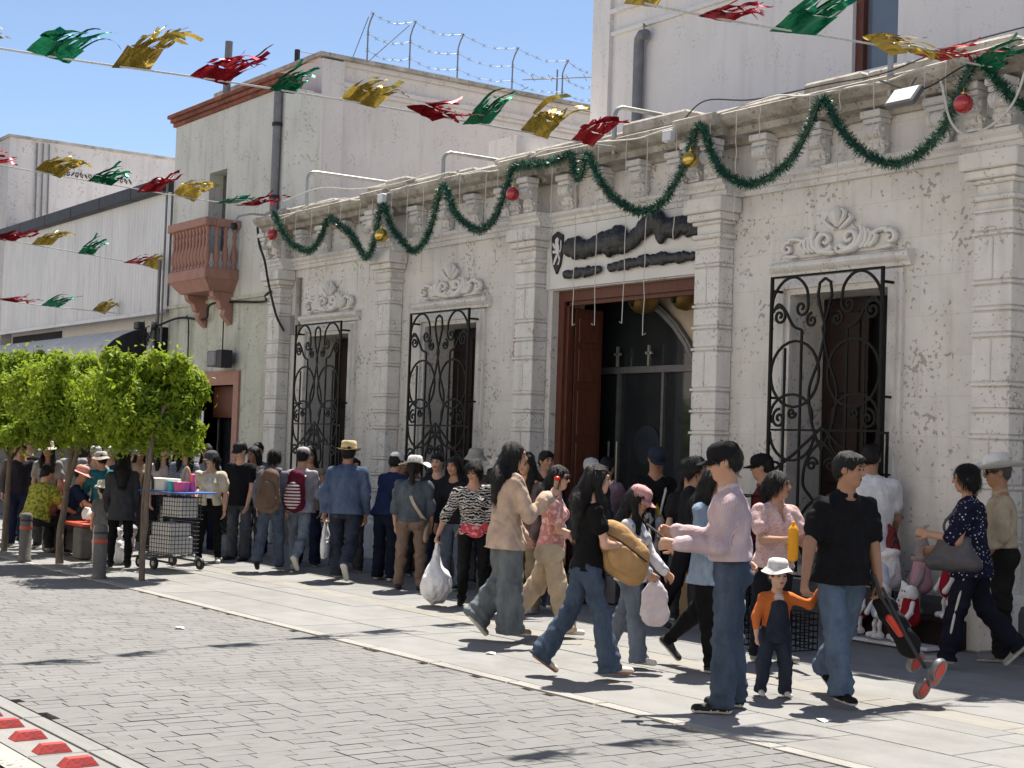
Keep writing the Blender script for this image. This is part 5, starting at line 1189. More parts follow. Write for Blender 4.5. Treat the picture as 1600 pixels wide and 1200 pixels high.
        if top.get('collar'):
            pr = [cone(N+(sx*math.cos(a)*.040+sy*(math.sin(a)*.036+.004))*h+sp*(.004+.012*(math.sin(a) < 0))*h, N+(sx*math.cos(a+.42)*.040+sy*(math.sin(a+.42)*.036+.004))*h+sp*(.004+.012*(math.sin(a) < 0))*h, .0068*h, .0068*h, .008, sp, 2.0) for a in np.arange(1.9, 7.3, .42)]
            sc_obj('collar', pr, rb, top['m'], root)
        if top.get('hood'):
            pr = [cone(N+(sx*math.cos(a)*.055+sy*(math.sin(a)*.045-.012))*h-sp*.0*h, N+(sx*math.cos(a+.5)*.055+sy*(math.sin(a+.5)*.045-.012))*h, .022*h, .022*h, .02) for a in np.arange(2.6, 6.8, .5)]+[ell(N-sy*.07*h-sp*.03*h, V3(.06,.03,.045)*h, .03)]
            sc_obj('hood', pr, rc, top['m'], root, (.006, 40, 3, 1))
        if top.get('inner'):
            pr = [cone(P+sp*(-.0)*h, ch, wr*h*b*.98, .094*h*b, .04, sy, .68), cone(ch, N-sp*.04*h, .09*h*b, .05*h, .04, sy, .62)]+([ell(P+sp*.19*h+sx*s*.037*h+sy*.047*h, V3(.036,.034,.038)*h*b, .03) for s in (-1, 1)] if fem else [])+[ell(N+sy*.03*h, V3(.05,.05,.055)*h, .008, None, '-')]
            sc_obj('undershirt', pr, rc, top['inner'], root, (.004, 24, 5, .8), [(P+sp*top.get('ihem', 0)*h, -sp)])
    # ---- shoes
    if shoe:
        for nm, s in (('l',-1),('r',1)):
            hip, kn, an, fd, up, sh = J[nm]; heel = an-up*.026*h-fd*.014*h; toe = heel+fd*.115*h-up*.004*h
            pr = [cone(heel, an-up*.006*h, .0225*h, .0235*h, .02), cone(heel, toe, .0215*h, .0185*h, .02, np.cross(fd, up), 1.12), cone(an, heel+fd*.06*h, .020*h, .018*h, .02)]
            Vs, Fs = sculpt(pr, rb*.95, None, [(an-up*.045*h, -up)]); zz = (Vs[Fs].mean(1)-(an-up*.045*h))@up
            link('shoe', npmesh('shoe', Vs, Fs, [cloth(shoe[0], rough=.6), shoe[1]], (zz < .0125*h).astype(int)), root)
    # ---- hair
    if hair:
        wv = (.0035, 75, 7, .25); rh = rb*1.0
        cap_ = [ell(HL(0,-.016,.032), V3(.084,.100,.094)*k, .02, Hm), ell(HL(0,.10,-.055), V3(.085,.075,.105)*k, .015, Hm, '-')]
        if hair == 'short': pr = cap_[:1]+[ell(HL(0,-.055,-.01), V3(.072,.055,.06)*k, .02, Hm), ell(HL(0,.045,.075), V3(.06,.05,.035)*k, .02, Hm)]+cap_[1:]+[ell(HL(s*.085,.02,-.035), V3(.03,.04,.05)*k, .01, Hm, '-') for s in (-1, 1)]
        else:
            pr = cap_[:1]+[ell(HL(0,-.05,-.02), V3(.078,.06,.075)*k, .02, Hm)]
            for s in (-1, 1): pr += [cone(HL(s*.055,.035,.06), HL(s*.078,.012,-.03), .026*k, .020*k, .02)]
            if hair in ('long', 'longer', 'front'):
                ln = {'long':.20, 'longer':.30, 'front':.27}[hair]*h
                bk = HL(0,-.075,-.04); pr += [cone(bk, N-sy*.062*h, .062*k, .05*h, .03, sx, 1.15), cone(N-sy*.062*h, N-sy*.072*h-V3(0,0,ln*.62), .046*h, .03*h, .03, sx, 1.35)]
                for s in (-1, 1):
                    t0 = HL(s*.072,.0,-.04); f0 = N+sx*s*.052*h+sy*(.035 if hair == 'front' else -.01)*h
                    pr += [cone(t0, f0, .024*k, .025*h, .02), cone(f0, f0+sy*.012*h*(1 if hair == 'front' else -1)-V3(0,0,ln*(.55 if hair == 'front' else .35)), .024*h, .013*h, .02)]
            if hair == 'bob':
                pr += [ell(HL(0,-.045,-.045), V3(.085,.062,.075)*k, .02, Hm)]
            if hair == 'bun': pr += [ell(HL(0,-.105,.065), V3(.042,.04,.042)*k, .012, Hm)]
            if hair == 'pony': pr += [cone(HL(0,-.10,.03), HL(0,-.135,-.03), .03*k, .038*k, .02), cone(HL(0,-.135,-.03), HL(0,-.12,-.17), .038*k, .024*k, .02), cone(HL(0,-.12,-.17), HL(0,-.11,-.28), .024*k, .008*k, .02)]
            if hair == 'braids':
                for s in (-1, 1):
                    pp_ = [HL(s*.05,-.085,-.03), HL(s*.06,-.105,-.12), N+sx*s*.045*h-sy*.085*h-V3(0,0,.04*h), N+sx*s*.05*h-sy*.09*h-V3(0,0,.2*h)]
                    for a_, b_ in zip(pp_[:-1], pp_[1:]):
                        for j in range(4):
                            q0, q1 = a_+(b_-a_)*j/4, a_+(b_-a_)*(j+1)/4; pr += [cone(q0, q1, .021*h*.8, .014*h*.8, .004)]
            pr += cap_[1:]
        Vh, Fh = sculpt(pr, rh, wv); ho_ = link('hair', npmesh('hair', Vh, Fh, hm_), root)
        if len(Vh):
            rg = np.random.RandomState(int(abs(x*31+y*17)) % 9999); nst = int((900 if hair != 'short' else 420)/res**2); ii = rg.randint(0, len(Vh), nst); cr0 = HL(0,-.03,.10)
            nb = np.zeros_like(Vh); e1 = Vh[Fh[:,1]]-Vh[Fh[:,0]]; e2 = Vh[Fh[:,3]]-Vh[Fh[:,0]]; fn = np.cross(e1, e2); 
            for c4 in range(4): np.add.at(nb, Fh[:,c4], fn)
            nb /= np.linalg.norm(nb, axis=1)[:,None]+1e-9; p_ = Vh[ii]; n_ = nb[ii]; d_ = (p_-cr0); d_ = d_/(np.linalg.norm(d_, axis=1)[:,None]+1e-6)*.6+V3(0,0,-.8)+rg.randn(nst,3)*.22; d_ = d_-n_*((d_*n_).sum(1))[:,None]*.9; d_ /= np.linalg.norm(d_, axis=1)[:,None]+1e-6
            sd = np.cross(d_, n_); L1 = (.05 if hair != 'short' else .022)*h/1.6; rows_ = []; cur = p_+n_*.001
            for st_ in range(4):
                wd = .0028*(1-st_/3.6); rows_ += [cur-sd*wd, cur+sd*wd]; cur = cur+(d_+n_*(.10 if st_ < 2 else .04)+V3(0,0,-.12)*st_+rg.randn(nst,3)*.06)*(L1*rg.uniform(.6,1.3,(nst,1))*.5)
            Vs_ = np.stack(rows_, 1).reshape(-1, 3); b8 = (np.arange(nst)*8)[:,None,None]; Fs_ = (b8+np.array([[0,1,3,2],[2,3,5,4],[4,5,7,6]])[None]).reshape(-1,4); link('loose_strands', npmesh('loose_strands', Vs_, Fs_, hm_), ho_)['kind'] = 'stuff'
    # ---- hats
    if hat:
        kind, hmat = hat[0], hat[1]; c_ = MB(); n = 28
        if kind == 'cap':
            c_.lathe([(.090,.022),(.093,.045),(.092,.075),(.082,.105),(.058,.126),(.022,.136),(.002,.137)], n, cap=False); c_.xf(Matrix.Diagonal((.98,1.16,1,1)))
            vs_ = []; 
            for i in range(13):
                a = math.pi*(i/12); ex, ey = math.cos(a), math.sin(a)
                for (r_, z) in ((0, .034), (1, .026-.014*abs(ex))): vs_.append((ex*(.086 if r_ == 0 else .078), .055+ey*(.035 if r_ == 0 else .125), z-(0 if r_ == 0 else .012)))
            m0 = len(vs_); vs_ += [(p[0], p[1], p[2]-.005) for p in vs_]
            fs = [f for i in range(12) for f in ((2*i,2*i+2,2*i+3,2*i+1), (m0+2*i,m0+2*i+1,m0+2*i+3,m0+2*i+2), (2*i+1,2*i+3,m0+2*i+3,m0+2*i+1))]
            if len(hat) > 2: pass
            c_.add(vs_, fs, 1 if len(hat) > 2 else 0); c_.lathe([(.008,.134),(.008,.142),(.002,.144)], 8)
        else:
            prof = {'bucket': [(.150,.005),(.148,.001),(.118,.035),(.098,.05),(.094,.085),(.084,.118),(.06,.13),(.002,.133)],
                    'wide': [(.205,.030),(.200,.024),(.150,.028),(.10,.040),(.095,.085),(.085,.12),(.06,.135),(.002,.138)],
                    'fedora': [(.150,.040),(.146,.034),(.11,.040),(.097,.045),(.095,.10),(.088,.145),(.07,.155),(.002,.138)],
                    'cowboy': [(.225,.055),(.220,.049),(.15,.035),(.10,.040),(.097,.10),(.092,.150),(.075,.165),(.03,.148),(.002,.143)]}[kind]
            c_.lathe(prof, n, cap=False); hq = random.Random(int(abs(x)*100))
            ph1, ph2 = hq.uniform(0,6), hq.uniform(0,6)
            for i, p in enumerate(c_.v):
                r_ = math.hypot(p[0], p[1]); a = math.atan2(p[1], p[0]); e = max(0, r_-.10)
                dz_ = e*(.25*math.sin(2*a+ph1)+.16*math.sin(3*a+ph2)) if kind in ('wide', 'bucket') else 0
                if kind == 'cowboy': dz_ = e*(.55*abs(math.cos(a))**2-.15)
                if kind == 'fedora': dz_ = e*(.5*abs(math.cos(a))-.4*max(0, math.sin(a)))
                c_.v[i] = (p[0], p[1]*1.14, p[2]+dz_)
            mm = len(c_.f)
            if len(hat) > 2: c_.lathe([(.0985,.043),(.100,.046),(.099,.068),(.0965,.070)], n, cap=False, mi=1); c_.v[-4*n:] = [(p[0], p[1]*1.14, p[2]) for p in c_.v[-4*n:]]
        if hs > 1.2: c_.xf(Matrix.Translation((0,-.012,.034)))
        c_.xf(T_); ho = c_.build('hat' if kind != 'cap' else 'cap', [hmat]+([hat[2]] if len(hat) > 2 else []), root, 55)
    if glasses:
        up_ = glasses == 'top'; c_ = MB(); oz = .075 if up_ else .008; oy = .072 if up_ else .101
        for s in (-1, 1):
            c_.lathe([(.001,-.002),(.021,-.002),(.024,0),(.021,.003),(.001,.003)], 14, (s*.031,oy,oz), ax='y'); c_.tube([(s*.052,oy,oz+.006),(s*.078,oy-.03,oz+.006),(s*.080,oy-.10,oz+.004)], .003, 5)
        c_.tube([(-.012,oy,oz+.006),(.012,oy,oz+.006)], .003, 5); c_.xf(T_); c_.build('glasses', SHADES, root, 50)
    J2 = dict(root=root, P=P, N=N, Hc=Hc, HL=HL, sp=sp, sx=sx, sy=sy, h=h, hand=hand, A=A, J=J, rb=rb, rc=rc, T=T_)
    return J2
def held(pz, name, label, cat, prims, m_, res=.011, wrinkle=None, cuts=(), group=None):
    o = sc_obj(name, prims, res, m_, None, wrinkle, cuts); o.location = pz['root'].location; o.rotation_euler = pz['root'].rotation_euler
    return tag(o, label, cat, group)
def part(pz, name, prims, m_, res=.011, wrinkle=None, cuts=()): return sc_obj(name, prims, res, m_, pz['root'], wrinkle, cuts)
PLB = mat('white plastic bag', (.74,.74,.75), .35, .05, 6, .6, 22, spec=.4); PLP = mat('pinkish plastic bag', (.68,.60,.63), .35, .05, 6, .6, 22, spec=.4)
def plastic_bag(pz, hn, label, w=.13, d=.09, L_=.32, m_=None, seed=1):
    c0, f, n_ = pz['hand'][hn]; c0 = c0+V3(0,0,-.01); b0 = c0-V3(0,0,L_); 
    pr = [cone(c0+V3(0,.02,0), b0+V3(.02,.05,.12), .012, w*.55, .03, (1,0,0), .6), cone(c0-V3(0,.02,0), b0+V3(.0,-.05,.12), .012, w*.55, .03, (1,0,0), .6), ell(b0, (d, w, w*.95), .05)]
    return held(pz, 'plastic_bag', label, 'bag', pr, m_ or PLB, .010, ((.014 if w > .12 else .008), 38, seed, .7), group='plastic carrier bags')
def backpack(pz, label, m_, m2, w=.15, seed=2):
    P, N, sp, sx, sy, h = (pz[q] for q in ('P','N','sp','sx','sy','h')); c0 = P+sp*.135*h-sy*.135*h
    o = empty('backpack', pz['root'].location, 0, label, 'backpack'); o.rotation_euler = pz['root'].rotation_euler
    sc_obj('bag', [cone(c0-sp*.10*h, c0+sp*.09*h, w*.92, w*.72, .03, sy, .55)], .011, m_, o, (.008, 30, seed, 1))
    sc_obj('pocket', [cone(c0-sp*.09*h-sy*.055*h, c0-sp*.0*h-sy*.05*h, w*.7, w*.6, .02, sy, .42)], .011, m2, o, (.006, 35, seed+1, 1))
    for s in (-1, 1): sc_obj('strap', [cone(c0+sp*.08*h+sx*s*.05*h, N-sp*.02*h+sx*s*.058*h, .018, .018, .01, sx, 1.3), cone(N-sp*.02*h+sx*s*.058*h, P+sp*.2*h+sx*s*.07*h+sy*.08*h, .018, .016, .01, sx, 1.3)], .010, m2, o)
    return o

def pockets(pz, m_):
    P, sx, sy, h = pz['P'], pz['sx'], pz['sy'], pz['h']
    for s in (-1, 1):
        c0 = P+sx*s*.048*h-sy*.070*h-V3(0,0,.028*h); sc_obj('back_pocket', [cone(c0+V3(0,0,.022*h), c0-V3(0,.004*h,.022*h), .034*h, .030*h, .01, sy, .30)], .011, m_, pz['root'])
# ------------------------------------------------------------------ the crowd, nearest first
BLK = (.012,.012,.014)
cap_blk = cloth(BLK); white_hat = cloth((.72,.71,.69)); navy = cloth((.018,.024,.055))
# man checking his phone
p5 = person('man in striped shirt, black cap and jeans looking at his phone', (-7.14,6.8), -82, 1.655, legs=dict(l=(4,4,4),r=(-2,3,5)), arms=((14,7,76,4),(22,7,78,16)), head=(2,10), hat=('cap', cap_blk), skin=0, top=dict(m=cloth((.58,.50,.51),'stripe',(.40,.25,.29),34,.6,0), sleeve=2, hem=-.035, L=1.14, collar=True), bottom=dict(m=denim((.03,.06,.115)), style='straight'), shoe=((.02,.02,.02),SOLE), b=1.04, glasses='on', curl=(.9,.9))
part(p5, 'belt', [cone(p5['P']+p5['sp']*.050*1.65-p5['sx']*.03, p5['P']+p5['sp']*.050*1.65+p5['sx']*.03, .145, .145, .02, p5['sy'], .82)], cap_blk, .011, None, [(p5['P']+p5['sp']*.066*1.65, p5['sp']), (p5['P']+p5['sp']*.040*1.65, -p5['sp'])])
hl = p5['hand']['l'][0]*.6+p5['hand']['r'][0]*.4
b = MB(); b.cbox(-.038,.038,-.006,.006,-.075,.075,.004); b.xf(Matrix.Translation(Vector(hl+V3(0,.05,.045))) @ Matrix.Rotation(R(-55), 4, 'X')); o = b.build('phone', M['blackmetal']); o.location = p5['root'].location; o.rotation_euler = p5['root'].rotation_euler; tag(o, 'black smartphone held by the man in the striped shirt', 'phone')
# father with pushchair and toddler
p3 = person('man in black polo walking with a toddler and folded pushchair', (-7.09,7.76), 158, 1.62, legs=dict(l=(-18,22,3,-38),r=(17,4,2)), arms=((2,12,12,4),(4,24,14,-6)), head=(-34,4), skin=1, hair='short', top=dict(m=cloth((.010,.010,.012)), sleeve=1, hem=.055, L=1.13, collar=True, belly=True, sl=.11), bottom=dict(m=denim((.05,.10,.185)), style='straight'), shoe=((.012,.012,.014),SOLE), b=1.08, curl=(1.1,1.0))
part(p3, 'red_lanyard', [cone(p3['N']+p3['sy']*.05+p3['sx']*.03, p3['N']-p3['sp']*.10+p3['sy']*.115, .008, .008, .004), cone(p3['N']-p3['sp']*.06-p3['sx']*.07+p3['sy']*.085, p3['N']-p3['sp']*.12-p3['sx']*.075+p3['sy']*.10, .025, .03, .01, p3['sy'], .3)], mat('red badge', (.65,.05,.04), .5), .008)
p4 = person('toddler in white hat, orange sleeves and denim dungarees', (-7.43,7.50), 172, .83, legs=dict(l=(4,6,5),r=(-4,4,5)), arms=(dict(u=(-.80,.10,-.25), f=(-.52,.05,.75)),(4,22,16)), head=(-6,2), hs=1.42, hair='short', hat=('bucket', white_hat), skin=2, top=dict(m=cloth((.62,.17,.045)), sleeve=2, hem=.0, L=1.04, neck=.05, amp=.005), bottom=dict(m=denim((.012,.02,.045)), style='baggy'), shoe=((.66,.64,.62),SOLE), b=1.14)
part(p4, 'bib', [cone(p4['P']+p4['sy']*.052, p4['P']+p4['sp']*.15+p4['sy']*.068, .088, .062, .02, p4['sy'], .38)]+[cone(p4['P']+p4['sp']*.16+p4['sx']*s*.04+p4['sy']*.075, p4['N']+p4['sx']*s*.05-p4['sp']*.01, .012, .012, .01) for s in (-1,1)], denim((.012,.02,.045)), .008)
part(p4, 'striped_bodice', [cone(p4['P']+p4['sp']*.12+p4['sy']*.028, p4['N']-p4['sp']*.05+p4['sy']*.032, .075, .055, .02, p4['sy'], .62)], cloth((.70,.66,.62),'wstripe',(.6,.25,.2),30,.7,2), .009)
# woman hugging a tan bag
p14 = person('woman in black tee and flared jeans hugging a tan bag', (-8.60,6.80), 82, 1.46, legs=dict(l=(-17,16,1,-34),r=(15,3,1)), arms=((26,10,62,34),(16,12,70,34)), head=(8,4), skin=2, hair='front', glasses='top', fem=True, top=dict(m=cloth((.009,.009,.010)), sleeve=1, hem=.035, L=1.0, neck=.05, sl=.08), bottom=dict(m=denim((.028,.062,.125)), style='flare'), shoe=((.62,.56,.48),SOLER), curl=(.9,.9))
c0 = p14['P']+p14['sp']*.10+p14['sy']*.20+p14['sx']*.05
tb = empty('tan_bag', p14['root'].location, 0, 'large tan soft backpack hugged by the woman in the black tee', 'bag'); tb.rotation_euler = p14['root'].rotation_euler
tanm = cloth((.46,.28,.13)); sc_obj('bag', [cone(c0+V3(0,-.05,.10), c0+V3(.02,.10,-.04), .125, .125, .04, p14['sx'], .62), cone(c0+V3(0,-.02,-.06), c0+V3(0,.11,-.14), .10, .10, .04, p14['sx'], .62)], .009, tanm, tb, (.005, 26, 4, 1))
sc_obj('zip_pocket', [cone(c0+V3(.085,-.0,-.03), c0+V3(.09,.10,-.09), .085, .08, .03, p14['sx'], .4)], .010, tanm, tb, (.008, 30, 6, 1))
b = MB(); b.tube(bez([c0+V3(.095,-.12,.14), c0+V3(.11,-.02,.09), c0+V3(.115,.08,.02), c0+V3(.10,.19,-.06)], 5), .006, 5); b.build('zip', M['darkwood'], tb)
b = MB(); b.bar(bez([c0+V3(.03,-.13,.16), c0+V3(.06,-.2,.2), c0+V3(.04,-.24,.05), c0+V3(.03,-.17,-.12)], 6), .03, .006, (1,0,0)); b.build('strap', tanm, tb)
# woman in beige sweater
p18 = person('woman in beige sweater and wide grey jeans eating a red ice', (-10.55,7.46), 70, 1.58, legs=dict(l=(5,42,2,-46),r=(3,2,1)), arms=((10,10,30),(24,10,104,14)), head=(14,2), skin=2, hair='long', fem=True, face=False, top=dict(m=cloth((.52,.385,.30)), sleeve=2, hem=.085, L=1.26, amp=.02), bottom=dict(m=denim((.10,.125,.145)), style='wide', q=1.12), shoe=((.20,.17,.11),SOLE), curl=(.6,1.1))
c0 = p18['hand']['r'][0]; o = empty('red_ice', p18['root'].location, 0, 'red ice in a pale cone held by the woman in the beige sweater', 'ice cream'); o.rotation_euler = p18['root'].rotation_euler
sc_obj('ice', [ell(c0+V3(0,.02,.11), (.028,.028,.024), .01)], .007, mat('red ice', (.6,.03,.02), .3), o); sc_obj('cone', [cone(c0+V3(0,0,0), c0+V3(0,.015,.085), .012, .022, .01)], .007, M['card'], o)
# woman with pink blouse and orange drink
p6 = person('woman in pink dotted blouse holding an orange drink', (-8.72,8.75), 150, 1.47, legs=STAND, arms=((24,10,66,22),(32,14,62,10)), head=(-30,0), skin=0, hair='pony', fem=True, b=1.12, top=dict(m=cloth((.70,.50,.47),'dots',(.45,.2,.2),60,.72), sleeve=1, hem=.03, L=1.08, vneck=True), bottom=dict(m=cloth((.014,.015,.022)), style='slim'), shoe=((.25,.23,.22),SOLE), curl=(1.1,1.0))
c0 = p6['hand']['r'][0]+V3(.0,.02,0); held(p6, 'orange_drink', 'clear bottle of orange juice held by the woman in the pink blouse', 'drink', [cone(c0-V3(0,0,.12), c0+V3(0,0,.07), .042, .040, .02), cone(c0+V3(0,0,.07), c0+V3(0,0,.14), .03, .012, .02)], mat('orange juice', (.85,.36,.01), .25, .05), .009)
# woman in denim-blue shirt with sunglasses
p9 = person('woman in light blue shirt, sunglasses and black trousers with a carrier bag', (-8.55,7.90), 128, 1.50, legs=dict(l=(-20,26,1,-42),r=(10,2,1)), arms=((14,12,40,14),(10,16,50,14)), head=(0,4), skin=0, hair='long', glasses='on', fem=True, top=dict(m=denim((.17,.28,.42)), sleeve=2, hem=.10, L=1.12, collar=True), bottom=dict(m=cloth((.010,.010,.011)), style='slim'), shoe=((.05,.05,.055),SOLE), curl=(.8,1.1))
plastic_bag(p9, 'r', 'white carrier bag on the arm of the woman in the light blue shirt', .10, .07, .26, None, 5)
c0 = p9['P']-p9['sx']*.17-p9['sp']*.06; held(p9, 'shoulder_bag', 'black shoulder bag at the hip of the woman in light blue', 'bag', [cone(c0-V3(0,0,.11), c0+V3(0,0,.09), .10, .095, .03, p9['sx'], .45)], cap_blk, .011, (.006,30,3,1))
# girl with pink cap
p13 = person('girl in pink cap and white printed tee looking down', (-8.98,7.52), 118, 1.30, legs=dict(l=(-15,14,1,-24),r=(13,4,1)), arms=((14,12,34,8),(12,14,40,10)), head=(-4,24), skin=0, hair='front', hat=('cap', cloth((.55,.30,.30))), fem=True, hs=1.06, top=dict(m=cloth((.72,.71,.72),'noise',(.30,.30,.34),16,.62), sleeve=2, hem=.06, L=1.1), bottom=dict(m=denim((.10,.14,.20)), style='flare'), shoe=((.66,.62,.58),SOLE), curl=(.6,1.0))
plastic_bag(p13, 'r', 'pinkish carrier bag held by the girl in the pink cap', .11, .05, .24, PLP, 8)
# woman in pink printed shirt, beige trousers
p15 = person('woman in pink printed shirt and wide beige trousers striding right', (-10.70,8.05), 96, 1.44, legs=dict(l=(-20,18,1,-36),r=(14,2,1)), arms=((10,12,44,12),(14,12,60,12)), head=(16,6), skin=2, hair='long', fem=True, glasses='on', top=dict(m=cloth((.62,.27,.25),'noise',(.75,.55,.52),22,.55), sleeve=1, hem=.03, L=1.06), bottom=dict(m=cloth((.54,.42,.30)), style='wide', q=.95), shoe=((.68,.66,.64),SOLE))
c0 = p15['P']+p15['sx']*.15-p15['sp']*.02; held(p15, 'shoulder_bag', 'cream satchel on the hip of the woman in beige trousers', 'bag', [cone(c0-V3(0,.05,.05), c0+V3(0,.05,-.04), .085, .085, .03, p15['sx'], .42)], cloth((.50,.42,.30)), .011, (.005,30,3,1))
# woman in zebra top with large bag
p21 = person('woman in zebra-print top with a red waist bag looking down', (-12.99,8.80), 176, 1.45, legs=dict(l=(2,3,2),r=(-3,4,3)), arms=((8,10,20),(8,30,10,-6)), head=(32,26), side=4, skin=0, hair='bun', fem=True, b=1.1, top=dict(m=cloth((.52,.49,.46),'zebra',(.012,.012,.014),11,.5,2), sleeve=1.5, hem=.03, L=1.08, neck=.055), bottom=dict(m=cloth((.010,.010,.011)), style='skinny'), shoe=((.02,.02,.02),SOLEB), curl=(.6,1.2))
part(p21, 'waist_bag', [cone(p21['P']-p21['sx']*.10+p21['sy']*.09+p21['sp']*.02, p21['P']+p21['sx']*.10+p21['sy']*.09+p21['sp']*.02, .055, .055, .03, p21['sy'], .6), ell(p21['P']+p21['sy']*.12-p21['sp']*.02, (.09,.035,.06), .03)], cloth((.55,.07,.09),'noise',(.75,.35,.35),20,.58), .012)
plastic_bag(p21, 'r', 'bulging white carrier bag held by the woman in the zebra top', .20, .15, .42, None, 11)
# woman in navy dotted blouse, right
p2 = person('woman with short black hair and navy dotted blouse walking away left', (-7.82,10.04), -68, 1.56, legs=dict(l=(14,4,1),r=(-16,26,1,-46)), arms=((14,10,86,14),(10,10,60)), head=(-4,6), skin=0, hair='bob', fem=True, b=1.14, top=dict(m=cloth((.012,.013,.035),'dots',(.62,.62,.66),34,.80), sleeve=1.5, hem=.09, L=1.14), bottom=dict(m=cloth((.012,.013,.022)), style='straight'), shoe=((.30,.29,.27),SOLE), curl=(1.0,.6))
b0 = p2['P']-p2['sx']*.19+p2['sy']*.10+p2['sp']*.10
hb_ = empty('handbag', p2['root'].location, 0, 'grey leather handbag on the arm of the woman in the navy blouse', 'handbag'); hb_.rotation_euler = p2['root'].rotation_euler
gl_ = mat('grey leather', (.075,.07,.08), .45, .1, 10, .15, 60); sc_obj('bag', [cone(b0+V3(0,-.15,-.13), b0+V3(0,.17,-.13), .055, .05, .06, (1,0,0), 1.1), cone(b0+V3(0,-.09,.06), b0+V3(0,.10,.06), .03, .03, .06), ell(b0+V3(0,.01,-.04), (.055,.16,.11), .06)], .012, gl_, hb_, (.006,22,2,1))
b = MB(); b.tube(bez([b0+V3(0,-.05,.08), b0+V3(-.01,-.07,.25), p2['A']['l'][0]+V3(-.045,0,.05), b0+V3(0,.08,.2), b0+V3(0,.07,.08)], 6), .011, 6); b.build('strap', gl_, hb_, 50)
b = MB(); q0 = p2['J']['l']; b.tube(bez([q0[0]+V3(-.09,0,.02), q0[1]+V3(-.078,.0,0), q0[2]+V3(-.072,-.02,.12)], 6), .010, 6); b.build('side_stripe', SOLE, p2['root'], 50)
# man with white hat at right edge
p1 = person('man in white brimmed hat and khaki shirt at the right edge', (-8.02,10.70), -78, 1.635, legs=STAND, arms=((4,10,30),(4,8,20)), head=(-8,8), skin=1, hair='short', hairm=HAIRG, hat=('cowboy', white_hat, cloth((.2,.2,.25))), glasses='on', top=dict(m=cloth((.46,.38,.27)), sleeve=2, hem=-.03, L=1.1, collar=True), bottom=dict(m=cloth((.018,.016,.015)), style='straight'), shoe=((.2,.2,.2),SOLE))
part(p1, 'belt', [cone(p1['P']+p1['sp']*.07-p1['sx']*.03, p1['P']+p1['sp']*.07+p1['sx']*.03, .145, .145, .02, p1['sy'], .82)], cloth((.45,.40,.32)), .011, None, [(p1['P']+p1['sp']*.095, p1['sp']), (p1['P']+p1['sp']*.055, -p1['sp'])])
# stooping man in white tee at the window
p8 = person('man in loose white tee seen from behind at the right window', (-9.50,10.75), 12, 1.74, legs=STAND, arms=((14,8,30),(14,8,20)), lean=14, head=(10,18), skin=1, hair='short', b=1.12, top=dict(m=cloth((.70,.70,.72)), sleeve=1, hem=.10, L=1.12, amp=.012), bottom=dict(m=cloth((.02,.02,.022)), style='straight'), face=False, res=1.2)
p7 = person('man in maroon shirt and black cap facing left', (-10.36,10.3), -70, 1.60, legs=STAND, head=(-6,6), hat=('cap', cap_blk), skin=0, top=dict(m=cloth((.20,.02,.03)), sleeve=2, L=1.06, collar=True), bottom=dict(m=navy, style='straight'), res=1.35)
p10 = person('woman with curly dark hair in black behind the light blue shirt', (-10.59,9.55), 110, 1.55, legs=WALKA, arms=((18,8,50),(10,8,40)), head=(0,8), hair='bob', fem=True, top=dict(m=cloth((.014,.014,.018)), sleeve=2, L=1.12), bottom=dict(m=cloth((.011,.011,.013)), style='straight'), shoe=((.02,.03,.05),SOLEB), res=1.35)
p11 = person('man in black sweatshirt with yellow print and dark cap at the doorway', (-12.03,10.35), 172, 1.64, legs=STAND, arms=((22,16,54,12),(18,16,58,14)), head=(-6,22), hat=('cap', cloth((.025,.03,.05))), skin=1, top=dict(m=cloth((.010,.010,.011)), sleeve=2, L=1.14, hem=.05), bottom=dict(m=navy, style='straight'), res=1.2)
b = MB(); q = p11; cc = q['P']+q['sp']*.13+q['sy']*.145; b.add([tuple(cc+q['sx']*.085-q['sp']*.08+q['sy']*.01), tuple(cc-q['sx']*.085-q['sp']*.08+q['sy']*.01), tuple(cc+q['sp']*.10-q['sy']*.006), tuple(cc+q['sx']*.085-q['sp']*.08-q['sy']*.03), tuple(cc-q['sx']*.085-q['sp']*.08-q['sy']*.03), tuple(cc+q['sp']*.10-q['sy']*.05)], [(0,1,2),(3,5,4),(0,2,5,3),(1,4,5,2),(0,3,4,1)]); b.build('print', cloth((.50,.32,.04)), q['root'])
part(p11, 'strap', [cone(q['N']-q['sx']*.09-q['sp']*.0+q['sy']*.02, q['N']-q['sp']*.13-q['sx']*.085+q['sy']*.125, .014, .014, .01), cone(q['N']-q['sp']*.13-q['sx']*.085+q['sy']*.125, q['P']-q['sx']*.03+q['sp']*.12+q['sy']*.15, .014, .014, .01)], SOLE, .011)
p12 = person('girl with two long braids and pale grey top seen from behind', (-11.94,10.2), 4, 1.15, legs=STAND, arms=((20,8,60),(24,8,70)), lean=5, head=(0,12), hair='braids', fem=True, hs=1.12, face=False, top=dict(m=cloth((.52,.52,.54)), sleeve=2, hem=.05, L=1.2, hood=True), bottom=dict(m=denim((.10,.16,.25)), style='wide', q=.95), shoe=((.05,.05,.06),SOLEB), res=1.1)
p16 = person('small girl with long black hair and white tee seen from behind', (-12.24,9.2), 20, 1.05, legs=WALKA, head=(10,4), hair='longer', fem=True, hs=1.12, face=False, top=dict(m=cloth((.68,.68,.72)), sleeve=1, hem=.06, L=1.1), bottom=dict(m=denim((.03,.05,.09)), style='straight'), shoe=((.5,.48,.46),SOLE), res=1.2)
p17 = person('boy in navy padded jacket standing by the door jamb', (-13.85,10.3), 168, 1.57, legs=STAND, head=(-14,2), skin=0, hair='short', top=dict(m=cloth((.014,.020,.045)), sleeve=2, hem=.05, L=1.25), bottom=dict(m=navy, style='straight'), res=1.25)
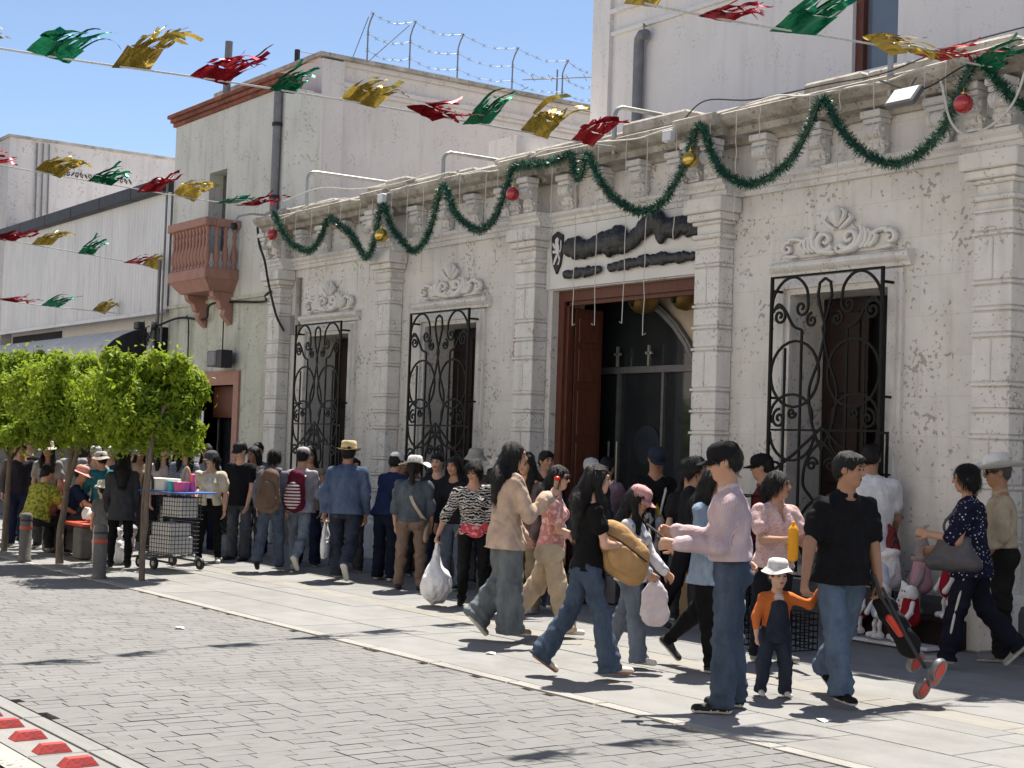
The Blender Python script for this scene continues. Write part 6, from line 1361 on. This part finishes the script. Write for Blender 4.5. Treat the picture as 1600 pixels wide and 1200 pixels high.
p19 = person('woman in brown cardigan over black top behind the beige sweater', (-12.3,8.95), -140, 1.55, legs=STAND, head=(-10,4), hair='front', fem=True, glasses='on', top=dict(m=cloth((.14,.095,.085)), sleeve=2, hem=.08, L=1.15, open=True, inner=cloth(BLK)), bottom=dict(m=cloth((.20,.16,.10)), style='straight'), shoe=((.6,.58,.56),SOLE), res=1.25)
p20 = person('person in mauve top with a pale strap seen from behind in the doorway', (-13.3,10.7), 30, 1.53, legs=STAND, arms=((30,10,40),(30,10,40)), lean=8, hair='short', face=False, top=dict(m=cloth((.24,.16,.20)), sleeve=2, L=1.15), bottom=dict(m=navy, style='straight'), res=1.4)
part(p20, 'strap', [cone(p20['N']+p20['sx']*.10+V3(0,-.01,.02), p20['P']+p20['sp']*.18-p20['sy']*.14+p20['sx']*.03, .014, .014, .01)], SOLE, .014)
p22 = person('person in grey bucket hat shading their eyes by the window', (-14.96,10.1), 172, 1.56, legs=STAND, arms=((80,30,120,30),(10,10,40)), head=(0,10), hat=('bucket', cloth((.38,.35,.30))), fem=True, glasses='on', top=dict(m=cloth((.10,.09,.09)), sleeve=1, L=1.1), bottom=dict(m=navy, style='straight'), res=1.4)
p22b = person('woman with dark hair between the grey hat and zebra top', (-14.6,9.6), -150, 1.47, legs=STAND, hair='long', fem=True, top=dict(m=cloth((.02,.02,.024)), sleeve=2), bottom=dict(m=denim((.08,.13,.21)), style='straight'), res=1.5)
# white hat + denim jacket, from behind
p23 = person('woman in white sunhat, denim jacket and brown trousers seen from behind', (-14.68,9.09), 6, 1.46, legs=dict(l=(2,3,5),r=(-2,3,4)), arms=((6,14,12),(6,12,10)), head=(4,2), hair='pony', hairm=HAIRB, hat=('wide', white_hat), fem=True, face=False, b=1.08, top=dict(m=denim((.06,.085,.115)), sleeve=1.5, hem=.02, L=1.14, collar=True), bottom=dict(m=cloth((.19,.135,.105)), style='slim'), shoe=((.05,.04,.035),SOLEB), res=1.1)
c0 = p23['P']+p23['sx']*.17-p23['sp']*.13; o = empty('shoulder_bag', p23['root'].location, 0, 'beige shoulder bag on a long strap worn over the denim jacket', 'bag'); o.rotation_euler = p23['root'].rotation_euler
sc_obj('bag', [cone(c0-V3(0,.04,.06), c0+V3(0,.04,.06), .07, .07, .03, (1,0,0), .45)], .012, cloth((.40,.28,.20)), o); b = MB(); b.bar(bez([p23['N']-p23['sx']*.06+V3(0,-.03,0), p23['N']-V3(0,.13,.2), p23['P']+V3(.10,-.13,.08), c0+V3(0,-.02,.1)], 5), .035, .008, (0,1,0)); b.build('strap', cloth((.45,.38,.30)), o)
# straw hat + blue shirt, from behind
p24 = person('man in straw hat and blue shirt walking away with a bag', (-15.85,8.89), 8, 1.58, legs=dict(l=(16,4,2),r=(-18,30,2,-55)), arms=((-4,18,14),(4,12,10)), head=(-4,2), skin=1, hair='short', hat=('fedora', cloth((.58,.47,.28)), cloth((.35,.25,.13))), face=False, b=1.16, top=dict(m=denim((.040,.085,.19)), sleeve=2, hem=.045, L=1.14, collar=True), bottom=dict(m=denim((.016,.026,.055)), style='straight'), shoe=((.42,.41,.40),SOLE), curl=(1.2,.6), res=1.0)
plastic_bag(p24, 'l', 'flat white carrier bag held by the man in the straw hat', .10, .05, .34, None, 21)
p25 = person('man in navy shirt and white cap behind the straw hat', (-15.75,9.4), 35, 1.50, legs=STAND, arms=((40,10,40),(30,20,50)), lean=14, hat=('cap', white_hat), face=False, top=dict(m=cloth((.016,.026,.07)), sleeve=2, L=1.2, hem=.04), bottom=dict(m=cloth((.012,.016,.035)), style='straight'), shoe=((.6,.6,.6),SOLE), res=1.4, b=1.1)
p26 = person('person in blue jeans sitting low against the stone wall', (-16.6,10.45), 140, 1.55, legs=dict(l=(84,92,8),r=(70,96,10)), arms=((40,10,40),(40,10,40)), lean=16, sit=.42, hair='short', top=dict(m=cloth((.02,.03,.06)), sleeve=2, L=1.1), bottom=dict(m=denim((.03,.05,.095)), style='straight'), res=1.5)
p27 = person('woman in sunglasses and dark top with beige waistcoat facing us', (-17.85,9.46), 176, 1.53, legs=STAND, hair='long', glasses='on', fem=True, head=(6,6), top=dict(m=cloth((.34,.28,.20)), sleeve=0, hem=.06, L=1.12, open=True, inner=cloth(BLK)), bottom=dict(m=navy, style='straight'), res=1.4)
p27b = person('dark-haired person half hidden left of the straw hat', (-17.4,9.75), 150, 1.44, legs=STAND, hair='short', top=dict(m=cloth((.03,.03,.035)), sleeve=2), bottom=dict(m=navy, style='straight'), res=1.6)
p28 = person('person in pale grey jacket with maroon backpack walking away', (-17.17,8.98), 12, 1.51, legs=dict(l=(14,4,2),r=(-18,30,2,-50)), arms=((6,10,20),(20,10,60)), face=False, hair='short', hat=('cap', cloth((.40,.37,.36))), top=dict(m=cloth((.34,.33,.36)), sleeve=2, L=1.25, hem=.05), bottom=dict(m=denim((.11,.16,.24)), style='slim'), shoe=((.45,.44,.43),SOLE), res=1.25)
backpack(p28, 'maroon and white backpack on the person in the pale jacket', cloth((.12,.014,.03)), cloth((.62,.58,.58),'wstripe',(.13,.015,.03),8,.5,2), .15, 3)
p29 = person('person with a hair bun and brown backpack walking away', (-17.23,8.62), 4, 1.44, legs=dict(l=(-8,22,3,-30),r=(8,4,2)), arms=((4,14,14),(4,12,16)), face=False, hair='bun', hat=None, fem=True, top=dict(m=cloth((.15,.145,.18)), sleeve=2, L=1.2, hem=.03, hood=True), bottom=dict(m=denim((.045,.08,.14)), style='straight'), shoe=((.10,.10,.11),SOLEB), res=1.2)
backpack(p29, 'brown canvas backpack on the person with the hair bun', cloth((.17,.115,.085)), cloth((.14,.095,.07)), .165, 7)
p30 = person('man in black football shirt with white shoulder stripes and jeans', (-18.89,8.99), -158, 1.545, legs=STAND, arms=((4,10,16),(4,10,16)), head=(10,16), skin=2, hair='short', hat=('cap', cloth((.03,.03,.03))), top=dict(m=cloth((.011,.012,.016)), sleeve=1, hem=.06, L=1.1), bottom=dict(m=denim((.045,.06,.085)), style='straight'), shoe=((.05,.05,.055),SOLEB), res=1.25)
for s in (-1, 1): part(p30, 'shoulder_stripe', [cone(p30['N']+p30['sx']*s*.05-p30['sp']*.01, p30['A']['r' if s > 0 else 'l'][0]+p30['sp']*.045, .016, .016, .01)], SOLE, .014)
p31 = person('dark-haired man behind the football shirt', (-19.69,9.61), 172, 1.55, legs=STAND, hair='short', top=dict(m=cloth((.16,.2,.27)), sleeve=1), bottom=dict(m=navy), res=1.7)
p32 = person('woman in cap, white crop top and cream overshirt, hand on hip', (-18.57,8.41), 176, 1.42, legs=dict(l=(2,3,5),r=(-2,3,5)), arms=((4,14,12), dict(u=(.62,-.25,-.74), f=(-.62,.22,-.72))), head=(34,6), skin=2, hair='pony', hat=('cap', cloth((.10,.10,.10))), fem=True, b=1.06, top=dict(m=cloth((.62,.54,.42)), sleeve=1, hem=.01, L=1.16, open=True, inner=cloth((.72,.71,.70)), ihem=.055), bottom=dict(m=cloth((.009,.009,.010)), style='skinny'), shoe=((.52,.50,.46),SOLE), res=1.15)
p33 = person('woman with long hair and blue checked shirt behind the vendor cart', (-19.85,8.59), 168, 1.52, legs=STAND, arms=((20,10,30),(10,12,14)), hair='front', fem=True, skin=2, top=dict(m=cloth((.30,.33,.38),'check',(.05,.06,.09),14,.8), sleeve=1.5, hem=.04, L=1.14, open=True, inner=cloth((.35,.45,.58))), bottom=dict(m=navy), res=1.3)
p34 = person('woman with long hair and pale beige top left of the checked shirt', (-20.12,8.38), 160, 1.49, legs=STAND, hair='front', fem=True, skin=2, head=(-10,2), top=dict(m=cloth((.52,.43,.38)), sleeve=2, hem=-.01, L=1.08), bottom=dict(m=cloth((.014,.014,.017)), style='skinny'), res=1.3)
p35 = person('long-haired woman half hidden behind the cap and cream overshirt', (-20.48,9.2), 178, 1.50, legs=STAND, hair='long', fem=True, top=dict(m=cloth((.32,.32,.34)), sleeve=2), bottom=dict(m=navy), res=1.7)
p36 = person('person in dark blazer seen from behind beside the twin-stemmed tree', (-18.15,7.05), -12, 1.40, legs=STAND, hair='long', fem=True, face=False, head=(0,4), top=dict(m=cloth((.045,.047,.055)), sleeve=2, hem=.13, L=1.14), bottom=dict(m=cloth((.010,.010,.012)), style='skinny'), shoe=((.015,.015,.015),SOLEB), res=1.15)
b = MB(); T2 = p36['T']; b.add([(-.20,-.02,.09),(0,-.03,.19),(.22,-.02,.11),(-.20,.20,.05),(0,.24,.15),(.22,.20,.07),(-.20,-.16,.04),(.22,-.16,.06),(0,-.20,.12)], [(0,1,4,3),(1,2,5,4),(6,8,1,0),(8,7,2,1)]); n0 = len(b.v); b.add([(p[0],p[1],p[2]-.012) for p in b.v[:9]], [(0,3,4,1),(1,4,5,2),(6,0,1,8),(8,1,2,7)]); b.xf(T2)
o = b.build('paper_sunshade', M['paper']); o.location = p36['root'].location; o.rotation_euler = p36['root'].rotation_euler; tag(o, 'folded white card held over the head of the person in the blazer', 'card')
p37 = person('small child in white hat and grey tee behind the near bollard', (-18.9,7.1), -40, .95, legs=dict(l=(4,6,4),r=(2,4,4)), hs=1.3, hair='short', hat=('bucket', white_hat), top=dict(m=cloth((.16,.16,.17)), sleeve=1, hem=.05, L=1.15), bottom=dict(m=cloth((.5,.5,.5))), res=1.2, skin=2)
p38 = person('person in teal and black top with grey trousers behind the bench', (-20.0,7.5), -40, 1.36, legs=STAND, arms=((30,10,60),(20,10,60)), lean=10, hair='short', hat=('bucket', cloth((.50,.45,.40))), top=dict(m=cloth((.02,.14,.17)), sleeve=2, L=1.2), bottom=dict(m=cloth((.22,.22,.24)), style='straight'), res=1.35)
p39 = person('woman in pink brimmed hat and navy top sitting on the red bench', (-20.2,7.08), 84, 1.42, legs=dict(l=(86,84,4),r=(80,88,4)), arms=((40,8,30),(40,8,30)), lean=20, sit=.52, head=(6,16), hair='short', hat=('wide', cloth((.58,.30,.26))), fem=True, skin=0, top=dict(m=cloth((.014,.024,.065)), sleeve=1, L=1.12), bottom=dict(m=cloth((.05,.05,.055)), style='slim'), res=1.2)
backpack(p39, 'pink backpack on the woman sitting on the bench', cloth((.55,.24,.22)), cloth((.48,.19,.18)), .14, 9)
p40 = person('person in yellow-green patterned shirt sitting at the left edge', (-20.05,6.62), 30, 1.45, legs=dict(l=(86,80,4),r=(80,84,4)), arms=((30,10,40),(30,10,40)), lean=18, sit=.50, head=(0,24), hair='short', face=False, b=1.2, top=dict(m=cloth((.34,.34,.06),'noise',(.12,.14,.02),26,.52), sleeve=1, L=1.2), bottom=dict(m=cloth((.02,.02,.022))), res=1.25)
bg = random.Random(77)
for i, (u, fa, hh, hr, colr, lab) in enumerate([((-21.5,7.25),175,1.46,'front',(.30,.29,.28),'long-haired woman in grey dress under the middle tree'), ((-21.9,7.0),178,1.45,'short',(.02,.02,.03),'man in black under the left tree'), ((-21.0,7.75),170,1.42,'short',(.42,.38,.34),'man in pale shirt behind the pink hat'), ((-22.4,7.1),175,1.45,'long',(.10,.08,.08),'woman in dark brown by the left edge'), ((-21.0,8.4),165,1.46,'long',(.50,.34,.22),'woman in tan top behind the blazer'), ((-21.3,8.1),-160,1.42,'short',(.04,.05,.12),'man in navy behind the teal top'), ((-22.6,8.0),178,1.5,'short',(.35,.33,.33),'man in light grey far under the trees'), ((-23.3,8.6),160,1.5,'long',(.25,.1,.1),'woman in dark red far under the trees'), ((-23.4,7.6),-170,1.5,'short',(.03,.03,.035),'man in charcoal far under the trees'), ((-20.55,8.8),178,1.42,'long',(.10,.10,.12),'dark-haired woman between the beige top and checked shirt'),
    ((-16.35,9.95),170,1.45,'long',(.05,.06,.10),'woman in dark blue between the straw hat and second pilaster'), ((-15.35,9.85),-160,1.5,'short',(.02,.02,.025),'man in black half hidden behind the denim jacket'), ((-13.75,9.55),150,1.46,'long',(.25,.2,.18),'woman in taupe behind the beige sweater'), ((-12.75,10.1),-165,1.5,'short',(.03,.035,.05),'man in dark blue by the open door leaf'), ((-11.25,10.1),170,1.48,'long',(.02,.02,.022),'woman in black right of the braided girl'), ((-18.4,9.75),172,1.5,'short',(.35,.34,.33),'man in pale grey behind the maroon backpack'), ((-19.25,9.35),-170,1.5,'long',(.45,.4,.36),'woman in cream behind the football shirt'), ((-14.2,9.9),165,1.5,'short',(.12,.03,.03),'man in dark red beneath the second window'), ((-16.95,9.6),168,1.4,'long',(.03,.03,.03),'woman in black left of the straw hat'), ((-20.9,9.4),178,1.5,'short',(.2,.22,.26),'man in slate grey near the terracotta doorway'), ((-22.2,8.8),170,1.5,'long',(.4,.3,.3),'woman in dusty pink far behind the cart')]):
    person(lab, u, fa, hh, legs=STAND, hair=hr, fem=hr != 'short', skin=i % 3, head=(bg.uniform(-25,25), bg.uniform(0,10)), hat=('cap', cloth((.5,.5,.5))) if i in (2, 6, 13) else ('bucket', cloth((.55,.52,.46))) if i in (0, 5, 12, 17) else None, top=dict(m=cloth(colr), sleeve=1+i % 2, L=1.1), bottom=dict(m=navy if i % 2 else cloth((.06,.06,.065))), res=1.7)

for pz_, m_ in ((p24, denim((.02,.032,.066))), (p29, denim((.05,.088,.15))), (p28, denim((.10,.145,.22))), (p23, cloth((.165,.115,.09))), (p12, denim((.09,.145,.23)))): pockets(pz_, m_)
# ------------------------------------------------------------------ folded pushchair carried by the father
pc = empty('pushchair', p3['root'].location, 0, 'folded black and red pushchair carried by the man in the black polo', 'pushchair'); pc.rotation_euler = p3['root'].rotation_euler
h0 = Vector(p3['hand']['l'][0]); ln_ = Vector((-.52,.10,-.70)); bl = M['blackmetal']; rd = mat('red pushchair trim', (.55,.05,.03), .4); up_ = Vector((-.33,.05,-.47))
for s in (-1, 1):
    b = MB(); o_ = Vector((.03*s, .07*s, 0)); b.tube([h0+o_*.6+Vector((.05,0,.14)), h0+o_, h0+up_+o_], .013, 8); b.build('frame_tube', bl, pc, 50)
    b = MB(); b.tube([h0+o_*.8+Vector((.0,.02,.06)), h0+up_*.55+o_*1.4, h0+up_*.95+o_*1.1], .011, 8); b.build('frame_tube', bl, pc, 50)
sc_obj('folded_seat', [cone(h0+up_*.12, h0+up_*.72, .055, .075, .04)], .011, cloth((.014,.014,.016)), pc, (.012, 30, 4, 1))
sc_obj('red_panel', [cone(h0+up_*.30+Vector((.05,.05,.0)), h0+up_*.52+Vector((.05,.06,0)), .03, .026, .03)], .011, rd, pc)
for i, (dx, dy, dz_) in enumerate(((-.03,.09,-.02),(.02,-.05,.06),(.05,.07,-.10),(-.02,.14,.03))):
    c0 = h0+up_+Vector((dx, dy, dz_-.03)); b = MB(); b.lathe([(.05,-.018),(.075,-.02),(.082,0),(.075,.02),(.05,.018)], 18); b.xf(Matrix.Translation(c0) @ Matrix.Rotation(R(70), 4, 'X') @ Matrix.Rotation(R(20), 4, 'Y')); w_ = b.build('wheel', M['greymetal'], pc, 50)
    b = MB(); b.lathe([(.055,-.022),(.058,0),(.055,.022)], 16); b.xf(Matrix.Translation(c0) @ Matrix.Rotation(R(70), 4, 'X') @ Matrix.Rotation(R(20), 4, 'Y')); b.build('red_hub', rd, w_, 50)
# ------------------------------------------------------------------ long-legged Christmas plush dolls by the wall
plw = cloth((.80,.78,.78)); plr = cloth((.30,.015,.025)); plp = cloth((.52,.30,.36)); plg = cloth((.30,.26,.24)); plaid = cloth((.40,.02,.03),'wcheck',(.03,.03,.03),18,.6); plb = cloth((.52,.55,.66))
def doll(label, loc, rz, h, body, hat, skinm=None, legs=True, tilt=0, beard=False, ears=False):
    o = empty('plush_doll', loc, rz, label, 'doll', 'plush Christmas dolls'); o.rotation_euler = (0, R(tilt), rz); m0 = skinm or plw
    hz = h*.62; sc_obj('torso', [cone((0,0,h*.34), (0,0,h*.54), .085*h/.7, .06*h/.7, .03)], .011, body, o, (.006,30,3,1))
    sc_obj('head', [ell((0,.0,hz), (.07*h/.7,.066*h/.7,.066*h/.7), .02), ell((0,.062*h/.7,hz-.005), (.016,.02,.014), .01)]+([cone((0,.05,hz-.02), (0,.06,hz-.18*h/.7), .055, .02, .03)] if beard else []), .010, m0, o, (.005,40,5,1))
    for s in (-1, 1):
        if legs: sc_obj('leg', [cone((s*.045,0,h*.36), (s*.05,.04,h*.17), .02, .018, .02), cone((s*.05,.04,h*.17), (s*.055,.03,.03), .018, .016, .02), cone((s*.055,.02,.03), (s*.06,.09,.028), .028, .026, .02)], .010, m0, o)
        sc_obj('arm', [cone((s*.06,0,h*.51), (s*.12,.04,h*.40), .022, .02, .02), cone((s*.12,.04,h*.40), (s*.10,.09,h*.30), .02, .026, .02)], .010, m0, o)
        if ears: sc_obj('ear', [cone((s*.05,0,hz+.04), (s*.10,0,hz+.08), .02, .012, .01)], .009, m0, o)
        b = MB(); b.lathe([(.001,-.008),(.008,0),(.001,.008)], 8, (s*.028,.064*h/.7,hz+.02), ax='y'); b.build('eye', EYE, o, 60)
    if hat is not None: sc_obj('hat', [cone((0,-.01,hz+.05), (.0,-.01,hz+.16*h/.7), .062*h/.7, .035, .02), cone((0,-.01,hz+.16*h/.7), (.04,0,hz+.21*h/.7), .033, .012, .02)], .010, hat, o, (.004,40,2,1))
    return o
doll('white bearded gnome doll in a red plaid pointed hat by the wall', (-9.27,10.78,.30), R(160), .80, plw, plaid, None, True, 0, True)
doll('pink long-legged doll with a grey head beside the bearded gnome', (-8.98,10.84,.28), R(150), .80, plp, plg, plg, True, 0, False, True)
doll('pale blue bunny-like doll in a white pointed hat, front of the row', (-9.14,10.52,.06), R(155), .72, plb, plb, None)
doll('red suited snow doll with white scarf, front of the row', (-8.82,10.52,.05), R(150), .70, plr, None, None)
doll('white doll with red trousers half hidden behind the navy blouse', (-8.62,10.80,.28), R(150), .80, plr, None, None, True, 0, False, True)
doll('small white doll with a red body leaning at the left end of the row', (-9.46,10.62,.06), R(165), .60, plr, None, None, True, 6, False, True)
doll('small pink doll squeezed between the blue and red dolls', (-8.98,10.60,.05), R(150), .56, plp, plw, None, True, -5)
o = empty('display_step', (0,0,0), 0, 'low dark crate step with a white front carrying the dolls', 'display step')
b = MB(); b.cbox(-9.65,-8.55,10.74,11.08,.015,.26,.01); b.build('riser', M['darkwood'], o); b = MB(); b.cbox(-9.62,-8.6,10.48,10.735,.015,.045,.006); b.build('foot_board', M['whitepl'], o)
# toy rack with a hanging reindeer by the right window
rk = empty('toy_rack', (-10.05,9.75,.012), R(-20), 'black wire rack standing in front of the right window with hanging toys', 'rack')
b = MB()
for x in (-.3, .3):
    for y in (-.18, .18): b.tube([(x,y,0),(x,y,1.25)], .01, 6)
for z in (.1, .5, .9, 1.25): b.tube([(-.3,-.18,z),(.3,-.18,z),(.3,.18,z),(-.3,.18,z),(-.3,-.18,z)], .008, 5)
b.build('frame', M['iron'], rk)
b = MB(); meshbox(b, -.3, .3, -.18, .18, .1, .5, .06, .004); b.build('basket', M['iron'], rk)
doll('white reindeer plush in a red plaid hat hanging on the toy rack', (-10.05,9.55,.86), R(150), .62, plw, plaid, None, True, 0, False, True)
doll('plush with a red plaid body hanging low on the toy rack', (-10.25,9.62,.52), R(165), .55, plaid, plw, None)
b = MB(); b.cbox(-.14,.14,-.1,.1,0,.2,.03); o = b.build('blue_toy_box', M['bluepl']); o.location = (-9.75,9.62,.52); o.rotation_euler = (0,0,.3); tag(o, 'bright blue toy box on the rack behind the man in black polo', 'box')
# wire crate, boxes and stools along the wall base
for i, (x, y, w, d, h, m_, lab, cat) in enumerate([(-9.2,9.35,.5,.35,.32,'iron','black wire crate on the pavement behind the toddler','crate'), (-11.4,10.6,.55,.4,.42,'card','brown carton against the wall right of the doorway','carton'), (-15.6,10.6,.5,.4,.45,'plinth','dark crate against the wall beside the grey hat','crate'), (-17.0,10.6,.6,.45,.5,'darkwood','dark wooden box against the wall below the second window','box'), (-12.9,10.3,.5,.4,.35,'greymetal','grey crate on the doorstep','crate')]):
    b = MB()
    if m_ == 'iron': meshbox(b, -w/2, w/2, -d/2, d/2, .02, h, .05, .005)
    else: b.cbox(-w/2, w/2, -d/2, d/2, 0, h, .012); b.cbox(-w/2-.012, w/2+.012, -d/2-.012, d/2+.012, h*.86, h*.96, .006)
    o = b.build('crate' if 'crate' in cat else 'box', M[m_]); o.location = (x, y, .013); o.rotation_euler = (0,0,.2*i); tag(o, lab, cat)
# doorstep
b = MB(); b.cbox(DX0-.1, DX1+.1, 10.85, 11.19, -.02, .15, .012); tag(b.build('doorstep', M['slab']), 'worn grey stone step in front of the wooden doorway', 'step')
# goods and bags around the bench
sc = [('white_bag', (-19.45,7.12,.50), PLB, [cone((0,0,.06),(.12,.02,.07),.07,.06,.04), cone((-.05,0,.05),(.02,-.05,.15),.05,.03,.03)], 'crumpled white bag lying on the bench right of the pink backpack', 'bag'), ('bundle', (-18.9,7.35,.012), cloth((.45,.42,.42),'noise',(.3,.06,.1),18,.6), [ell((0,0,.22),(.2,.17,.2),.05), ell((.12,.05,.4),(.1,.1,.1),.05)], 'bundle of pale and maroon cloth on the ground by the bench end', 'bundle'), ('white_bag', (-18.55,7.2,.012), PLB, [ell((0,0,.18),(.15,.12,.17),.05), cone((0,0,.3),(.05,0,.42),.06,.02,.04)], 'white bag on the ground behind the crooked trunk', 'bag')]
for i, (nm, loc, m_, pr, lab, cat) in enumerate(sc):
    o = sc_obj(nm, pr, .011, m_, None, (.014, 34, 30+i, .8)); o.location = loc; tag(o, lab, cat)
# litter and small stains of everyday use on the paving
lt = random.Random(55)
for i, (x, y, lab) in enumerate([(-9.9,6.9,'scrap of white paper on the pavement near the kerb'), (-6.6,7.1,'tiny paper scrap on the pavement at lower right'), (-12.2,5.3,'small white scrap on the road at centre left'), (-17.4,7.0,'paper scrap on the pavement by the vendor cart')]):
    b = MB(); p0 = [(lt.uniform(-.05,.05), lt.uniform(-.04,.04), lt.uniform(.004,.014)) for _ in range(5)]; b.add([(-.05,-.03,.004),(.04,-.035,.01),(.055,.03,.005),(-.02,.045,.016),(0,0,.02)], [(0,1,4),(1,2,4),(2,3,4),(3,0,4)]); n0 = len(b.v); b.add([(p[0],p[1],p[2]-.003) for p in b.v[:5]], [(1,0,4),(2,1,4),(3,2,4),(0,3,4)])
    o = b.build('paper_scrap', M['paper']); o.location = (x, y, .004); o.rotation_euler = (0,0,lt.uniform(0,6)); tag(o, lab, 'litter', 'litter scraps')
